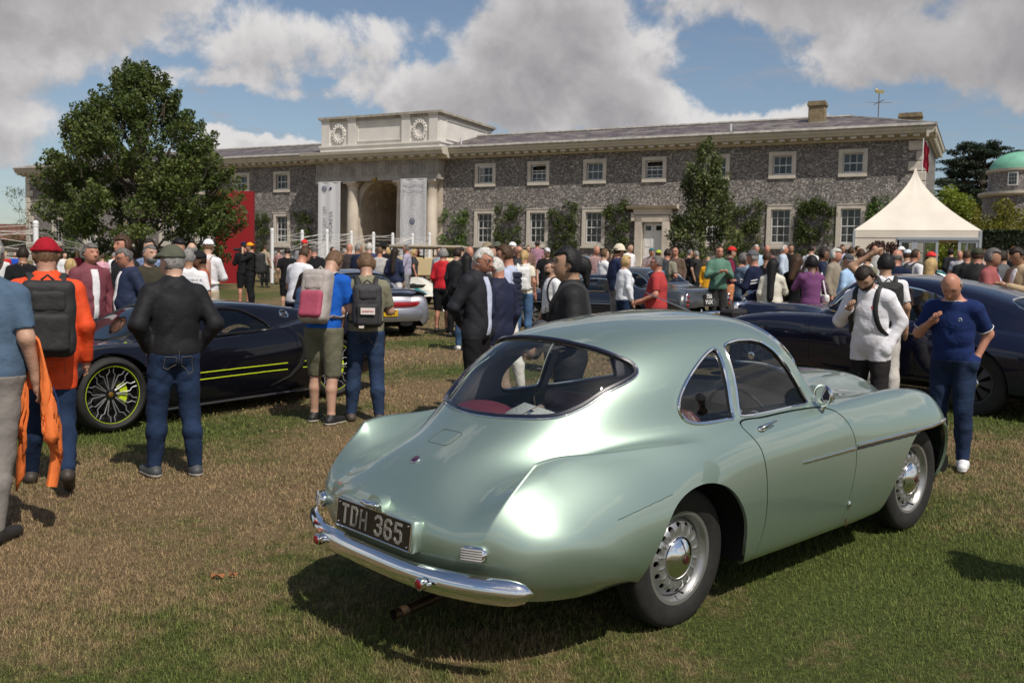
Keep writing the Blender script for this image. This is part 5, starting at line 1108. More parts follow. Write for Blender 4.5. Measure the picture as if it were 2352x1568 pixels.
g = G(); g.box((-1.078, 0, .50), (.02, .52, .125), bev=.005); pl = g.build('number_plate', mat('yellow_plate', (.62, .36, .01), .4), r)
text_obj('plate_text', 'UFT', .115, BLACKT, Matrix(((0, 0, -1, -1.09), (-1, 0, 0, -.12), (0, 1, 0, .50), (0, 0, 0, 1))), pl, .002, .002)
for sg in (-1, 1): g = G(); g.tube([(-1.03, sg*.45, .30), (-.95, sg*.45, .30)], .07, 12, sc=(1.8, .8)); g.build('exhaust_recess', WELL, r)
g = G(); g.tube([(-.93+.10*abs(t)**4, .86*t, .93-.10*abs(t)**6) for t in np.linspace(-1, 1, 31)], .055, 10, sc=(1.6, .35)); g.build('spoiler', mat('dark_silver', (.08, .08, .10), .15, .3, 1.), r, smooth=True)
g = G(); [g.box((-.25-.09*k, 0, 1.0-.028*k), (.05, .8, .02)) for k in range(4)]; g.build('engine_grille', BLACKT, r)
# white racing car
st = [(-.9,.4,.5,.5,.4,.3,.2,.52),(-.8,.3,.78,.8,.6,.45,.3,.84),(-.3,.2,.86,.86,.68,.5,.35,.92),(.2,.16,.86,.82,.7,.55,.42,.98),(.7,.14,.85,.70,.72,.58,.46,1.0),(1.2,.14,.85,.66,.72,.56,.44,.97),(1.6,.14,.86,.70,.70,.46,.36,.76),(2.0,.15,.88,.80,.68,.40,.3,.66),(2.35,.16,.88,.80,.66,.40,.3,.60),(2.7,.17,.84,.66,.62,.4,.3,.53),(3.0,.18,.74,.46,.55,.4,.28,.44),(3.2,.22,.6,.34,.45,.3,.2,.36),(3.28,.26,.4,.3,.3,.2,.1,.31)]
uu = np.array([.72, -.69, 0]); d = gp(972, 700)
white = mat('white_race_paint', (.72, .69, .60), .3, coat=1.)
crace = Car('race_car', 'white low racing car with a teal stripe down its nose', st, white, 2.3, R=.30, r=.17, track=.70, O=d-uu*3.1, u=uu, side_win=smooth_poly([(.5, .74), (.8, .9), (1.2, .88), (1.6, .74), (1., .70)], 3), ws=[(5.3, 12), (5.3, 8.6), (5.9, 8.2), (6.2, 9), (6.3, 12)], nu=120, nv=70, chrome=False, ww=.24)
teal = mat('teal_stripe', (.01, .26, .28), .35, coat=.8)
g = G(); P_ = [(crace.sk.on_top(x, -.09, .004)[0], crace.sk.on_top(x, .09, .004)[0]) for x in np.linspace(2.2, 3.2, 24)]; g.add([p for q in P_ for p in q], [(2*i, 2*i+2, 2*i+3, 2*i+1) for i in range(23)]); g.build('nose_stripe', teal, crace.root)
for sg in (-1, 1):
    g = G(); P_ = [crace.sk.on_side(x, z, sg, .004)[0] for x, z in [(2.55, .62), (2.75, .56), (2.95, .42), (2.8, .44), (2.6, .48)]]; g.add(P_, [tuple(range(5)) if sg > 0 else tuple(range(5))[::-1]]); g.build('headlamp_cover', glass('lamp_glass', (.35, .35, .38)), crace.root)
    g = G(); g.ell((3.1, sg*.42, .32), (.12, .10, .035)); g.build('nose_intake', WELL, crace.root)
# near-black saloon coupe behind the bystanders
p_navyb = mat('blue_black_paint', (.008, .010, .018), .1, 0, 1.)
st_as = [(-1.05,.45,.45,.55,.4,.3,.2,.57),(-.97,.35,.68,.72,.55,.4,.3,.76),(-.6,.28,.8,.82,.66,.5,.36,.92),(-.2,.25,.82,.88,.7,.55,.42,1.08),(.2,.22,.82,.9,.72,.58,.45,1.24),(.6,.22,.81,.9,.72,.60,.48,1.34),(1.0,.22,.81,.9,.72,.6,.48,1.35),(1.35,.22,.81,.9,.72,.6,.46,1.28),(1.65,.22,.81,.9,.70,.55,.4,1.06),(1.9,.22,.81,.9,.68,.48,.34,.96),(2.5,.25,.82,.88,.68,.4,.3,.95),(2.9,.28,.78,.78,.64,.35,.26,.88),(3.2,.35,.62,.6,.45,.3,.2,.68),(3.3,.42,.45,.5,.35,.25,.15,.52)]
sw_as = smooth_poly([(.1, .97), (.3, 1.10), (.6, 1.22), (1., 1.24), (1.3, 1.19), (1.55, 1.0), (1.5, .95), (.8, .945)], 3); rw_as = smooth_poly([(.14, 0), (.12, .25), (.02, .44), (-.2, .46), (-.42, .3), (-.47, 0), (-.45, -.2), (.12, -.2)], 3)
ws_as = [(6.2, 12), (6.2, 9), (6.5, 8.1), (8.4, 8.0), (8.7, 9), (8.8, 12)]
uu = np.array([-.93, .37, 0]); F_ = gp(1217, 752); lft = np.array([-uu[1], uu[0], 0])
cas = Car('parked_car', 'blue black vintage coupe with chrome framed windows, in the middle behind the standing men', st_as, p_navyb, 2.5, R=.345, r=.22, track=.68, O=F_-lft*.67-uu*2.2, u=uu, side_win=sw_as, rear_win=rw_as, ws=ws_as, nu=160, nv=80)
for sg in (1, -1): g = G(); g.tube(cas.sk.side_line([(x, .66) for x in np.linspace(.2, 2.9, 30)], sg, .005), .009, 6); g.build('side_moulding', CHROME, cas.root, smooth=True)
cas.bumper(-1.12, .45, .72); cas.bumper(3.38, .45, .72); cas.root.scale = (.88,)*3
g = G(); g.box((-1.14, .25, .48), (.02, .26, .2)); pl = g.build('number_plate', mat('white_plate', (.6, .57, .55), .4), cas.root)
# graphite coupe with the black two line plate
p_graph = mat('graphite_paint', (.10, .105, .11), .3, .6, 1.)
st_yx = [(-1.02,.42,.66,.56,.55,.4,.3,.58),(-1.0,.33,.78,.74,.66,.5,.36,.76),(-.85,.28,.82,.88,.70,.56,.4,.91),(-.5,.25,.83,.90,.74,.6,.44,.95),(-.15,.24,.83,.915,.74,.6,.46,1.0),(.12,.22,.83,.92,.74,.61,.48,1.15),(.45,.22,.82,.92,.73,.61,.49,1.30),(.8,.22,.82,.92,.73,.61,.49,1.34),(1.2,.22,.82,.92,.73,.61,.48,1.33),(1.5,.22,.82,.92,.72,.58,.46,1.24),(1.75,.22,.82,.91,.7,.52,.4,1.04),(2.0,.22,.82,.9,.68,.48,.34,.96),(2.5,.25,.82,.88,.68,.4,.3,.94),(2.9,.28,.78,.78,.64,.35,.26,.86),(3.2,.35,.62,.6,.45,.3,.2,.68),(3.3,.42,.45,.5,.35,.25,.15,.52)]
sw_yx = smooth_poly([(.15, .98), (.38, 1.16), (.7, 1.24), (1.2, 1.24), (1.45, 1.16), (1.65, 1.0), (1.6, .96), (.8, .955)], 3); rw_yx = smooth_poly([(.34, 0), (.33, .3), (.26, .47), (.05, .52), (-.08, .4), (-.1, 0), (-.1, -.2), (.33, -.2)], 3); ws_yx = [(8.2, 12), (8.2, 9), (8.5, 8.1), (10.1, 8.0), (10.4, 9), (10.5, 12)]
uu = np.array([-.62, .785, 0]); d = at(1626, 700, 19.8); d[2] = gz(d[0], d[1]); lft = np.array([-uu[1], uu[0], 0])
cyx = Car('parked_car', 'graphite grey classic coupe with a black two line plate on its boot', st_yx, p_graph, 2.5, R=.335, r=.21, track=.68, O=d+uu*1.0, u=uu, side_win=sw_yx, rear_win=rw_yx, ws=ws_yx, nu=150, nv=80)
r = cyx.root; cyx.bumper(-1.10, .44, .78, .05, .16)
g = G(); g.box((-1.012, -.0, .72), (.03, .30, .23), bev=.006); pl = g.build('number_plate', BLACKT, r); wl = mat('white_letters', (.7, .7, .7), .5)
text_obj('plate_text', '756\nYUX', .115, wl, Matrix(((0, 0, -1, -1.03), (-1, 0, 0, .0), (0, 1, 0, .725), (0, 0, 0, 1))), pl, .002, .004)
for sg in (-1, 1):
    g = G(); g.box((-1.0, sg*.64, .70), (.05, .075, .30), bev=.03); o_ = g.build('tail_lamp', CHROME, r, smooth=True)
    for k in range(3): g = G(); g.ell((-1.03, sg*.64, .80-.09*k), (.02, .028, .032)); g.build('lamp_lens', mat('tail_red', (.3, .006, .012)), o_, smooth=True)
    g = G(); g.box((-1.13, sg*.34, .46), (.04, .05, .16), bev=.015); g.build('overrider', CHROME, r, smooth=True)
# long navy saloon coupe on the right
p_navy = mat('midnight_blue_paint', (.007, .009, .026), .2, 0, .8, .2)
st_b = [(-1.62,.45,.45,.55,.4,.3,.2,.58),(-1.45,.38,.68,.75,.55,.45,.3,.80),(-1.1,.33,.80,.84,.66,.55,.38,.96),(-.6,.28,.87,.91,.74,.62,.45,1.14),(-.1,.28,.88,.95,.76,.66,.50,1.30),(.4,.3,.88,.97,.78,.68,.54,1.42),(.9,.3,.88,.98,.80,.69,.56,1.49),(1.35,.3,.88,.98,.80,.69,.56,1.50),(1.7,.3,.88,.98,.80,.68,.54,1.45),(2.0,.3,.87,.98,.78,.62,.46,1.22),(2.2,.3,.86,.98,.76,.55,.40,1.06),(2.6,.3,.88,.97,.78,.42,.3,1.07),(3.05,.3,.90,.93,.80,.36,.26,1.06),(3.5,.32,.88,.82,.76,.33,.24,1.04),(3.72,.4,.78,.70,.66,.30,.22,1.0),(3.86,.45,.6,.6,.45,.28,.2,.7)]
uu = np.array([-.60, .80, 0]); Rw = gp(2228, 952); lft = np.array([-uu[1], uu[0], 0])
cbe = Car('parked_car', 'long midnight blue fastback tourer with winged mascot behind the two men at right', st_b, p_navy, 3.05, R=.37, r=.22, track=.72, O=Rw-lft*.80, u=uu, side_win=smooth_poly([(.1, 1.02), (.35, 1.20), (.75, 1.345), (1.25, 1.385), (1.62, 1.34), (1.9, 1.12), (1.97, 1.04), (1., 1.015)], 3), rear_win=smooth_poly([(-.14, 0), (-.15, .25), (-.22, .43), (-.5, .47), (-.85, .36), (-.95, 0), (-.9, -.2), (-.15, -.2)], 3), ws=[(8.15, 12), (8.15, 9), (8.4, 8.1), (9.7, 8.0), (9.9, 9), (9.95, 12)], nu=200, nv=100,
          wextra=mat('shaded_wheel_disc', (.07, .07, .075), .45, .5), doors=[smooth_poly([(.62, 1.0), (.66, .7), (.68, .38), (1.2, .36), (2.0, .36), (2.06, .7), (2.02, .99), (1.3, 1.0)], 4)])  # disc colour darkened to stand for the shade round the wheels
r = cbe.root
for sg in (1, -1):
    p, n = cbe.sk.on_side(.74, .86, sg, .01); g = G(); g.tube([p-[.07, 0, 0], p+[0, sg*.02, 0], p+[.07, 0, 0]], .011, 6); g.build('door_handle', CHROME, r, smooth=True)
g = G(); g.box((3.84, 0, .78), (.10, .44, .50), bev=.04); rd = g.build('radiator_shell', CHROME, r, smooth=True); g = G(); g.ell((3.84, 0, 1.06), (.03, .03, .03)); g.tube([(3.88, 0, 1.08), (3.80, 0, 1.13), (3.68, 0, 1.16)], [.02, .018, .004], 6); g.tube([(3.84, 0, 1.10), (3.74, .05, 1.17), (3.66, .07, 1.20)], [.012, .012, .003], 5); g.tube([(3.84, 0, 1.10), (3.74, -.05, 1.17), (3.66, -.07, 1.20)], [.012, .012, .003], 5); g.build('mascot', CHROME, rd, smooth=True)
cbe.bumper(-1.7, .5, .8); cbe.bumper(3.98, .5, .85, .05, .2)
# cars farther back
def far_car(label, st, paint, O, u, sw, rw, ws, wb=2.5, **k): return Car('parked_car', label, st, paint, wb, R=.33, r=.2, track=.68, O=O, u=u, side_win=sw, rear_win=rw, ws=ws, nu=90, nv=48, **k)
p_sil2 = mat('bright_silver_paint', (.42, .43, .46), .3, .7, 1.); p_lbl = mat('pale_blue_paint', (.18, .29, .36), .3, 0, 1.); p_teal = mat('racing_green_teal', (.01, .12, .09), .2, 0, 1.); p_mauve = mat('silver_mauve_paint', (.36, .33, .35), .3, .6, 1.)
uu = np.array([-.80, .60, 0]); P0 = gp(962, 668); cs2 = far_car('silver fastback coupe with round red tail lamps behind the white racing car', st_as, p_sil2, P0+uu*1.3+[0, 0, 0], uu, sw_as, rw_as, ws_as); cs2.bumper(-1.12, .45, .72)
for sg in (-1, 1): g = G(); g.lathe([(.05, 0), (.05, .02), (0, .025)], 16, c=(-1.06, sg*.5, .62), axis='x'); g.build('tail_lamp', mat('tail_red', (.3, .006, .012)), cs2.root)
far_car('pale blue saloon with only its roof and glass showing above the crowd', st_yx, p_lbl, at(1395, 650, 36)*[1, 1, 0]+[0, 0, gz(3.6, 36)-.0], (-.98, .2), sw_yx, rw_yx, ws_yx)
far_car('green classic coupe partly hidden behind the roof of the midnight blue tourer', st_yx, p_teal, at(2190, 650, 25)*[1, 1, 0]+[0, 0, gz(11.5, 25)-.05], (-.95, .3), sw_yx, rw_yx, ws_yx)
cE = far_car('silver mauve coupe cut off by the right edge of the photograph', st_as, p_mauve, np.array([8.35, 12.9, gz(8.35, 12.9)]), (.35, .93), sw_as, rw_as, ws_as)
# cream vintage tourer with canvas roof
def cream_car():
    D = 33.; o = at(1010, 650, D); o[2] = gz(o[0], D); r = empty('vintage_car', o, math.radians(-8), 'cream vintage tourer with tan canvas roof, parked before the right gate column', 'car'); cr = mat('cream_coachwork', (.60, .47, .26), .3, coat=.8); tan = mat('tan_canvas', (.34, .29, .22), .9)
    sc = 1.0
    g = G(); g.box((-.2, 0, .95), (2.9, 1.5, .62), bev=.08); g.box((1.7, 0, .95), (1.3, .95, .58), bev=.06); b = g.build('body', cr, r, smooth=True)
    g = G(); g.box((-.2, -.755, .95), (.9, .01, .55)); g.build('door', cr, b)
    g = G(); g.box((-.35, 0, 1.62), (2.5, 1.5, .10), bev=.04); g.build('roof', tan, r, smooth=True)
    for x in (-1.45, -.4, .8):
        for y in (-.7, .7): g = G(); g.cyl((x, y, 1.2), (x, y, 1.6), .025, 6); g.build('roof_post', BLACKT, r)
    g = G(); g.box((.85, 0, 1.42), (.02, 1.35, .34)); g.build('windscreen', glass('car_glass', (.74, .78, .76)), r)
    g = G(); [g.box((x, 0, 1.2), (.5, 1.3, .3), bev=.08) for x in (-.9, .1)]; g.build('seats', mat('tan_leather', (.2, .09, .04), .6), r)
    for y in (-.72, .72):
        for x in (-1.2, 1.85):
            g = G(); g.tube([(x-.55, y, .45), (x-.35, y, .78), (x, y, .88), (x+.35, y, .78), (x+.6, y, .5)], .12, 8, sc=(1, .35)); g.build('mudguard', cr, r, smooth=True); wheel(r, (x, y, .38), 1 if y > 0 else -1, 'plain', .38, .26, .14, n=32)
        g = G(); g.box((.3, y, .40), (2.0, .3, .04)); g.build('running_board', BLACKT, r)
        g = G(); g.lathe([(0, -.1), (.09, -.06), (.12, .02), (.12, .05)], 18, c=(2.35, y*.75, 1.05), axis='x'); g.build('headlamp', CHROME, r, smooth=True)
    g = G(); g.box((2.36, 0, .98), (.08, .62, .64), bev=.03); g.build('radiator_shell', CHROME, r, smooth=True); g = G(); g.cyl((-1.0, -.55, .5), (1.8, -.5, .5), .05); g.build('chassis', WELL, r)
cream_car()
# ---------------------------------------------------------------- banners on the gate columns
CLOTH_W = mat('white_banner_cloth', (.66, .66, .68), .8); INK = mat('dark_ink', (.04, .05, .09), .7); PALEINK = mat('pale_ink', (.42, .43, .46), .8); NAVYINK = mat('navy_ink', (.015, .03, .10), .6)
def banner(s0, s1, z0, z1, label):
    r = bpy.data.objects.new('banner', None); link(r); c = (s0+s1)/2-.72; o = fpt(c, 1.12, (z0+z1)/2-.12); r.matrix_world = frame(o, -fe, (0, 0, 1), fn); tag(r, label, 'banner')
    w, h_ = s1-s0, z1-z0; g = G(); n = 16; P = []
    for i in range(n+1):
        for j in range(3): P.append((-w/2+w*i/n, -h_/2+h_*j/2, .02*math.sin(i*.9)))
    g.add(P, [(i*3+j, (i+1)*3+j, (i+1)*3+j+1, i*3+j+1) for i in range(n) for j in range(2)]); P2 = [(x, y, z-.02) for x, y, z in P]; g.add(P2, [(i*3+j, i*3+j+1, (i+1)*3+j+1, (i+1)*3+j) for i in range(n) for j in range(2)]); g.build('cloth', CLOTH_W, r, smooth=True)
    for y in (-h_/2, h_/2): g = G(); g.cyl((-w/2-.05, y, -.01), (w/2+.05, y, -.01), .03, 6); g.build('banner_rail', WHITEP, r)
    return r, w, h_
def roundel(r, x, y, R, mk=True):
    g = G(); th = np.linspace(0, 2*math.pi, 33)[:-1]; g.tube([(x+R*math.cos(a), y+R*math.sin(a), .045) for a in th], R*.13, 4, closed=True, sc=(1, .2)); g.tube([(x+R*.55*math.cos(a), y+R*.55*math.sin(a), .045) for a in th], R*.06, 4, closed=True, sc=(1, .2))
    for a0 in (math.pi/2, 3*math.pi/2):
        P = [(x, y, .05)]+[(x+R*.55*math.cos(a), y+R*.55*math.sin(a), .05) for a in np.linspace(a0, a0+math.pi/2, 7)]; g.add(P, [tuple(range(8))])
    g.build('roundel', NAVYINK, r)
br, w, h_ = banner(39.0, 40.95, 3.0, 8.55, 'white banner on the left gate column reading THE JOY OF PROGRESS upwards')
roundel(br, -.42, h_/2-.45, .19); g = G(); g.prism([(-.02, h_/2-.55), (.08, h_/2-.55), (.26, h_/2-.35), (.12, h_/2-.35)], .04, .055, 'xy'); g.prism([(.12, h_/2-.55), (.16, h_/2-.55), (.27, h_/2-.43), (.2, h_/2-.43)], .04, .055, 'xy'); g.build('slanted_mark', NAVYINK, br)
text_obj('banner_text', '... THE JOY OF', .44, INK, Matrix.Translation((-.35, -.45, .045)) @ Matrix.Rotation(math.pi/2, 4, 'Z'), br, .004, -.008, 1.12)
text_obj('banner_text', 'PROGRESS.', .44, INK, Matrix.Translation((.2, -.35, .045)) @ Matrix.Rotation(math.pi/2, 4, 'Z'), br, .004, -.008, 1.12)
br, w, h_ = banner(31.85, 33.95, 2.8, 8.6, 'white banner on the right gate column with rings of small print round a roundel')
roundel(br, -.05, -.28+.3, .2)
g = G(); rng_ = np.random.default_rng(2)
for k in range(14):
    R = .42+k*.19; n = int(R*2*math.pi/.055)
    for i in range(n):
        a = 2*math.pi*i/n; x, y = -.05+R*math.cos(a), .02+R*math.sin(a)
        if abs(x) > 1.0 or y < -2.8 or y > 2.8 or rng_.random() < .22: continue
        dx, dy = -math.sin(a), math.cos(a); nx, ny = math.cos(a), math.sin(a); l_, hh = .016, .03 if k != 8 else .045
        P = [(x-dx*l_-nx*hh, y-dy*l_-ny*hh, .045), (x+dx*l_-nx*hh, y+dy*l_-ny*hh, .045), (x+dx*l_+nx*hh, y+dy*l_+ny*hh, .045), (x-dx*l_+nx*hh, y-dy*l_+ny*hh, .045)]; g.add(P, [(0, 1, 2, 3)])
o_ = g.build('print_rings', PALEINK, br); o_['kind'] = 'stuff'
text_obj('banner_text', 'THROUGH THE', .21, PALEINK, Matrix.Translation((0, h_/2-.42, .045)), br, .004, 0, 1.2)
text_obj('banner_text', 'THE CIRCULAR ECO', .16, PALEINK, Matrix.Translation((0, h_/2-.78, .045)), br, .004, 0, 1.15)
g = G(); g.tube([fpt(35.4, .9, 8.6), fpt(35.4, 1.2, 8.47)], .12, 8); lm = g.build('gate_lamp', mat('brass', (.35, .25, .06), .4, .7)); tag(lm, 'small brass lantern under the entablature above the arch', 'lamp')
# ---------------------------------------------------------------- red board
D = 40.5; a = at(497, 650, D); b = at(583, 440, D); RED = mat('red_board', (.26, .003, .008), .7); w = b[0]-a[0]; h_ = b[2]-gz(a[0], D)
r = empty('display_board', ((a[0]+b[0])/2, D, gz(a[0], D)), 0, 'tall plain red display board with a faint round emblem beside the oak', 'sign'); g = G(); g.box((0, 0, h_/2), (w, .3, h_)); g.build('panel', RED, r)
g = G(); th = np.linspace(0, 2*math.pi, 41)[:-1]
for R in (.62, .5): g.tube([(R*math.cos(t), -.155, 3.0*h_/4.2+R*math.sin(t)) for t in th], .015, 4, closed=True)
e = g.build('round_emblem', mat('dull_red_ink', (.12, .01, .03), .7), r)
text_obj('emblem_text', 'THE', .26, mat('dull_red_ink', (.12, .01, .03)), Matrix(((1, 0, 0, 0), (0, 0, -1, -.157), (0, 1, 0, 3.0*h_/4.2+.3), (0, 0, 0, 1))), r, .003)
# ---------------------------------------------------------------- white posts with strung ropes
POSTS = [(82, 508, 28.), (205, 560, 60.), (625, 525, 41.), (694, 529, 45.), (751, 527.6, 46.5), (807, 531, 49), (858, 533.6, 51), (902, 535.5, 53), (947.7, 537, 55), (986.7, 535.5, 56.)]
WP = mat('white_post_paint', (.75, .75, .76), .4); tops = []
lb = ['white ball topped post at far left behind the red cap', 'small white ball topped post seen behind the grey haired man at left', 'nearest thick white post beside the red board', 'white post behind the red capped spectator', 'white post before the left banner', 'white post left of the arch', 'white post before the left side of the arch', 'white post before the right side of the arch', 'white post before the right banner', 'last white post at the right gate column']
for k, (x, y, D) in enumerate(POSTS):
    p = at(x, y, D); z0 = gz(p[0], p[1]); r = empty('rope_post', (p[0], p[1], z0), 0, lb[k], 'post', 'white posts strung with ropes'); hh = p[2]-z0; rr = .075 if D < 42 else .085
    g = G(); g.lathe([(rr, -.1), (rr, hh-.16), (rr*1.15, hh-.15), (rr*1.15, hh-.11), (rr*.6, hh-.10)], 14); g.build('post', WP, r, smooth=True); g = G(); g.ell((0, 0, hh-.06), .085); g.build('ball', WP, r, smooth=True); tops.append((p, z0, hh))
ROPE = mat('white_rope', (.68, .66, .62), .8); rng_ = np.random.default_rng(4)
def ropes(i, j, n, label, zlo=.15, tot=None):
    g = G(); (p, z0, h1), (q, z1, h2) = tops[i], tops[j]
    for k in range(n):
        a = rng_.uniform(zlo, .92); b = min(.95, max(zlo, a+rng_.uniform(-.22, .22))); m_ = (p*[1, 1, 0]+q*[1, 1, 0])/2
        A = np.array([p[0], p[1], z0+h1*a]); B = np.array([q[0], q[1], z1+h2*b]); g.tube([A, (A+B)/2-[0, 0, .02], B], .008, 4)
    tag(g.build('rope_strands', ROPE), label, 'ropes', 'ropes strung between the white posts', kind='stuff')
tops.append((at(-140, 512, 29.), gz(-16, 29), tops[0][2]))
ropes(10, 0, 16, 'white ropes strung to the far left post'); ropes(0, 1, 12, 'white ropes between the far left post and the small post')
for i in range(2, 9): ropes(i, i+1, 20, 'white ropes strung between posts ' + ['beside the red board', 'behind the crowd left of the banner', 'before the left banner', 'before the left gate column', 'before the archway', 'right of the archway', 'before the right banner'][i-2])
# ---------------------------------------------------------------- marquee
D = 36.; pk = at(2118, 388, D+2.1); a = at(1977, 527, D); b = at(2245, 525, D); gx = (a[0]+b[0])/2; z0 = gz(gx, D); W2 = (b[0]-a[0])/2; CAN = mat('cream_pvc', (.70, .63, .54), .55, var=.06, vscale=1.2, bump=.2, bscale=3); ALU = mat('aluminium_frame', (.42, .44, .48), .4, .4)
r = empty('marquee', (gx+.55, D+1.9, z0), math.radians(-19), 'cream peaked marquee with glazed doors at the right corner of the stable block', 'tent'); ze = a[2]-z0; zp = pk[2]-z0; n = 12; ring = []
for side in range(4):
    c0 = [(-1, -1), (1, -1), (1, 1), (-1, 1)][side]; c1 = [(1, -1), (1, 1), (-1, 1), (-1, -1)][side]
    for i in range(n): t = i/n; ring.append((c0[0]+(c1[0]-c0[0])*t, c0[1]+(c1[1]-c0[1])*t))
g = G(); V = []; lv = np.linspace(0, 1, 14); N_ = len(ring)
for t in lv:
    k = (1-t)**1.55+.012; z = ze+(zp-ze)*t
    for (x, y) in ring: V.append((x*W2*k, y*W2*k, z+.03*math.sin(10*math.atan2(y, x))*(1-t)*t))
g.add(V, [(i*N_+j, i*N_+(j+1) % N_, (i+1)*N_+(j+1) % N_, (i+1)*N_+j) for i in range(13) for j in range(N_)]+[tuple(13*N_+j for j in range(N_))]); g.build('canopy', CAN, r, smooth=True, angle=50)
g = G(); V = []
for z in (ze+.01, ze-.27):
    for (x, y) in ring: V.append((x*(W2+.02), y*(W2+.02), z))
g.add(V, [(j, N_+j, N_+(j+1) % N_, (j+1) % N_) for j in range(N_)]); g.build('valance', CAN, r)
g = G(); g.add([(-W2, -W2, 0), (-W2*.30, -W2, 0), (-W2*.30, -W2, ze-.2), (-W2, -W2, ze-.2)], [(0, 1, 2, 3)]); g.add([(-W2, -W2, 0), (-W2, W2, 0), (-W2, W2, ze-.2), (-W2, -W2, ze-.2)], [(3, 2, 1, 0)]); g.build('side_wall', CAN, r)
for (x, y) in ((-1, -1), (1, -1), (1, 1), (-1, 1)): g = G(); g.box((x*W2, y*W2, ze/2), (.09, .09, ze)); g.build('leg', ALU, r)
for (x0, x1) in ((-.27, -.02), (-.02, .36), (.66, .98)):
    dr = bpy.data.objects.new('glazed_door', None); link(dr, r); g = G(); X0, X1 = x0*W2, x1*W2; zt = ze-.35
    for x in (X0+.05, X1-.05): g.box((x, -W2+.02, zt/2), (.09, .06, zt))
    g.box(((X0+X1)/2, -W2+.022, zt-.05), (X1-X0-.18, .06, .1)); g.box(((X0+X1)/2, -W2+.022, .9), (X1-X0-.18, .06, .07)); g.build('door_frame', ALU, dr); g = G(); g.add([(X0+.09, -W2+.02, .1), (X1-.09, -W2+.02, .1), (X1-.09, -W2+.02, zt-.1), (X0+.09, -W2+.02, zt-.1)], [(0, 1, 2, 3)]); g.build('pane', glass('door_glass', (.6, .62, .62)), dr)
g = G(); g.box((.35*W2, -W2+.0, ze-.3), (1.3*W2, .1, .1)); g.build('lintel', ALU, r)
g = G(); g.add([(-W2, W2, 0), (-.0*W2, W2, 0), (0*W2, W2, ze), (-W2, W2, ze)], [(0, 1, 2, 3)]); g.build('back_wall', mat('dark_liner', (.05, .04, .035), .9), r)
fl = empty('flag', (pk[0], pk[1], pk[2]), 0, 'limp crimson flag on a thin pole above the marquee peak', 'flag'); t_ = at(2118, 318, D+2.1); hh = t_[2]-pk[2]; g = G(); g.cyl((0, 0, -.1), (0, 0, hh), .02, 6); g.build('pole', WP, fl)
g = G(); P = []
for i in range(7):
    for j in range(7): P.append((.03+.030*i*(1+.2*j/6)+.02*math.sin(j*2), .05*math.sin(i*1.7), hh*.97-.17*j-.05*i))
g.add(P, [(i*7+j, i*7+j+1, (i+1)*7+j+1, (i+1)*7+j) for i in range(6) for j in range(6)]); g.build('cloth', mat('crimson_flag', (.30, .01, .035), .8), fl, smooth=True)
# copper-leaved shrub and planting round the marquee
def bush(x, yb, D, w, h_, label, m, seed, n=30, per=150, ls=.09, cat='bush', sq=1.):
    p = at(x, yb, D); z = gz(p[0], D); r = empty('bush', (p[0], D, z), 0, label, cat); rng = np.random.default_rng(seed); C = []; R = []
    for i in range(n):
        t = rng.uniform(0, 2*math.pi); q = rng.uniform(0, 1)**.5; zz = rng.uniform(.12, 1); k = math.sqrt(max(.05, 1-(max(0, zz-.35)/.68)**2)); C.append((w/2*q*k*math.cos(t), w/2*q*k*math.sin(t)*sq, zz*h_*.92)); s_ = rng.uniform(.13, .24)*min(w, h_)*.9; R.append((s_, s_, s_*.85))
    leaves('foliage', C, R, per, ls, m, r, rng); g = G()
    for i in range(5): c = C[i]; limb(g, (0, 0, -.1), c, .03, .01, rng)
    g.build('stem', BARK, r); return r
bush(2030, 620, 33.5, 1.5, 2.0, 'dark copper leaved shrub standing before the marquee wall', leaf_mat('copper_leaf', (.03, .012, .012), (.11, .05, .035), (.08, .09, .03)), 4)
bush(2262, 600, 58, 9.0, 4.6, 'large yellow green rounded bush behind the marquee at right', leaf_mat('gold_yew', (.04, .05, .008), (.20, .19, .02), (.30, .27, .04)), 5, 70, 420, .14)
bush(2160, 560, 56, 3.5, 5.6, 'bright lime leaved tall shrub beside the end wall of the stable block', leaf_mat('lime_leaf', (.06, .09, .01), (.26, .32, .03), (.35, .4, .06)), 6, 30, 260, .13)
p = at(2330, 610, 47.); hd = empty('hedge', (p[0]+1.2, 47, gz(p[0], 47)), math.radians(-4), 'dark clipped yew hedge at the right edge behind the crowd', 'hedge'); rng = np.random.default_rng(3)
X, Y = 2.9, .7; n = 26000; P = rng.uniform(-1, 1, (n, 3))*[X, Y, 1.3]; f_ = rng.integers(0, 3, n); P[f_ == 0, 1] = -Y+rng.uniform(0, .1, (f_ == 0).sum()); P[f_ == 1, 2] = 1.3-rng.uniform(0, .1, (f_ == 1).sum()); P += [0, 0, 1.3]
leaves('foliage', P, np.full((n, 3), .05), 1, .11, leaf_mat('yew_leaf', (.008, .014, .005), (.03, .045, .014)), hd, rng, shell=.1); g = G(); g.box((0, 0, 1.25), (2*X-.1, 2*Y-.1, 2.4)); g.build('branches', mat('hedge_core', (.008, .01, .005), .95), hd)
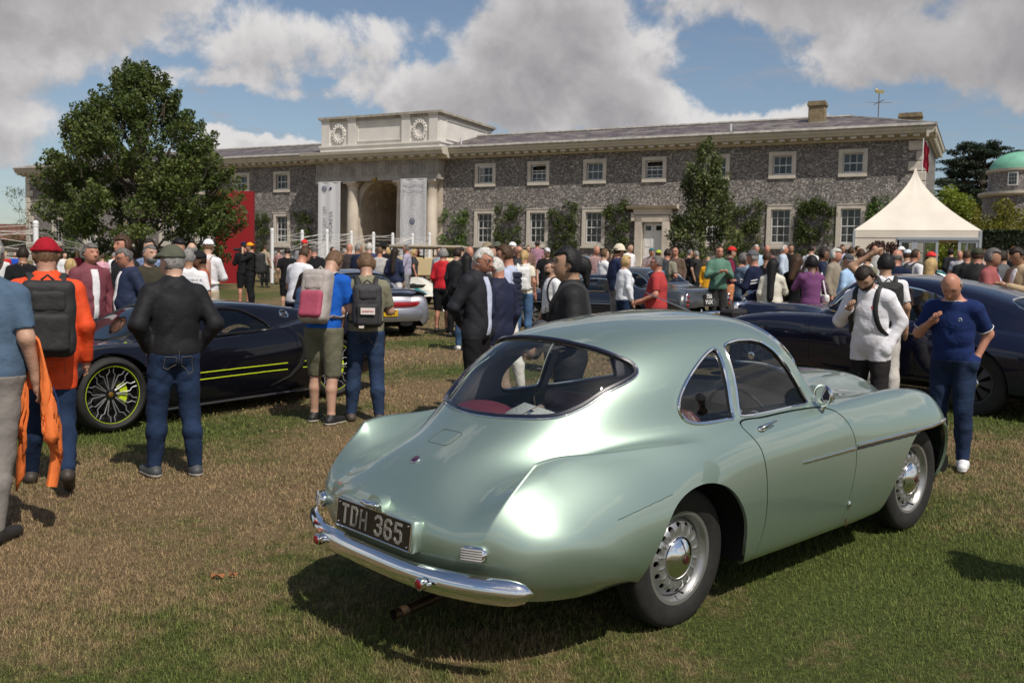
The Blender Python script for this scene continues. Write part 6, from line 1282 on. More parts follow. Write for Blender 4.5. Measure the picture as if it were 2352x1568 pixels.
# cedar behind
def cedar():
    D = 95.; b_ = at(2235, 520, D); z0 = gz(b_[0], D); tp = at(2235, 332, D)[2]; H = tp-z0; r = empty('cedar_tree', (b_[0], D, z0), 0, 'dark flat topped cedar of Lebanon rising behind the marquee', 'tree'); rng = np.random.default_rng(9); g = G(); C = []; R = []
    for dx in (-.6, .5, 1.4): g.tube([(dx*.3, 0, 0), (dx*.6, 0, H*.35), (dx*1.6, .3, H*.62), (dx*2.0, .2, H*.95)], [.45, .4, .28, .08], 8)
    for (zf, w) in ((.52, 3.6), (.60, 4.4), (.68, 4.5), (.76, 4.3), (.84, 3.8), (.91, 3.1), (.975, 2.1)):
        for k in range(11):
            a = rng.uniform(0, 2*math.pi); L = w*rng.uniform(.45, 1.0); e = np.array([L*math.cos(a)+.3, L*.8*math.sin(a), H*zf+rng.uniform(-.3, .4)]); s0 = np.array([rng.uniform(-.8, 1.), 0, H*(zf-.09)]); limb(g, s0, e, .12, .03, rng, wob=.04)
            for q in (.6, .78, .92, 1.03): c = s0+(e-s0)*q; C.append(c+rng.normal(0, .2, 3)*[1, 1, .3]+[0, 0, .12]); R.append((rng.uniform(.55, .95), .8, rng.uniform(.13, .24)))
    g.build('trunk', BARK, r, smooth=True); leaves('crown', C, R, 150, .17, leaf_mat('cedar_needles', (.008, .016, .008), (.035, .055, .028)), r, rng, shell=.0)
cedar()
# domed pavilion
D = 78.; c = at(2352, 430, D); z0 = gz(c[0], D); top = at(2352, 347, D)[2]-z0; ze = at(2352, 388, D)[2]-z0; zl = at(2352, 442, D)[2]-z0; R = (2352-2288)/FPX*D*1.02
r = empty('domed_house_tower', (c[0]+.1, D+1, z0), 0, 'round flint tower with a green copper dome at the right edge', 'building'); g = G(); g.lathe([(R, zl), (R, ze-.25), (R+.05, ze-.25)], 40); g.build('wall', FLINT, r, smooth=True); g = G(); g.lathe([(R+.0, ze-.28), (R+.18, ze-.2), (R+.2, ze-.02), (R*.97, ze)], 40); g.lathe([(R*1.18, zl-.35), (R*1.3, zl-.2), (R*1.3, zl), (R, zl+.05)], 40); g.build('cornice', CORN, r, smooth=True)
g = G(); g.lathe([(R*1.14, -1), (R*1.14, zl-.3)], 40); g.build('lower_wall', FLINT, r, smooth=True); g = G(); g.lathe([(R*.97*math.cos(t), ze+(top-ze)*math.sin(t)*1.05) for t in np.linspace(0, math.pi/2, 14)], 40); g.build('dome', mat('verdigris_copper', (.17, .42, .30), .6, var=.12, vscale=1.5), r, smooth=True)
a_ = math.radians(-90-38); g = G(); cx, cy = R*math.cos(a_), R*math.sin(a_); M_ = frame((cx, cy, (ze+zl)/2+.05), (-math.sin(a_), math.cos(a_), 0), (0, 0, 1), (math.cos(a_), math.sin(a_), 0)); g.box((0, 0, 0), (.72, 1.05, .2)); g.xf(M_); wd = g.build('window', WHITEP, r); g = G(); [g.box((x, y, .1), (.17, .27, .03)) for x in (-.2, 0, .2) for y in (-.3, .0, .3)]; g.xf(M_); g.build('pane', PANE, wd)
# barn and shrub at the far left
D = 92.; a = at(-60, 610, D); b = at(78, 545, D); z0 = gz(a[0], D); RT = mat('rust_tiles', (.13, .05, .035), .9, var=.3, vscale=2, bump=.5); g_ = at(20, 548, D)[2]-z0; rg = at(30, 515, D)[2]-z0
r = empty('barn', (a[0], D, z0), 0, 'timber clad barn with mossy red tiled roof at the far left edge', 'building'); w = b[0]-a[0]; g = G(); g.box((w/2, 2.5, g_/2), (w, 5, g_)); g.build('wall', mat('weathered_boards', (.10, .09, .075), .9, var=.3, vscale=1.5), r)
g = G(); g.prism([(-.4, g_-.15), (2.5, rg), (5.4, g_-.15), (5.4, g_-.05), (2.5, rg+.12), (-.4, g_-.02)], -.4, w+.3, 'yz'); g.build('roof', RT, r)
bush(45, 520, 86, 3.2, 6.6, 'thin shrub rising behind the barn at the far left', ivy[0], 12, 24, 70, .12)
# folded card sign on the grass
def card(x, y, label, w=.42, h_=.34, rz=.35, tilt=.3):
    p = gp(x, y); r = empty('card_sign', p, rz, label, 'sign'); cm = mat('white_card', (.78, .77, .78), .5)
    for s_ in (-1, 1): g = G(); g.add([(-w/2, s_*h_*tilt*1.6, 0), (w/2, s_*h_*tilt*1.6, 0), (w/2, 0, h_), (-w/2, 0, h_)]+[(-w/2, s_*(h_*tilt*1.6-.008), 0), (w/2, s_*(h_*tilt*1.6-.008), 0), (w/2, -s_*.006, h_), (-w/2, -s_*.006, h_)], [(0, 1, 2, 3), (4, 7, 6, 5), (0, 4, 5, 1), (1, 5, 6, 2), (2, 6, 7, 3), (3, 7, 4, 0)]); pn = g.build('panel', cm, r)
    g = G(); M_ = frame((.0, -h_*tilt*.5-.016, h_*.68), (1, 0, 0), (0, .38, .92), (0, -.92, .38)); g.lathe([(.035, 0), (.0, .002)], 14); g.xf(M_); g.build('round_emblem', mat('pink_ink', (.5, .12, .2), .6), r)
card(1032, 714, 'white folded card sign on the grass beside the woman in jeans')
# quad bike by the nearest post
p = gp(606, 642); r = empty('quad_bike', (p[0], 42.5, gz(p[0], 42.5)), math.radians(10), 'small green and yellow utility buggy behind the nearest white post', 'vehicle')
g = G(); g.box((0, 0, .62), (1.6, .8, .22), bev=.06); g.box((.5, 0, .85), (.4, .7, .3), bev=.08); g.build('body', mat('grey_cowl', (.06, .06, .06), .5), r); g = G(); g.box((0, -.42, .95), (1.3, .04, .1)); g.build('side_stripe', mat('yellow_stripe', (.6, .5, .03), .5), r)
for x in (-.6, .6):
    for y in (-.45, .45): g = G(); g.lathe(tyre_lathe(.33, .16, .24), 24, axis='y'); g.build('wheel', mat('dusty_tyre', (.09, .075, .06), .9), r, smooth=True, loc=(x, y, .33))
# fallen leaves on the turf in the foreground
for (x, y, s_, lb_) in ((500, 1330, .036, 'rust brown fallen leaf on the grass at lower left'), (535, 1327, .022, 'small curled brown fragment beside the rust brown leaf')):
    p = gp(x, y); g = G(); P = [(math.cos(t)*s_*(1+.3*math.sin(5*t)), math.sin(t)*s_*.5, .012+.012*math.sin(3*t)) for t in np.linspace(0, 2*math.pi, 13)[:-1]]; g.add([(0, 0, .02)]+P, [(0, i+1, (i+1) % 12+1) for i in range(12)]); o_ = g.build('fallen_leaf', mat('rust_leaf', (.28, .10, .035), .8)); o_.location = p+[0, 0, .008]; tag(o_, lb_, 'leaf')
# ---------------------------------------------------------------- people
def snet(F, org, hs):
    """naive surface nets: F < 0 inside"""
    s = F < 0; nx, ny, nz = F.shape; c = np.zeros((nx-1, ny-1, nz-1), np.uint8)
    for i in (0, 1):
        for j in (0, 1):
            for k in (0, 1): c += s[i:nx-1+i, j:ny-1+j, k:nz-1+k]
    act = (c > 0) & (c < 8); ids = np.argwhere(act); 
    if not len(ids): return np.zeros((0, 3)), np.zeros((0, 4), int)
    num = np.full(act.shape, -1, np.int64); num[tuple(ids.T)] = np.arange(len(ids)); P = np.zeros((len(ids), 3)); cnt = np.zeros(len(ids))
    cor = [(i, j, k) for i in (0, 1) for j in (0, 1) for k in (0, 1)]
    Fv = {q: F[ids[:, 0]+q[0], ids[:, 1]+q[1], ids[:, 2]+q[2]] for q in cor}
    for a in cor:
        for ax in range(3):
            if a[ax]: continue
            b = list(a); b[ax] = 1; b = tuple(b); fa, fb = Fv[a], Fv[b]; m_ = (fa < 0) != (fb < 0); t = np.where(m_, fa/(fa-fb+1e-12), 0)
            q = np.tile(np.array(a, float), (len(ids), 1)); q[:, ax] = t; P[m_] += q[m_]; cnt += m_
    P = (P/np.maximum(cnt, 1)[:, None]+ids)*hs+org; Q = []
    for ax in range(3):
        u, v = (ax+1) % 3, (ax+2) % 3; sl0 = [slice(None)]*3; sl1 = [slice(None)]*3; sl0[ax] = slice(0, -1); sl1[ax] = slice(1, None); A, B = s[tuple(sl0)], s[tuple(sl1)]
        e = np.argwhere(A != B); ok = (e[:, u] > 0) & (e[:, v] > 0) & (e[:, u] < F.shape[u]-1) & (e[:, v] < F.shape[v]-1); e = e[ok]
        if not len(e): continue
        inside = A[tuple(e.T)]; off = np.zeros((4, 3), int); off[1, u] = -1; off[2, u] = -1; off[2, v] = -1; off[3, v] = -1
        q = np.stack([num[tuple((e+o).T)] for o in off], 1); q[~inside] = q[~inside][:, ::-1]; Q.append(q)
    return P, np.vstack(Q)
class Field:
    def __init__(s, lo, hi, hs):
        s.hs = hs; s.lo = np.array(lo, float)-2*hs; n = np.ceil((np.array(hi)+2*hs-s.lo)/hs).astype(int)+1; s.n = n; s.ax = [s.lo[i]+hs*np.arange(n[i]) for i in range(3)]
    def new(s): return np.full(tuple(s.n), .5, np.float32)
    def sub(s, lo, hi):
        sl = []; 
        for i in range(3):
            a = max(0, int((lo[i]-s.lo[i])/s.hs)); b = min(s.n[i], int((hi[i]-s.lo[i])/s.hs)+2); sl.append(slice(a, max(a+1, b)))
        X = s.ax[0][sl[0]][:, None, None]; Y = s.ax[1][sl[1]][None, :, None]; Z = s.ax[2][sl[2]][None, None, :]; return tuple(sl), X, Y, Z
    def put(s, A, sl, d, k):
        a = A[sl]; 
        if k <= 0: A[sl] = np.minimum(a, d); return
        hh = np.maximum(k-np.abs(a-d), 0)/k; A[sl] = np.minimum(a, d)-hh*hh*k*.25
    def cap(s, A, a, b, ra, rb, k=.03, mg=.09):
        a = np.array(a, float); b = np.array(b, float); R = max(ra, rb)+mg; sl, X, Y, Z = s.sub(np.minimum(a, b)-R, np.maximum(a, b)+R); ab = b-a; L = ab@ab+1e-9
        t = np.clip(((X-a[0])*ab[0]+(Y-a[1])*ab[1]+(Z-a[2])*ab[2])/L, 0, 1); d = np.sqrt((X-a[0]-t*ab[0])**2+(Y-a[1]-t*ab[1])**2+(Z-a[2]-t*ab[2])**2)-(ra+(rb-ra)*t); s.put(A, sl, d.astype(np.float32), k)
    def ell(s, A, c, r, k=.03, M=None, mg=.09):
        c = np.array(c, float); r = np.array(r, float); R = (r if M is None else np.full(3, r.max()))+mg; sl, X, Y, Z = s.sub(c-R, c+R); x, y, z = X-c[0], Y-c[1], Z-c[2]
        if M is not None: M = np.array(M); x, y, z = x*M[0][0]+y*M[1][0]+z*M[2][0], x*M[0][1]+y*M[1][1]+z*M[2][1], x*M[0][2]+y*M[1][2]+z*M[2][2]
        k0 = np.sqrt((x/r[0])**2+(y/r[1])**2+(z/r[2])**2); k1 = np.sqrt((x/r[0]**2)**2+(y/r[1]**2)**2+(z/r[2]**2)**2)+1e-6; s.put(A, sl, (k0*(k0-1)/k1).astype(np.float32), k)
def cloth(c, kind='cloth'):
    nm = kind+'_%d_%d_%d' % tuple(int(round(v*400)) for v in c)
    if kind == 'jacket': return mat(nm, c, .72, spec=.3, var=.15, vscale=6, bump=.6, bscale=10)
    if kind == 'denim': return mat(nm, c, .9, spec=.2, var=.35, vscale=5, bump=.5, bscale=18)
    if kind == 'check': return mat(nm, c, .85, col2=tuple(min(1, v*.35) for v in c), vscale=26, bump=.3, bscale=12)
    return mat(nm, c, .92, spec=.2, var=.14, vscale=5, bump=.9, bscale=9)
SKIN = {'l': (.46, .27, .19), 'p': (.55, .34, .25), 't': (.34, .18, .11), 'd': (.07, .035, .022), 'b': (.17, .085, .05), 'a': (.38, .22, .14), 'r': (.46, .21, .14)}
def skin_m(k): return mat('skin_'+k, SKIN[k], .5, var=.08, vscale=10, bump=.15, bscale=60)
HAIR = {'black': (.008, .007, .008), 'dark': (.02, .012, .008), 'brown': (.055, .028, .014), 'grey': (.22, .21, .20), 'white': (.5, .48, .45), 'blond': (.42, .29, .13), 'ginger': (.25, .09, .03), 'salt': (.12, .11, .105), 'lightbrown': (.13, .075, .04)}
def hair_m(c): return mat('hair_'+c, HAIR[c], .6, spec=.3, var=.4, vscale=45, bump=.3, bscale=60)
ARMS = {'down': ((-.03, .235, 1.15), (.05, .25, .91)), 'pocket': ((-.10, .255, 1.15), (.03, .185, .955)), 'hip': ((-.09, .285, 1.16), (.0, .19, .985)), 'chest': ((.05, .25, 1.14), (.27, .08, 1.22)), 'phone': ((.10, .24, 1.17), (.30, .06, 1.36)), 'camera': ((.17, .25, 1.27), (.20, .07, 1.53)),
        'strap': ((.03, .28, 1.17), (.17, .13, 1.32)), 'head': ((.12, .35, 1.60), (.06, .15, 1.74)), 'back': ((-.12, .24, 1.15), (-.15, .04, .99)), 'fold': ((.08, .23, 1.16), (.20, -.07, 1.19)), 'carry': ((-.02, .25, 1.14), (.22, .22, 1.04)), 'down2': ((.0, .25, 1.15), (.12, .26, .93)), 'ear': ((.1, .28, 1.22), (.08, .11, 1.58))}
NEARP = []
def person(label, x, ytop, D, face, top, bot, hair='brown', skin='l', arms=('down', 'down'), legs='stand', lean=0, nod=0, turn=0, sex='m', fat=0., tk='cloth', bk='denim', tl='l', bl='l', shoe=(.02, .018, .016), sole=None, cap=None, capb=True, glasses=None, foot=None, h=None, open_=None, collar=None, skirt=False, kind='top', hood=False, hres=None, beard=None, long=None, bun=None, yaw_off=0, tapered=True, hem=None, group='visitors at the show'):
    if foot is not None: p = gp(*foot); X, D = p[0], p[1]
    else: q = at(x, ytop, D); X = q[0]
    z0 = gz(X, D)
    if h is None: h = float(np.clip(at(x, ytop, D)[2]-z0+(.06 if nod > 25 else 0)+.045*(lean > 8), 1.38, 1.96))
    S_ = h/1.75; hs = hres or (.0115 if D < 10.5 else .016 if D < 13 else .022 if D < 18 else .029)
    w = 1. if sex == 'm' else .86; hs = hs/S_
    ln, nd = math.radians(lean), math.radians(nod); cl, sl_ = math.cos(ln), math.sin(ln)
    def U(p_):     # bend the upper body about the hips
        px_, py_, pz_ = p_; zz = pz_-.95; return np.array([px_*cl+zz*sl_, py_, .95-px_*sl_+zz*cl])
    neck = U((-.01, 0, 1.46)); tn = math.radians(turn)
    def Hd(p_):    # head frame
        a = p_[0]*math.cos(nd)+p_[2]*math.sin(nd); b_ = p_[2]*math.cos(nd)-p_[0]*math.sin(nd); xx, yy = a*math.cos(tn)-p_[1]*math.sin(tn), a*math.sin(tn)+p_[1]*math.cos(tn)
        c_ = U((.015, 0, 1.535)); return c_+np.array([xx, yy, b_])
    HR = np.array([[math.cos(tn)*math.cos(nd), -math.sin(tn), math.cos(tn)*math.sin(nd)], [math.sin(tn)*math.cos(nd), math.cos(tn), math.sin(tn)*math.sin(nd)], [-math.sin(nd), 0, math.cos(nd)]])
    hc = Hd((.01, 0, .092)); sh = {s: U((-.01, s*.172*w, 1.385)) for s in (1, -1)}; el = {}; wr = {}
    for s, a in ((1, arms[0]), (-1, arms[1])):
        e_, w_ = ARMS[a]; el[s] = U((e_[0], s*e_[1]*w, e_[2])); wr[s] = U((w_[0], s*w_[1]*w, w_[2]))
    LG = {'stand': ((0, 0), (.0, 0)), 'apart': ((.07, .015), (-.05, .015)), 'walk': ((.26, 0), (-.30, 0)), 'stride': ((.16, 0), (-.14, 0)), 'wide': ((.05, .03), (-.05, .03))}[legs]; hip = {}; kn = {}; an = {}; toe = {}
    for s, (fx, fy) in ((1, LG[0]), (-1, LG[1])):
        hip[s] = np.array([0, s*.088, .915]); kn[s] = np.array([fx*.55+.015, s*(.10+fy*.5), .50]); an[s] = np.array([fx-.02, s*(.108+fy), .09]); toe[s] = an[s]+np.array([.17, s*.035, -.055])
        if fx < -.2: an[s] = np.array([fx-.05, s*.10, .20]); kn[s] = np.array([-.04, s*.10, .50]); toe[s] = an[s]+np.array([.12, s*.02, -.15])
    pts = np.array([hc+[.15, .15, .2], hc-[.15, .15, .2], *[el[s]+[.08, .08*s, .08] for s in el], *[wr[s]+[.15, .12*s, .12] for s in wr], *[wr[s]-[.15, -.1*s, .16] for s in wr], *[toe[s]+[.05, .05*s, 0] for s in toe], *[an[s]-[.09, 0, .09] for s in an], [-.27, -.22, 0], [.25, .22, 0], *[el[s]-[.08, 0, .05] for s in el]])
    if long or bun: pts = np.vstack([pts, hc-[.2, 0, 0]])
    fd = Field(pts.min(0)-.02, pts.max(0)+.02, hs); T = fd.new(); A = fd.new(); Fo = fd.new(); Le = fd.new(); Ca = fd.new(); He = fd.new(); Ha = fd.new(); Ft = fd.new(); Hk = fd.new()
    f = fat; chest = U((.0, 0, 1.26)); bel = U((.01+f*.4, 0, 1.07)); fd.ell(T, chest, (.118+f*.5, .168*w+f*.4, .205), .05); fd.ell(T, bel, (.112+f, .148*w+f*.9, .17), .06); fd.ell(T, (.0, 0, .945), (.118+f*.6, .158*(1.04 if sex != 'm' else 1)+f*.6, .125), .06)
    [fd.cap(T, sh[s]*[1, .93, 1], U((-.015, s*.03, 1.425)), .050, .062, .05) for s in (1, -1)]; fd.cap(T, U((-.015, 0, 1.44)), U((-.005, 0, 1.47)), .060, .052, .05)
    if sex == 'f': [fd.ell(T, U((.085, s*.07, 1.27)), (.06, .062, .065), .04) for s in (1, -1)]
    for s in (1, -1): fd.cap(A, sh[s], el[s], .056*w, .043*w, .03); fd.cap(Fo, el[s], wr[s], .041*w, .027*w, .02)
    for s in (1, -1): fd.cap(Le, hip[s]+[0, 0, -.02], kn[s], .086, .056, .03); fd.cap(Ca, kn[s], kn[s]*.62+an[s]*.38+[-.018, 0, 0], .056, .054, .02); fd.cap(Ca, kn[s]*.62+an[s]*.38+[-.018, 0, 0], an[s], .054, .036, .02)
    for s in (1, -1): fd.cap(Ft, an[s]+[-.045, 0, -.05], toe[s], .036, .030, .02); fd.cap(Ft, an[s], an[s]+[.0, 0, -.045], .036, .040, .03)
    fd.ell(He, hc, (.094, .076, .115), .02, HR); fd.ell(He, Hd((.038, 0, .035)), (.058, .052, .062), .03, HR); nk = fd.new(); fd.cap(nk, neck+[-.01, 0, 0], Hd((-.02, 0, .04)), .058, .052, .03)
    near = hs < .02
    if near:
        fd.cap(He, Hd((.090, 0, .108)), Hd((.116, 0, .070)), .010, .015, .010); fd.ell(He, Hd((.088, 0, .028)), (.018, .026, .012), .014, HR); fd.ell(He, Hd((.076, 0, .128)), (.022, .05, .012), .016, HR)
        for s in (1, -1):
            fd.ell(He, Hd((-.008, s*.078, .088)), (.022, .012, .034), .008, HR); c_ = Hd((.101, s*.033, .103)); q_, x_, y_, z_ = fd.sub(c_-.05, c_+.05); He[q_] = np.maximum(He[q_], .019-np.sqrt((x_-c_[0])**2+(y_-c_[1])**2+(z_-c_[2])**2))
    else:
        for s in (1, -1): fd.ell(He, Hd((-.008, s*.078, .088)), (.024, .016, .034), .01, HR)
        fd.ell(He, Hd((.095, 0, .085)), (.022, .018, .026), .012, HR)
    hd = {}
    for s in (1, -1):
        v = wr[s]-el[s]; v /= np.linalg.norm(v); hd[s] = v; pk = arms[0 if s > 0 else 1] == 'pocket'; fd.ell(Hk if pk else Ha, wr[s]+v*.055, (.036, .030, .048), .015); fd.cap(Hk if pk else Ha, wr[s], wr[s]+v*.04, .026, .028, .01)
        if hs > .0122 and arms[0 if s > 0 else 1] != 'pocket': fd.cap(Ha, wr[s]+v*.09, wr[s]+v*.13+[.01, 0, -.01], .027, .02, .01)
    def uni(*a):
        r = a[0].copy()
        for b_ in a[1:]: hh = np.maximum(.03-np.abs(r-b_), 0)/.03; r = np.minimum(r, b_)-hh*hh*.03*.25
        return r
    body = uni(T, A, Fo, Le, Ca, Ft, nk, He, Ha, Hk); root = empty('person', (X, D, z0), math.radians(face+yaw_off)-math.atan2(X, D), label, 'person', group); root.scale = (S_,)*3
    Xg = fd.ax[0][:, None, None]; Yg = fd.ax[1][None, :, None]; Zg = fd.ax[2][None, None, :]
    def emit(nm, Fd_, m_, extra=None, parent=root):
        V, Q = snet(Fd_, fd.lo, fd.hs)
        if not len(Q): return None
        if extra: V, Q = np.vstack([V, extra[0]]), np.vstack([Q, extra[1]+len(V)])
        return obj(nm, V, Q, m_, parent)
    ex = None
    if hs <= .0122:      # fingers, one by one, rooted in the palm
        Vs, Qs, n0 = [], [], 0
        for s in (1, -1):
            if arms[0 if s > 0 else 1] == 'pocket': continue
            v = hd[s]; side = np.cross(v, [0, 0, 1.]); side = side/np.linalg.norm(side) if np.linalg.norm(side) > .3 else np.array([1., 0, 0]); fwd = np.array([1., 0, 0]); lat = fwd-(fwd@v)*v; lat /= np.linalg.norm(lat)+1e-9; palm = np.cross(v, lat)*s; c0 = wr[s]+v*.05
            f2 = Field(c0-.14, c0+.14, .0058); H_ = f2.new(); f2.ell(H_, c0, (.030, .026, .038), .01)
            curl = .5
            for i, (o_, L1) in enumerate(((.030, .040), (.011, .046), (-.009, .043), (-.027, .034))):
                a0 = c0+v*.028+lat*o_; a1 = a0+v*L1-palm*.006*0; a2 = a1+(v*math.cos(curl*1.6)-palm*math.sin(curl*1.6)*-1)*L1*.62; f2.cap(H_, a0, a1, .0098, .0088, .006, .02); f2.cap(H_, a1, a2, .0088, .0074, .004, .02)
            t0 = c0-v*.02+lat*.024; t1 = t0+(lat*.8+v*.6)*.034; t2 = t1+(v*.95+lat*.1)*.028; f2.cap(H_, t0, t1, .013, .0105, .01, .02); f2.cap(H_, t1, t2, .0105, .009, .004, .02)
            V, Q = snet(H_, f2.lo, f2.hs); Vs.append(V); Qs.append(Q+n0); n0 += len(V)
        ex = (np.vstack(Vs), np.vstack(Qs)) if Vs else None
    emit('body', body, skin_m(skin), ex)
    # ---- clothing
    upz0 = (Zg-.95)*cl+Xg*sl_
    fz = sum(map(ord, label)) % 11; fold = lambda t: 1-2*np.abs(np.sin(t))**.7; am = (.0036 if near else .003); wv = am*(fold(Zg*21+Xg*11+Yg*(7+fz)+1.2*np.sin(Yg*13+fz))+.8*fold(Zg*12-Yg*19+1.5*np.sin(Xg*9+Zg*11+fz))+.5*np.sin(Xg*40+Yg*26+Zg*8))*(.55+.45*np.clip(np.cos((upz0-.16)*16), -1, 1))
    o = .014 if tk != 'jacket' else .019
    if hood: o = .021
    upz = (Zg-.95)*cl+Xg*sl_   # height along the bent trunk
    hm = (hem if hem is not None else (.86 if tk == 'jacket' else .88))
    Tb = uni(T, Le, Hk) if hm < .87 else T; base = uni(Tb, A) if tl == 's' else uni(Tb, A, Fo)
    tp = base-o+wv; tp = np.maximum(tp, (hm-.95)-upz); low = -(upz-(hm+.03-.95)); 
    tp = np.maximum(tp, -(np.minimum(nk, He)-(.008 if tk != 'jacket' else .0))); tp = np.maximum(tp, upz-(.545 if tk != 'jacket' and not hood else .575)-.35*np.clip(-Xg, -.1, .1))
    if tl == 's':
        for s in (1, -1):
            e_ = sh[s]+(el[s]-sh[s])*(.80 if sex == 'm' else .62); n_ = (el[s]-sh[s])/np.linalg.norm(el[s]-sh[s]); pl_ = (Xg-e_[0])*n_[0]+(Yg-e_[1])*n_[1]+(Zg-e_[2])*n_[2]; near_arm = np.minimum(A, .5)-.035
            tp = np.maximum(tp, np.minimum(pl_, np.maximum(pl_, -near_arm)*1)+0) if False else np.where((near_arm < 0) & (Yg*s > .12) & (T > .02), np.maximum(tp, pl_), tp)
    else:
        tp = np.maximum(tp, -(Ha-.004))
    if tl == 'n': pass
    cm = cloth(top, tk)
    if open_ is not None:        # open jacket: a panel of the shirt shows down the front
        sh_f = np.maximum(np.maximum(T-o-.008+0*wv, -.045-.0*Zg+np.abs(Yg)-.0), -(Xg-.02)); sh_f = np.maximum(sh_f, (hm+.04-.95)-upz); sh_f = np.maximum(sh_f, upz-.50); sh_f = np.maximum(sh_f, np.abs(Yg)-(.035+np.clip(upz-.12, 0, .4)*.10)); emit('shirt', sh_f, cloth(open_))
    t_ = emit({'top': 'shirt' if tk == 'cloth' else 'jacket'}.get(kind, kind), tp, cm)
    if skirt:
        bt = uni(T, Le)-.02; cone = np.sqrt((Xg/1.0)**2+Yg**2)-(.15+(.95-Zg)*.22); bt = np.maximum(cone, Zg-.98); bt = np.maximum(bt, (.50 if bl == 's' else .25)-Zg); emit('skirt', bt+wv, cloth(bot))
    else:
        Tl = np.maximum(T, Zg-1.0); bt = (uni(Tl, Le, Hk) if bl == 's' else uni(Tl, Le, Ca, Hk))-(.017 if bl == 'l' else .026)+wv*1.1; bt = np.maximum(bt, Zg-max(hm+.05, .94)); bt = np.maximum(bt, ((.46 if bl == 's' else .075)-Zg)); 
        if bl == 'l' and legs not in ('walk',): pass
        emit('trousers' if bl == 'l' else 'shorts', bt, cloth(bot, bk if bl == 'l' else 'cloth'))
    if near or bl == 's' or True:
        sf = Ft-.009; 
        for s in (1, -1): pass
        sf = np.maximum(sf, Zg-.125) if legs != 'walk' else sf; [emit('shoe', np.maximum(sf, -s*(Yg-0*Xg)), mat('shoe_%d_%d' % (int(shoe[0]*300), int(shoe[2]*300)), shoe, .6)) for s in (1, -1)]
        if sole: sl3 = np.maximum(Ft-.013, Zg-.028); [emit('sole', np.maximum(sl3, -s*Yg), mat('sole_%d' % int(sole[0]*100), sole, .7)) for s in (1, -1)]
    # ---- hair, hats, face
    R = HR; xr = (Xg-hc[0])*R[0][0]+(Yg-hc[1])*R[1][0]+(Zg-hc[2])*R[2][0]; yr = (Xg-hc[0])*R[0][1]+(Yg-hc[1])*R[1][1]+(Zg-hc[2])*R[2][1]; zr = (Xg-hc[0])*R[0][2]+(Yg-hc[1])*R[1][2]+(Zg-hc[2])*R[2][2]
    hb = uni(He, nk) if False else He
    if hair != 'bald':
        style, colr = (hair.split(':')+[None])[:2] if ':' in hair else ('short', hair); oh = {'short': .008, 'crop': .005, 'thick': .014, 'curly': .025, 'ring': .007, 'bob': .02}.get(style, .008); hn = (.0022*np.sin(xr*60+yr*140)*np.sin(zr*40+yr*60)) if near else 0
        if style == 'ring': keep = np.maximum(zr-.035, xr-.015)
        else: keep = np.minimum(.052-zr+.25*np.abs(yr), xr-.012)
        keep = np.maximum(keep, -.062-zr) if style not in ('bob',) else np.maximum(keep, -.11-zr)
        hf = np.maximum(hb-oh+hn*(2.2 if style == 'curly' else 1), keep)
        if style in ('short', 'crop', 'thick', 'ring'):     # clear the ears
            for s in (1, -1): hf = np.maximum(hf, .028-np.sqrt((xr+.0)**2+(yr-s*.085)**2+(zr+.022)**2)*1)
        if long:
            lf = fd.new(); fd.cap(lf, Hd((-.055, 0, .10)), U((-.135, 0, 1.46-long)), .088, .055, .03); hf = uni(hf, np.maximum(lf, -(He-.003)))
        if bun: bf = fd.new(); fd.ell(bf, Hd((-.112, 0, .085)), (.050, .045, .060), .03); fd.cap(bf, Hd((-.125, 0, .06)), Hd((-.135, 0, -.06)), .036, .020, .03); hf = uni(hf, bf)
        emit('hair', hf, hair_m(colr))
        if beard: bf = np.maximum(He-.006, np.maximum(zr+.035, .018-xr)); bf = np.maximum(bf, -.13-zr); emit('beard', bf, hair_m(beard))
    if cap is not None:
        style = 'cap'
        if isinstance(cap, tuple) and isinstance(cap[0], str): style, cap = cap
        cf = np.maximum(He-.017, .030-zr); cf = np.maximum(cf, -.115+0*zr-xr*0-.2)
        if style == 'cap':
            bx = -.1 if not capb else 1; br = np.maximum(np.sqrt(((xr-.11*(1 if capb else -1))/.078)**2+(yr/.064)**2)-1, np.abs(zr-.030+.15*(xr-.1))/.008-1)*.01; cf = uni(cf, np.maximum(br, -1.)) if near else np.minimum(cf, br)
        elif style == 'hat': br = np.maximum(np.sqrt((xr/.165)**2+(yr/.155)**2)-1, np.abs(zr-.03+.3*np.abs(yr)*.4)/.011-1)*.012; cf = np.minimum(np.maximum(He-.03, .02-zr), br)
        emit('cap' if style == 'cap' else 'hat', cf, cloth(cap))
    if glasses is not None:
        g = G()
        for s in (1, -1):
            g.tube([Hd((.098, s*.012, .104)), Hd((.098, s*.034, .107)), Hd((.092, s*.055, .104))], .012 if glasses == 'sun' else .004, 6, sc=(1, .35) if glasses == 'sun' else (1, 1)); g.tube([Hd((.090, s*.058, .108)), Hd((-.01, s*.083, .105))], .0025, 4)
            if glasses != 'sun': g.tube([Hd((.098, s*.034+.022*math.cos(t), .104+.017*math.sin(t))) for t in np.linspace(0, 2*math.pi, 13)[:-1]], .0016, 4, closed=True)
        g.build('glasses', mat('dark_lens', (.01, .01, .01), .1, coat=1.) if glasses == 'sun' else mat('wire_frame', (.25, .22, .2), .3, .8), root, smooth=True)
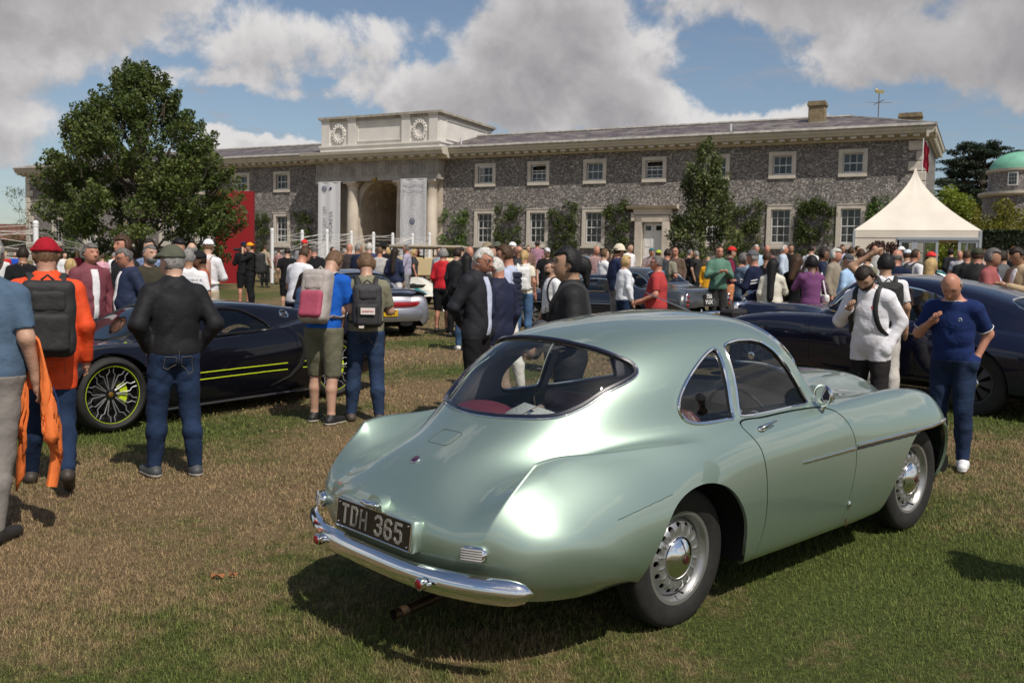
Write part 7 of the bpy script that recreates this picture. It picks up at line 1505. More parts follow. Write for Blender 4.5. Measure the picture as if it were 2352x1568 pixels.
    if near and D < 17:
        g = G(); ey = G(); 
        for s in (1, -1):
            if glasses != 'sun': ey.ell(Hd((.0855, s*.032, .107)), (.007, .011, .0055), 8, 6)
            g.tube([Hd((.089, s*.014, .124)), Hd((.091, s*.034, .129)), Hd((.080, s*.052, .123))], [.003, .0038, .002], 5)
        if glasses != 'sun': ey.build('eyes', mat('eye_dark', (.03, .022, .02), .15, coat=.6), root, smooth=True)
        hc_ = 'dark' if hair == 'bald' else (hair.split(':')[1] if ':' in hair else hair); g.build('eyebrows', hair_m(hc_), root)
        g = G(); g.tube([Hd((.086, -.022, .044)), Hd((.098, 0, .045)), Hd((.086, .022, .044))], [.002, .0042, .002], 6); g.build('mouth', mat('lip', (.20, .06, .05), .5), root, smooth=True)
    if collar is not None:
        g = G(); th = np.linspace(0, 2*math.pi, 20)[:-1]; g.tube([neck+np.array([.068*math.cos(a)+.004, .068*math.sin(a), -.0+.014*(-math.cos(a))]) for a in th], .014, 6, closed=True, sc=(.5, 1.2)); g.build('collar', cloth(collar), root, smooth=True)
    if hood:
        g = G(); th = np.linspace(.6, 2*math.pi-.6, 22); g.tube([neck+np.array([.085*math.cos(a)-.03, .105*math.sin(a), .005+.02*math.cos(a)-.03*math.sin((a-.6)/2)]) for a in th], [.024+.045*math.sin(math.pi*i/21)**1.5 for i in range(22)], 12, sc=(1, .8)); g.build('hood', cm, root, smooth=True)
    full = np.minimum(tp, body)
    def push(Pp, off):
        Pp = np.array(Pp, float)
        def smp(p):
            i = np.clip(((p-fd.lo)/fd.hs), 0, np.array(full.shape)-2); k = i.astype(int); t = i-k; r_ = 0
            for a_ in (0, 1):
                for b_ in (0, 1):
                    for c_ in (0, 1): r_ = r_+full[k[:, 0]+a_, k[:, 1]+b_, k[:, 2]+c_]*(t[:, 0] if a_ else 1-t[:, 0])*(t[:, 1] if b_ else 1-t[:, 1])*(t[:, 2] if c_ else 1-t[:, 2])
            return r_
        for _ in range(7):
            d0 = smp(Pp); g_ = np.stack([smp(Pp+np.eye(3)[i]*.012)-smp(Pp-np.eye(3)[i]*.012) for i in range(3)], 1); g_ /= np.linalg.norm(g_, axis=1)[:, None]+1e-6; Pp = Pp+g_*np.clip(off-d0, -.02, .05)[:, None]*.8
        return Pp
    if hs <= .0122 and bl == 'l' and bk == 'denim' and hem is not None or (hs <= .0122 and bk == 'denim' and bl == 'l'):
        stc = mat('pale_stitching', (.10, .085, .07), .8); full = body
        for s in (1, -1):
            y0 = s*.078; q5 = [(-.2, y0-.052, .905), (-.2, y0+.052, .905), (-.2, y0+.055, .80), (-.2, y0, .775), (-.2, y0-.055, .80), (-.2, y0-.052, .905)]; t = np.linspace(0, 5, 26); L5 = np.stack([np.interp(t, np.arange(6), [v[k] for v in q5]) for k in range(3)], 1); L5 = push(L5, .020); g = G(); g.tube(L5, .0026, 4); g.build('pocket_seam', stc, root)
        g = G(); g.tube(push(np.stack([np.full(14, -.18), np.zeros(14), np.linspace(.97, .82, 14)], 1), .019), .0022, 4); g.build('back_seam', stc, root); full = np.minimum(tp, body)
    return root, dict(push=push, U=U, Hd=Hd, sh=sh, el=el, wr=wr, S=S_, neck=neck, o=o)
def worn(root, name, label, cat):
    """something carried by a person: a thing of its own at the carrier's place"""
    r = bpy.data.objects.new(name, None); link(r); r.location = root.location.copy(); r.rotation_euler = root.rotation_euler.copy(); r.scale = root.scale.copy(); tag(r, label, cat); return r
def rbox_part(nm, c, d, rad, m_, parent, rot=0., hs=.012, wob=.004):
    f = Field(-np.array(d)/2-.02, np.array(d)/2+.02, hs); X = f.ax[0][:, None, None]; Y = f.ax[1][None, :, None]; Z = f.ax[2][None, None, :]; q = [np.abs(X)-d[0]/2+rad, np.abs(Y)-d[1]/2+rad, np.abs(Z)-d[2]/2+rad]
    F = np.sqrt(np.maximum(q[0], 0)**2+np.maximum(q[1], 0)**2+np.maximum(q[2], 0)**2)+np.minimum(np.maximum(np.maximum(q[0], q[1]), q[2]), 0)-rad+wob*np.sin(Z*30+Y*22)*np.sin(Y*25+X*12); V, Q = snet(F.astype(np.float32), f.lo, f.hs)
    o = obj(nm, V, Q, m_, parent); o.location = c; o.rotation_euler = (0, rot, 0); return o
def backpack(P_, label, col, col2=None, hgt=.46, wd=.31, dp=.17, side=0., cat='backpack', z=1.20, kind='backpack', strapc=None, hs=.013):
    root, q = P_; U = q['U']; r = worn(root, kind, label, cat); m1 = mat('nylon_%d_%d_%d' % tuple(int(v*200) for v in col), col, .75, bump=.5, bscale=14, var=.15, vscale=9); m2 = mat('nylon_%d_%d_%d' % tuple(int(v*200) for v in (col2 or col)), col2 or col, .75, bump=.4, bscale=14)
    c = U((-.165-dp*.32, side, z)); lean = math.asin(max(-1, min(1, (U((0, 0, 2))-U((0, 0, 1)))[0]))); rbox_part('bag', c, (dp, wd, hgt), .06, m1, r, lean, hs); c2 = U((-.165-dp*.78, side, z-.09)); rbox_part('pocket', c2, (.08, wd*.78, hgt*.5), .035, m2, r, lean, hs)
    c3 = U((-.165-dp*.70, side, z+.12)); rbox_part('pocket', c3, (.07, wd*.66, hgt*.28), .03, m1, r, lean, hs)
    ms = mat('strap_web', strapc or (.02, .02, .02), .7) if strapc is None else mat('strap_%d_%d' % (int(strapc[0]*200), int(strapc[2]*200)), strapc, .7)
    for s in (1, -1):
        y = s*.095; g = G(); pts = [U((-.16, y*.8+side*.6, z+.20)), U((-.10, y, 1.475)), U((.0, y*1.1, 1.505)), U((.09, y*1.15, 1.44)), U((.15+q['o'], y*1.2, 1.30)), U((.12+q['o'], y*1.55, 1.12)), U((.02, y*1.85, 1.03)), U((-.12, y*1.4+side*.6, z-.17))]; P3 = smooth_poly(pts, 4, False) if False else np.array([p for p in pts])
        # refine
        t = np.linspace(0, len(pts)-1, 26); P3 = np.stack([np.interp(t, np.arange(len(pts)), P3[:, k]) for k in range(3)], 1)
        for _ in range(2): P3[1:-1] = (P3[:-2]+P3[1:-1]*2+P3[2:])/4
        mid = P3[4:20]; P3[4:20] = q['push'](mid, .006); P3[1:-1] = (P3[:-2]+P3[1:-1]*2+P3[2:])/4; g.tube(P3, .027, 8, sc=(1, .45)); g.build('strap', ms, r, smooth=True)
    g = G(); g.tube([U((-.19, side-.04, z+hgt/2)), U((-.20, side, z+hgt/2+.035)), U((-.19, side+.04, z+hgt/2))], .009, 6); g.build('grab_handle', ms, r, smooth=True); return r
B = (.012, .013, .015); NV = (.012, .018, .05); JN = (.014, .028, .065); JL = (.06, .12, .23); WH = (.72, .71, .73); GY = (.22, .22, .23); OL = (.10, .095, .055); KH = (.33, .25, .16); RD = (.55, .03, .03); SK = (.28, .42, .62); BE = (.45, .38, .28); MA = (.16, .015, .045); PK = (.60, .28, .28); CR = (.66, .62, .52)
P = person
# ---- nearest visitors
a = P('person in bright orange hooded rain jacket, dark red cap and jeans, walking away', 112, 545, 6.95, 92, (.72, .075, .018), JN, hair='crop:lightbrown', skin='l', arms=('down', 'down'), legs='walk', sex='m', fat=.05, tk='jacket', bk='denim', hood=True, cap=(.30, .01, .02), hem=.70, foot=(112, 1120), shoe=(.04, .03, .022), h=1.82, glasses='wire')
backpack(a, 'black multi pocket backpack on the back of the orange rain jacket', (.018, .018, .019), None, .52, .34, .20)
a = P('person in blue grey short sleeved shirt and grey trousers cut off by the left edge', -44, 520, 5.9, 62, (.075, .12, .185), (.20, .185, .17), hair='grey', arms=('carry', 'down'), legs='stride', fat=.05, tl='s', bk='cloth', foot=(-22, 1232), h=1.86)
r = worn(a[0], 'folded_jacket', 'orange softshell jacket with navy zips carried over an arm at far left', 'jacket'); m_ = mat('orange_softshell', (.70, .16, .03), .75, bump=.7, bscale=7, var=.15, vscale=5)
w_ = a[1]['wr'][-1]; e_ = a[1]['el'][-1]; V = []; nu, nv = 26, 34
for i in range(nu):
    t = i/(nu-1); c = e_+(w_-e_)*(.25+.95*t)+np.array([0, 0, .0]); ax = (w_-e_)/np.linalg.norm(w_-e_); sd = np.cross(ax, [0, 0, 1.]); sd /= np.linalg.norm(sd)
    for j in range(nv):
        q = j/(nv-1)*2-1; aq = abs(q); sg = 1 if q > 0 else -1; L_ = (.42+.10*math.sin(t*7)+.08*t) if sg < 0 else (.50+.08*math.sin(t*5+1))
        th = min(1, aq/.22)*math.pi/2; rr = .062; fall = max(0, aq-.22)/.78*L_; fo = .030*math.sin(t*19+sg+aq*2.5)*min(1, fall*5)+.018*math.sin(t*41+fall*9)*min(1, fall*4)
        p_ = c+sd*sg*(rr*math.sin(th)+fo+fall*.10)+np.array([0, 0, rr*math.cos(th)-fall+.02])+ax*(.05*math.sin(fall*8+t*3)*min(1, fall*3)+fall*.12*(t-.5)); V.append(p_)
Q = [(i*nv+j, (i+1)*nv+j, (i+1)*nv+j+1, i*nv+j+1) for i in range(nu-1) for j in range(nv-1)]; o_ = obj('cloth', np.array(V), np.array(Q), m_, r); md = o_.modifiers.new('thickness', 'SOLIDIFY'); md.thickness = .012
g = G(); g.tube([w_+[.0, -.06, -.12], w_+[.03, -.09, -.28], w_+[.02, -.10, -.46], w_+[-.02, -.09, -.62]], [.06, .055, .05, .045], 10, sc=(1, .6)); g.build('sleeve', m_, r, smooth=True)
g = G(); g.tube([w_+[-.03, -.105, -.04], w_+[-.02, -.13, -.12], w_+[-.03, -.14, -.2]], .006, 5); g.build('zip', mat('navy_zip', (.01, .03, .10), .5), r)
a = P('person in black bomber jacket, olive cap and jeans, hands at waist, seen from behind', 405, 563, 7.35, 105, (.010, .010, .012), JN, hair='grey', skin='p', arms=('hip', 'hip'), legs='wide', tk='jacket', fat=.025, cap=(.085, .09, .065), turn=28, foot=(400, 1092), shoe=(.05, .055, .06), sole=(.4, .38, .34), hem=.93)
a = P('person in bright blue T shirt and olive shorts bending over beside the black supercar', 742, 580, 9.5, 62, (.010, .09, .42), (.13, .125, .085), hair='lightbrown', skin='l', arms=('chest', 'chest'), tl='s', bl='s', lean=13, nod=38, foot=(742, 972), shoe=(.012, .011, .011), sole=(.5, .46, .38), legs='apart', h=1.79)
backpack(a, 'pale grey and pink rucksack on the bright blue T shirt', (.36, .32, .30), (.36, .06, .11), .52, .30, .17, strapc=(.38, .34, .31))
a = P('person in khaki polo shirt holding a water bottle, next to the blue T shirt', 832, 583, 9.5, 93, (.20, .19, .13), (.022, .04, .085), hair='thick:lightbrown', skin='l', arms=('down', 'chest'), tl='s', fat=.02, foot=(838, 968), shoe=(.06, .045, .038), nod=22, legs='wide', collar=(.18, .17, .115), h=1.72)
bp_ = backpack(a, 'black and off white daypack with printed patches on the khaki polo shirt', (.035, .035, .038), (.02, .02, .022), .44, .29, .16)
U = a[1]['U']; q = U((-.345, 0, 1.15)); g = G(); g.box((0, 0, 0), (.006, .14, .065)); g.xf(Matrix.Translation(Vector(q)) @ Matrix.Rotation(.08, 4, 'Y')); pt = g.build('patch', mat('cream_patch', (.62, .55, .52), .7), bp_)
tm = text_obj('patch_script', 'quiksilver', .030, mat('red_ink', (.4, .02, .02), .7), Matrix(((0, 0, -1, q[0]-.006), (-1, 0, 0, q[1]), (0, 1, 0, q[2]), (0, 0, 0, 1))), pt, .001)
g = G(); g.box((-.315, .06, .98+.02), (.006, .05, .04)); g.build('patch', mat('cream_patch', (.62, .55, .52), .7), bp_)
w_ = a[1]['wr'][1]; r = worn(a[0], 'water_bottle', 'clear plastic water bottle with blue cap held by the khaki polo shirt', 'bottle'); g = G(); g.lathe([(0, -.11), (.03, -.11), (.033, -.10), (.033, .02), (.028, .05), (.012, .075)], 16, c=w_+[.02, .01, -.12]); g.build('bottle', mat('pet_plastic', (.75, .85, .92), .1, spec=.6, trans=.8), r, smooth=True); g = G(); g.lathe([(.014, .07), (.014, .09), (0, .09)], 12, c=w_+[.02, .01, -.12]); g.lathe([(.0335, -.05), (.0335, -.01)], 16, c=w_+[.02, .01, -.12]); g.build('bottle_cap', mat('blue_plastic', (.01, .05, .4), .4), r)
# ---- central group behind the green car
P('person with white hair and glasses in dark blazer and pale blue shirt, looking down', 1098, 563, 9.6, -28, (.014, .015, .02), (.01, .01, .011), hair='white', skin='r', arms=('pocket', 'back'), tk='jacket', bk='cloth', open_=(.50, .54, .68), nod=24, glasses='wire', hem=.84, collar=(.5, .54, .68))
P('person with short white hair and beard in navy blazer and beige chinos, back turned', 1146, 588, 9.9, 138, (.012, .016, .042), (.26, .19, .14), hair='crop:white', skin='r', arms=('pocket', 'down'), tk='jacket', bk='cloth', hem=.80, fat=.03, collar=(.35, .45, .65), beard='white', turn=20, nod=10)
a = P('person in navy quilted gilet over a striped shirt with brown satchel, facing left', 1168, 560, 11.6, 168, (.42, .46, .60), (.66, .64, .60), hair='thick:brown', skin='r', arms=('down', 'down'), bk='cloth', legs='stride', nod=12, fat=.02)
fd_ = None
r = worn(a[0], 'gilet', 'navy quilted gilet worn over the striped shirt', 'gilet'); g = G(); 
for k in range(7): U = a[1]['U']; c = U((-.0, 0, 1.0+.065*k)); th = np.linspace(0, 2*math.pi, 25)[:-1]; rx, ry = .150+.006*math.sin(k), .192-.004*k+(.0 if k < 5 else -.015); g.tube([c+np.array([rx*math.cos(t), ry*math.sin(t), 0]) for t in th], .036, 7, closed=True, sc=(.6, 1))
g.build('quilting', mat('navy_quilt', (.012, .015, .035), .6), r, smooth=True)
r = worn(a[0], 'satchel', 'tan brown leather satchel hanging beside the navy gilet', 'bag'); rbox_part('bag', (.06, .24, .86), (.26, .09, .24), .03, mat('tan_leather2', (.26, .09, .03), .5, bump=.3), r); g = G(); g.tube([(.04, .20, .98), (-.0, .19, 1.2), (0, .10, 1.49), (0, -.05, 1.47)], .01, 6); g.build('strap', mat('tan_leather2', (.26, .09, .03)), r)
P('person with long dark hair in black top and tight blue jeans, seen from behind', 1068, 581, 16.2, 95, (.012, .012, .014), JL, hair='thick:black', skin='d', sex='f', long=.42, legs='stride', arms=('pocket', 'down'), shoe=(.6, .58, .56), foot=(1068, 806))
a = P('person in white T shirt with sunglasses and beard left of the sling bag wearer', 1268, 598, 13.6, 205, WH, (.02, .02, .022), hair='dark', skin='l', tl='s', glasses='sun', beard='dark', arms=('down', 'down'))
backpack(a, 'dark backpack on the white T shirt wearer with sunglasses', (.03, .03, .035), hs=.02)
a = P('person with tied back black hair in black jacket with sling bag, facing left', 1312, 566, 7.1, 184, (.016, .016, .018), B, hair='thick:black', skin='a', sex='s', tk='jacket', arms=('carry', 'down'), bun=True, hem=.8, bk='cloth', collar=(.009, .009, .01))
r = worn(a[0], 'sling_bag', 'black sling bag with red and yellow panels across the black jacket', 'bag'); U = a[1]['U']; sb_ = mat('sling_black', (.05, .05, .055), .5)
g = G(); pts = np.array([U((-.15, .05, 1.20)), U((-.10, .10, 1.45)), U((.02, .13, 1.49)), U((.13, .08, 1.38)), U((.17, 0, 1.25)), U((.17, -.08, 1.12)), U((.12, -.17, 1.02)), U((-.05, -.2, 1.0))]); t = np.linspace(0, 7, 30); P3 = np.stack([np.interp(t, np.arange(8), pts[:, k]) for k in range(3)], 1); P3[1:-1] = (P3[:-2]+P3[1:-1]+P3[2:])/3; P3 = a[1]['push'](P3, .004); g.tube(P3, .024, 8, sc=(1, .25)); g.build('strap', sb_, r, smooth=True)
f = Field((.10, -.22, .84), (.36, .16, 1.26), .011); F = f.new(); f.cap(F, (.20, .06, 1.16), (.24, -.08, .98), .065, .05, .04); V, Q = snet(F, f.lo, f.hs); obj('bag', V, Q, sb_, r); g = G(); g.box((.255, .02, 1.10), (.03, .035, .10), bev=.01); g.build('red_panel', mat('red_plastic', (.5, .01, .02), .4), r); g = G(); g.tube([(.29, .02, 1.06), (.30, -.04, .99), (.28, -.1, .93)], .02, 6, sc=(1, .4)); g.build('yellow_panel', mat('yellow_plastic', (.5, .32, .02), .4), r)
g = G(); g.box((.165, .03, 1.30), (.03, .06, .05), bev=.008); g.build('buckle', mat('grey_buckle', (.12, .12, .12), .4), r)
a = P('person in coral red T shirt and sunglasses facing left behind the green roof', 1512, 586, 14.2, 170, (.42, .05, .05), (.05, .05, .06), hair='salt', skin='r', tl='s', arms=('carry', 'carry'), glasses='sun', fat=.05, bk='cloth')
w_ = a[1]['wr'][1]; r = worn(a[0], 'rod', 'thin chrome rod held out by the person in the coral red T shirt', 'rod'); 
p1 = at(1484, 672, 13.9); p2 = at(1602, 722, 13.2); r.location = p1; r.rotation_euler = (0, 0, 0); r.scale = (1, 1, 1); g = G(); g.cyl((0, 0, 0), p2-p1, .008, 6); g.ell(p2-p1, .022, 10, 8); g.build('shaft', CHROME, r, smooth=True)
# ---- right pair
a = P('person in white hooded sweatshirt looking down beside the green car bonnet, facing the camera', 2008, 622, 9.0, -112, (.74, .73, .78), (.02, .018, .018), hair='thick:dark', skin='l', arms=('pocket', 'strap'), lean=12, nod=50, hood=True, bk='cloth', h=1.70, beard='dark', hem=.80, legs='wide')
r = backpack(a, 'black backpack hung behind the white hooded sweatshirt', (.012, .012, .013), None, .40, .34, .18, z=1.08, hs=.02)
U = a[1]['U']; g = G(); 
for dy in (-.004, .004): g.box((0, dy, 0), (.004, .012, .014))
g.box((0, 0, -.016), (.004, .004, .024)); g.xf(Matrix.Translation(Vector(U((.165, .09, 1.34))))); g.build('heart_emblem', mat('red_emb', (.6, .02, .02), .8), a[0])
a = P('person bald with grey sides in navy polo shirt and white trainers, looking down', 2140, 640, 7.95, -102, (.012, .026, .105), (.014, .026, .06), hair='ring:grey', skin='r', tl='s', arms=('pocket', 'strap'), lean=13, nod=46, foot=(2178, 1070), shoe=(.72, .72, .74), sole=(.7, .7, .7), collar=(.012, .026, .105), h=1.67, legs='apart', hem=.83)
U = a[1]['U']; g = G(); th = np.linspace(.5, 2*math.pi-.5, 12); g.tube([U((.142, .085+.012*math.sin(t), 1.33-.014*math.cos(t))) for t in th], .0035, 5); g.build('wreath_emblem', mat('white_emb', (.7, .7, .7), .8), a[0])
g = G(); g.tube([a[1]['neck']+np.array([.078*math.cos(t)+.004, .076*math.sin(t), .006-.014*math.cos(t)]) for t in np.linspace(0, 2*math.pi, 20)[:-1]], .003, 5, closed=True); g.build('collar_tipping', mat('white_emb', (.7, .7, .7)), a[0])
for s in (1, -1): sh_, el_ = a[1]['sh'][s], a[1]['el'][s]; c = sh_+(el_-sh_)*.79; v = (el_-sh_)/np.linalg.norm(el_-sh_); t1 = np.cross(v, [1, 0, 0]); t1 /= np.linalg.norm(t1); t2 = np.cross(v, t1); g = G(); g.tube([c+.0655*(math.cos(t)*t1+math.sin(t)*t2) for t in np.linspace(0, 2*math.pi, 20)[:-1]], .004, 5, closed=True); g.build('sleeve_tipping', mat('white_emb', (.7, .7, .7)), a[0])
a = P('person with black hair and raised hand in white top behind the hooded sweatshirt', 2036, 590, 10.9, 100, (.70, .69, .72), (.46, .43, .40), hair='thick:black', skin='a', arms=('head', 'down'), tl='s', bk='cloth', legs='stride', h=1.74)
backpack(a, 'glossy black backpack on the white top with the raised hand', (.012, .012, .014), hs=.02)
P('person standing just beyond the right edge, whose shadow falls on the grass', 2800, 500, 4.6, 110, B, JN, hair='brown', h=1.78, hres=.02, arms=('hip', 'down'))
# ---- beyond the black supercar
P('person with grey swept hair in dusty burgundy jacket and white T shirt, facing the camera', 207, 558, 11.4, -62, (.17, .045, .06), (.02, .035, .09), hair='thick:salt', skin='r', tk='jacket', open_=WH, arms=('down', 'down'), hem=.82)
P('person with cropped blond hair half hidden behind the orange rain jacket', 160, 592, 12.5, 60, (.3, .27, .2), KH, hair='crop:blond', skin='p', sex='f')
P('person with dark cropped hair in black T shirt left of the red cap', 52, 566, 14.5, 80, B, JN, hair='short:dark', skin='t', tl='s', fat=.03)
P('person with curly brown hair in dark jacket and sage trousers standing under the oak', 285, 541, 12.6, -150, (.015, .015, .018), (.16, .17, .13), hair='curly:brown', skin='r', tk='jacket', bk='cloth', arms=('pocket', 'down'))
P('person with grey hair and glasses in open navy jacket over white T shirt', 296, 566, 11.6, -160, (.016, .025, .06), JN, hair='salt', skin='r', tk='jacket', open_=WH, arms=('pocket', 'down'), nod=22, glasses='wire', fat=.03)
a = P('person with grey beard in dark olive T shirt beside the green jacket', 343, 561, 12, -75, (.05, .045, .03), JN, hair='salt', skin='l', tl='s', arms=('carry', 'carry'), beard='grey', turn=20)
r = worn(a[0], 'bundled_jacket', 'vivid green jacket bundled in the hands by the black supercar roof', 'jacket'); rbox_part('cloth', (.22, .05, .98), (.22, .34, .26), .08, mat('vivid_green', (.03, .42, .03), .8, bump=.6, bscale=8), r, wob=.02)
P('person in blue check shirt behind the grey bearded visitor', 345, 548, 14.8, -120, (.25, .33, .55), JN, hair='thick:dark', tk='check', skin='l')
P('person with wavy black hair behind the olive cap', 408, 549, 13.2, -60, (.03, .03, .035), B, hair='curly:black', skin='t')
P('person in brick T shirt with black cap and sunglasses, right of the bomber jacket', 462, 576, 12.8, 180, (.38, .10, .055), B, hair='short:dark', skin='b', tl='s', cap=B, glasses='sun', arms=('chest', 'chest'))
a = P('person in white T shirt with slogan lettering right behind the bomber jacket', 432, 570, 12.2, 95, WH, B, hair='short:grey', skin='t', tl='s')
U = a[1]['U']; text_obj('shirt_slogan', 'EVERYTHING IS\nEVOLUTION\nAND IT IS A\nREVOLUTION', .045, mat('dark_ink', (.04, .05, .09)), Matrix(((0, 0, -1, -.155), (-1, 0, 0, 0), (0, 1, 0, 1.27), (0, 0, 0, 1))), a[0], .001, .001)
a = P('person in white cap and long sleeved white shirt with floral rucksack', 477, 549, 16.2, 62, (.70, .70, .74), BE, hair='crop:lightbrown', cap=(.74, .74, .76), arms=('chest', 'chest'), bk='cloth', skin='p')
backpack(a, 'floral print rucksack on the white capped visitor', (.5, .30, .24), (.12, .36, .34), strapc=(.6, .55, .5), hs=.022)
P('person with thin grey hair in grey blue shirt left of the white cap', 441, 556, 17, 100, (.26, .31, .42), JN, hair='ring:grey', skin='p', tk='check')
a = P('person in orange cap and black tracksuit raising a camera, before the red board', 576, 557, 25.3, 168, (.012, .012, .013), B, hair='short:dark', skin='l', cap=(.75, .30, .01), capb=False, arms=('camera', 'camera'), bk='cloth', foot=(576, 710))
r = worn(a[0], 'camera', 'black camera with long lens raised by the orange capped visitor', 'camera'); g = G(); g.box((.27, 0, 1.56), (.08, .14, .10), bev=.015); g.lathe([(.035, .30), (.04, .44), (0, .44)], 14, c=(0, 0, 1.56), axis='x'); g.build('camera_body', BLACKT, r)
backpack(a, 'bulky black camera rucksack behind the orange capped visitor', (.02, .02, .022), hgt=.55, dp=.24, hs=.03)
P('person in navy cap and black shorts standing against the red board', 553, 555, 26.3, 100, B, B, hair='short:dark', cap=NV, bl='s', skin='r', arms=('chest', 'hip'), foot=(560, 700))
P('person in beige T shirt far behind between the red board and the white post', 608, 563, 37, 60, (.34, .29, .22), B, tl='s')
P('person in black T shirt and shorts left of the nearest white T shirt', 660, 568, 24, 85, B, B, hair='short:dark', tl='s', bl='s')
P('person in red cap behind the strung ropes', 699, 550, 26, -80, GY, JN, cap=RD, hair='short:dark')
P('person in plain white T shirt and navy trousers stooping over the black supercar tail', 682, 566, 13.9, 42, (.70, .70, .75), NV, hair='brown', skin='r', tl='s', lean=10, nod=20, arms=('chest', 'pocket'), bk='cloth')
P('person with dark hair and sunglasses in denim jacket, shorter, before the white T shirt', 697, 623, 13, -20, (.03, .055, .11), B, hair='bob:dark', skin='b', sex='f', glasses='sun', nod=25, long=.15)
P('person in black T shirt with a shoulder strap, back turned, left of the banner', 722, 562, 22, 88, B, NV, hair='crop:salt', tl='s', skin='r', fat=.02)
P('person with shiny bald head in dark top by the left banner', 803, 558, 24, 90, (.05, .04, .04), B, hair='bald', skin='r')
P('person in white shirt and open navy blazer facing right by the banner', 822, 558, 22, 25, NV, GY, hair='grey', skin='t', tk='jacket', open_=WH)
P('person with white hair in royal navy jacket, seen from behind', 848, 557, 24, 75, (.02, .025, .10), B, hair='white', tk='jacket', fat=.05, skin='p')
P('person in pale grey sweater and jeans above the silver coupe', 872, 566, 23, 85, (.42, .41, .40), JN, hair='lightbrown', skin='r', fat=.02)
P('person with blond bob in olive coat above the silver coupe', 889, 568, 24.5, 80, OL, B, hair='bob:blond', sex='f', tk='jacket')
P('person in dark wide brimmed hat behind the blond bob', 880, 556, 24, 80, B, B, cap=('hat', B))
P('person with long brown hair in navy blazer and white trousers', 907, 568, 22.8, 70, NV, WH, hair='thick:dark', sex='f', tk='jacket', long=.32, bk='cloth')
P('person with grey hair and a camera on the chest, lilac shirt', 935, 561, 27, 165, (.36, .34, .45), GY, hair='salt', skin='r', arms=('chest', 'chest'))
a = P('person with blond hair and sunglasses in charcoal T shirt walking right', 951, 572, 29.5, 5, (.05, .05, .055), B, hair='bob:blond', sex='f', tl='s', glasses='sun', skin='r', long=.1, legs='stride', bk='cloth')
backpack(a, 'small black backpack on the charcoal T shirt', B, hs=.025)
P('person in pale blue vest top with sunglasses between the silver coupe and red jacket', 1010, 567, 26, -110, (.33, .35, .38), B, hair='thick:dark', sex='f', glasses='sun', bk='cloth')
a = P('person with grey curly hair in red jacket and black shorts holding a red bag', 1028, 571, 20.5, 75, (.52, .015, .025), B, hair='curly:grey', tk='jacket', bl='s', sex='f', skin='r', arms=('carry', 'down'), foot=(1015, 763))
r = worn(a[0], 'hand_luggage', 'red and grey rucksack carried low by the red jacket wearer', 'bag'); rbox_part('bag', (.12, -.25, .70), (.3, .18, .42), .06, mat('nylon_red', (.45, .02, .04), .7), r, hs=.03)
a = P('person with dark hair in black coat left of the white haired pair', 1050, 568, 18.5, 60, B, B, hair='thick:dark', sex='f', tk='jacket')
r = worn(a[0], 'handbag', 'cream leather handbag with tan trim beside the woman in jeans', 'bag'); rbox_part('bag', (.12, -.28, .78), (.30, .16, .26), .06, mat('cream_leather', (.55, .45, .32), .5), r, hs=.03)
P('person bald on top with orange tan behind the white haired glasses wearer', 1078, 565, 19, -70, (.05, .06, .08), B, hair='ring:lightbrown', skin='r')
P('person in tweed trilby behind the glasses wearer', 1118, 557, 20, 60, (.3, .32, .36), B, cap=('hat', (.25, .2, .13)))
P('person in pale blue shirt between the two white haired visitors', 1130, 563, 16, -100, (.50, .56, .68), B, hair='brown')
P('person in grey bush hat above the navy blazer', 1142, 556, 24, 90, (.25, .27, .2), B, cap=('hat', (.09, .1, .07)))
P('person in white cap above the navy gilet', 1176, 556, 22, -60, B, B, cap=(.75, .75, .76))
P('person balding in dark top right of the white cap', 1194, 564, 21, 150, (.04, .04, .045), B, hair='ring:lightbrown', skin='r')
a = P('person with blond ponytail in white vest top', 1204, 573, 17.5, 80, CR, JL, hair='short:blond', sex='f', tl='s', bun=True, skin='r'); backpack(a, 'white drawstring rucksack on the blond ponytail wearer', (.66, .66, .66), strapc=(.6, .6, .6), hs=.028)
P('person in pink and blue check shirt, bush hat and brown shorts', 1237, 553, 18.2, 85, (.50, .26, .34), (.13, .10, .07), cap=('hat', (.06, .05, .045)), tk='check', tl='s', bl='s', skin='r', fat=.03, foot=(1232, 668))
P('person in black and white cap and black numbered jersey', 1256, 569, 24, -70, B, B, cap=(.5, .5, .52), tl='s')
P('person with brown hair far left of the pale blue saloon', 1213, 563, 33, -80, (.2, .12, .1), B)
P('person with reddish hair behind the pale blue saloon roof', 1308, 563, 27, -70, (.3, .26, .2), B, hair='brown', skin='r')
P('person in white T shirt raising a phone near the pale blue saloon', 1388, 571, 21, 30, WH, (.05, .05, .05), hair='thick:lightbrown', sex='f', tl='s', arms=('camera', 'phone'))
P('person balding in check shirt left of the raised phone', 1369, 564, 25, -50, (.4, .25, .25), B, hair='ring:grey', skin='r', tk='check')
P('person in wide cream sun hat and navy jacket', 1420, 561, 18.6, 30, (.02, .03, .08), GY, cap=('hat', (.60, .54, .42)), tk='jacket', skin='r')
a = P('person with blond bob in white jacket and dark shoulder bag strap', 1436, 586, 16.6, 30, (.68, .70, .74), JN, hair='bob:blond', sex='f', fat=.02)
P('person tall in plain white T shirt left of the white door', 1446, 559, 28, -40, WH, (.1, .1, .1), hair='dark', tl='s')
P('person in teal cap and patterned shirt before the white door', 1497, 569, 28, -90, (.42, .32, .32), KH, cap=(.04, .13, .15), tk='check', tl='s', arms=('chest', 'chest'), skin='r')
P('person in lime green cap before the white door', 1512, 574, 27, 60, (.30, .20, .22), B, cap=(.4, .5, .05))
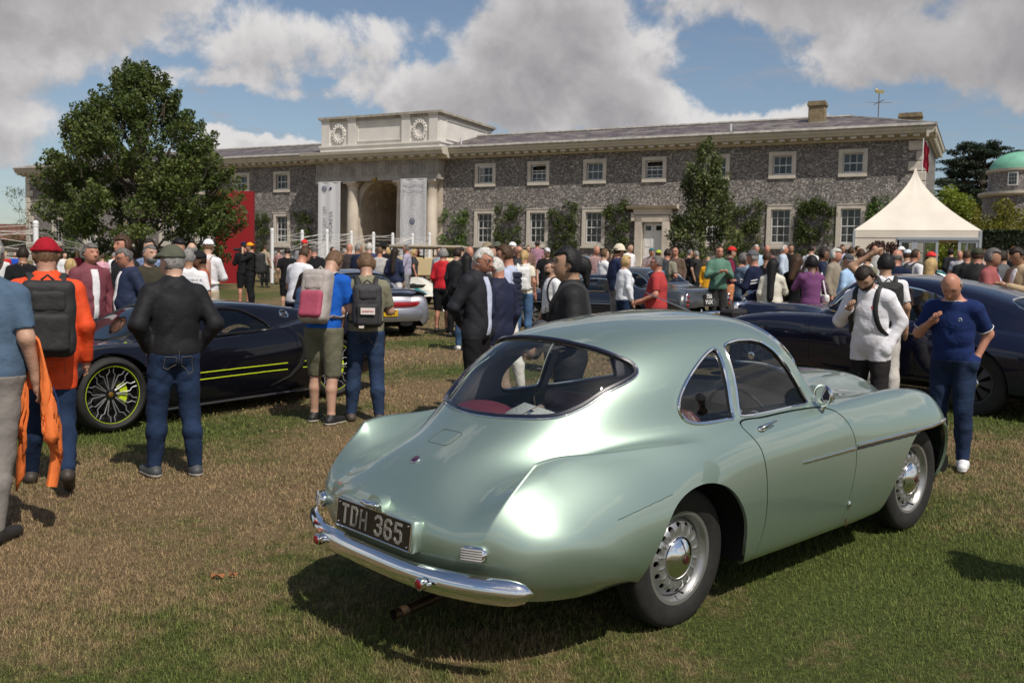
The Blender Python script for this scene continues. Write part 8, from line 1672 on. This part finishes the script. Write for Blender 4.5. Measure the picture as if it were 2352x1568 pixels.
a = P('person with brown hair and bright blue rucksack top by the door', 1533, 570, 21, 60, (.25, .23, .18), B, hair='dark', tl='s', skin='r'); backpack(a, 'blue and black hiking rucksack before the white door', (.03, .035, .04), (.04, .22, .42), hgt=.6, hs=.028)
P('person in sunglasses and brown shirt with red rucksack by the door', 1552, 566, 24, -110, (.12, .08, .06), B, hair='crop:brown', glasses='sun', skin='r', fat=.03)
P('person in black T shirt standing in the shade of the young oak', 1583, 572, 28, 30, B, B, hair='salt', tl='s')
P('person raising a hand in the shade of the young oak', 1601, 575, 28, 160, (.03, .03, .03), B, hair='grey', arms=('camera', 'down'))
P('person in amber yellow dress under the young oak', 1626, 590, 25, -80, (.6, .3, .02), (.6, .3, .02), hair='thick:blond', sex='f', skirt=True, bl='s')
a = P('person in sage green hooded jacket with teal bag, standing right of the young oak', 1652, 564, 20, -70, (.09, .19, .14), (.03, .03, .03), hair='brown', tk='jacket', glasses='sun', arms=('chest', 'chest'), skin='r')
a = P('person in red cap, maroon jumper and orange shorts holding a camera', 1682, 566, 16.2, 5, MA, (.60, .25, .12), hair='short:dark', cap=RD, glasses='sun', bl='s', skin='l', arms=('chest', 'chest'), foot=(1672, 752), legs='walk')
backpack(a, 'navy and grey shoulder pack on the maroon jumper', (.07, .08, .14), z=1.02, hs=.022)
P('person with wavy grey blond hair in sleeveless denim', 1706, 580, 17.4, 30, (.10, .14, .2), (.02, .04, .08), hair='bob:salt', sex='f', tl='s', skin='r', arms=('chest', 'chest'))
a = P('person in grey cap and navy sweater with white chevron across the back', 1733, 574, 15.6, 160, (.012, .017, .045), (.42, .40, .45), hair='short:grey', cap=(.10, .10, .11), skin='r', arms=('chest', 'chest'), bk='cloth', fat=.03)
for dz in (0, -.045):
    g = G(); U = a[1]['U']; g.tube([U((-.19, -.13, 1.26+dz)), U((-.20, 0, 1.18+dz)), U((-.19, .13, 1.26+dz))], .013, 5, sc=(.5, 1)); g.tube([U((.165, .13, 1.26+dz)), U((.18, 0, 1.18+dz)), U((.165, -.13, 1.26+dz))], .013, 5, sc=(.5, 1)); g.tube([U((-.15, .19, 1.27+dz)), U((.0, .225, 1.24+dz)), U((.15, .19, 1.27+dz))], .013, 5, sc=(.5, 1)); g.build('chevron', mat('white_emb', (.7, .7, .7)), a[0])
P('person with dark hair in black rucksack between the chevron sweater and cream top', 1762, 577, 18, 70, B, B, hair='brown', skin='t')
P('person with white hair in pale blue shirt beside the tall sash window', 1737, 561, 27, -80, (.42, .54, .66), GY, hair='white', skin='r')
P('person balding behind the black rucksack', 1762, 562, 28, -80, (.2, .1, .1), B, hair='ring:grey', skin='r')
a = P('person with long straight dark hair in cream cardigan holding up a phone', 1776, 592, 15.2, 78, (.66, .63, .53), (.10, .09, .05), hair='thick:black', sex='f', skin='b', long=.40, arms=('down', 'phone'))
P('person in pale blue blazer and white trousers beyond the crowd', 1800, 562, 26, 0, (.45, .52, .62), WH, hair='white', tk='jacket', skin='r', bk='cloth')
P('person in black shirt and pale collar right of the pale blue blazer', 1817, 560, 28, -90, B, B, hair='dark', skin='t')
P('person with shoulder length brown hair in sleeveless black dress', 1829, 584, 15.6, 60, (.009, .009, .01), (.009, .009, .01), hair='bob:brown', sex='f', skin='b', tl='s', skirt=True, long=.12, turn=35)
a = P('person with big curly black hair in purple top and pink skirt', 1866, 587, 15.0, 110, (.17, .06, .16), (.62, .22, .24), hair='curly:black', sex='f', skin='b', skirt=True, arms=('ear', 'ear'))
r = worn(a[0], 'handbag', 'white baguette handbag under the arm of the purple top', 'bag'); rbox_part('bag', (-.04, -.21, 1.05), (.30, .10, .15), .05, mat('white_leather', (.72, .70, .68), .4), r, hs=.02); g = G(); g.tube([(-.14, -.2, 1.1), (-.02, -.16, 1.47), (.1, -.2, 1.1)], .012, 6); g.build('strap', mat('white_leather', (.72, .70, .68)), r)
P('person with dark hair in navy suit jacket facing right', 1890, 569, 18.2, 10, NV, GY, hair='thick:dark', tk='jacket', skin='b')
P('person with dark hair in white shirt and braces beyond the purple top', 1864, 562, 27, 60, WH, B, hair='dark')
P('person with fluffy white hair in taupe jacket', 1918, 571, 17.6, -20, (.26, .22, .17), B, hair='curly:white', tk='jacket', skin='r')
P('person in grey flat cap and sky blue shirt with a shoulder strap', 1952, 583, 16.4, 150, (.36, .52, .74), JN, hair='crop:salt', cap=(.07, .075, .08), skin='r', fat=.04)
P('person with dark hair in pale lilac suit far right of the climber', 1935, 561, 29, -80, (.45, .42, .6), B, hair='black', skin='t')
P('person with brown hair in short sleeved white shirt', 1978, 570, 19, 80, (.70, .69, .68), B, hair='brown', tl='s', skin='r')
P('person in beige linen jacket right of the lilac suit', 1955, 566, 24, 60, BE, B, hair='brown', tk='jacket')
P('person with auburn hair in khaki dress', 1992, 578, 18, 60, (.2, .19, .12), (.2, .19, .12), hair='thick:brown', sex='f', skirt=True)
P('person bald in pale grey jacket by the copper shrub', 2010, 563, 26, 90, (.40, .39, .37), B, hair='bald', tk='jacket', skin='r')
P('person with grey beard in navy T shirt behind the midnight blue tourer roof', 2060, 571, 14.8, 60, (.012, .02, .05), B, hair='ring:salt', tl='s', fat=.06, beard='salt', skin='r')
P('person in white peaked cap left of the marquee doors', 2069, 566, 22, 60, (.3, .3, .3), B, cap=(.75, .75, .76))
P('person in pale blue cap left of the marquee doors', 2084, 573, 20, 60, (.45, .45, .47), B, cap=(.55, .62, .72))
a = P('person in white T shirt with black rucksack before the marquee', 2101, 571, 18.6, 40, WH, B, hair='brown', tl='s', skin='r'); backpack(a, 'black rucksack on a white T shirt before the marquee', B, hs=.028)
P('person in bright red cap before the marquee doors', 2136, 578, 19, -30, B, B, cap=(.6, .04, .04), skin='t')
P('person with long wavy blond hair above the midnight blue roof', 2139, 591, 14.2, 60, (.30, .34, .42), B, hair='thick:blond', sex='f', long=.36, skin='r')
P('person in black suit with white collar right of the marquee doors', 2222, 574, 19, 100, B, B, hair='crop:brown', tk='jacket', skin='r')
P('person in dark flat cap and bulky black jacket at right', 2246, 569, 15.6, 95, (.01, .01, .011), JN, cap=(.05, .055, .035), hair='short:brown', tk='jacket', fat=.08, skin='r')
P('person with curly grey hair in dusty pink blazer and lilac shirt', 2278, 571, 13.6, -15, (.30, .085, .085), (.28, .08, .08), hair='curly:salt', tk='jacket', open_=(.6, .55, .7), skin='t', arms=('chest', 'chest'), bk='cloth', fat=.02)
P('person in grey suit jacket and white trousers right of the pink blazer', 2304, 574, 16.5, 160, (.09, .095, .10), CR, hair='thick:dark', tk='jacket', bk='cloth')
P('person with ginger hair in dark suit near the right edge', 2329, 565, 19, 60, (.02, .02, .022), B, hair='ginger', tk='jacket', skin='p')
P('person with dark hair in beige suit reading a programme at the right edge', 2348, 573, 13.4, -140, (.42, .31, .19), (.42, .31, .19), hair='thick:dark', tk='jacket', open_=WH, arms=('chest', 'chest'), bk='cloth', skin='t', nod=30)
for (x, y, D, c, lb) in ((12, 598, 30, RD, 'red top behind the ropes at far left'), (35, 594, 31, (.02, .08, .45), 'vivid blue top behind the ropes at far left'), (5, 606, 26, (.6, .6, .62), 'pale top behind the ropes at the left edge'), (95, 600, 31, (.02, .09, .07), 'dark teal top behind the far left post'), (148, 598, 30, (.66, .66, .68), 'white top right of the red cap'), (178, 600, 33, (.3, .03, .05), 'crimson top behind the ropes'), (235, 596, 27, (.62, .34, .42), 'pale pink top glimpsed under the oak'), (262, 598, 30, WH, 'white top glimpsed under the oak'),
                        (640, 572, 40, (.35, .2, .2), 'dusky red top behind the first ropes'), (762, 566, 32, GY, 'grey top before the left banner'), (790, 570, 30, WH, 'white top right of the left banner'), (843, 562, 30, (.5, .28, .05), 'amber top before the archway'), (960, 572, 34, B, 'black top beside the cream tourer'), (1060, 566, 30, (.04, .04, .05), 'black top by the bright climber'),
                        (1925, 566, 30, B, 'black top under the square climber'),
                        (1968, 564, 33, (.35, .3, .2), 'sand top by the last sash window'), (2022, 568, 27, (.15, .08, .06), 'brown top before the copper shrub'), (2185, 570, 31, (.02, .02, .025), 'dark suit just inside the marquee'), (2205, 575, 26, (.4, .4, .42), 'pale grey top by the marquee corner'), (2262, 572, 24, (.45, .3, .25), 'tan top behind the bulky black jacket'), (2312, 573, 25, (.4, .5, .65), 'pale blue top behind the grey suit'), (2320, 577, 28, (.05, .05, .06), 'black top by the hedge'), (2292, 577, 27, (.5, .42, .35), 'cream top by the hedge')):
    rr_ = random.Random(x); P('person in the distant crowd, ' + lb, x, y, D, rr_.choice([60, 90, 120, -60, -90, 10, 170]), c, rr_.choice([B, JN, GY, KH]), hair=rr_.choice(['dark', 'brown', 'thick:brown', 'grey', 'ring:grey', 'thick:blond', 'bob:dark']), skin=rr_.choice('lrrpt'), tl=rr_.choice('sl'), sex=rr_.choice('mmf'))
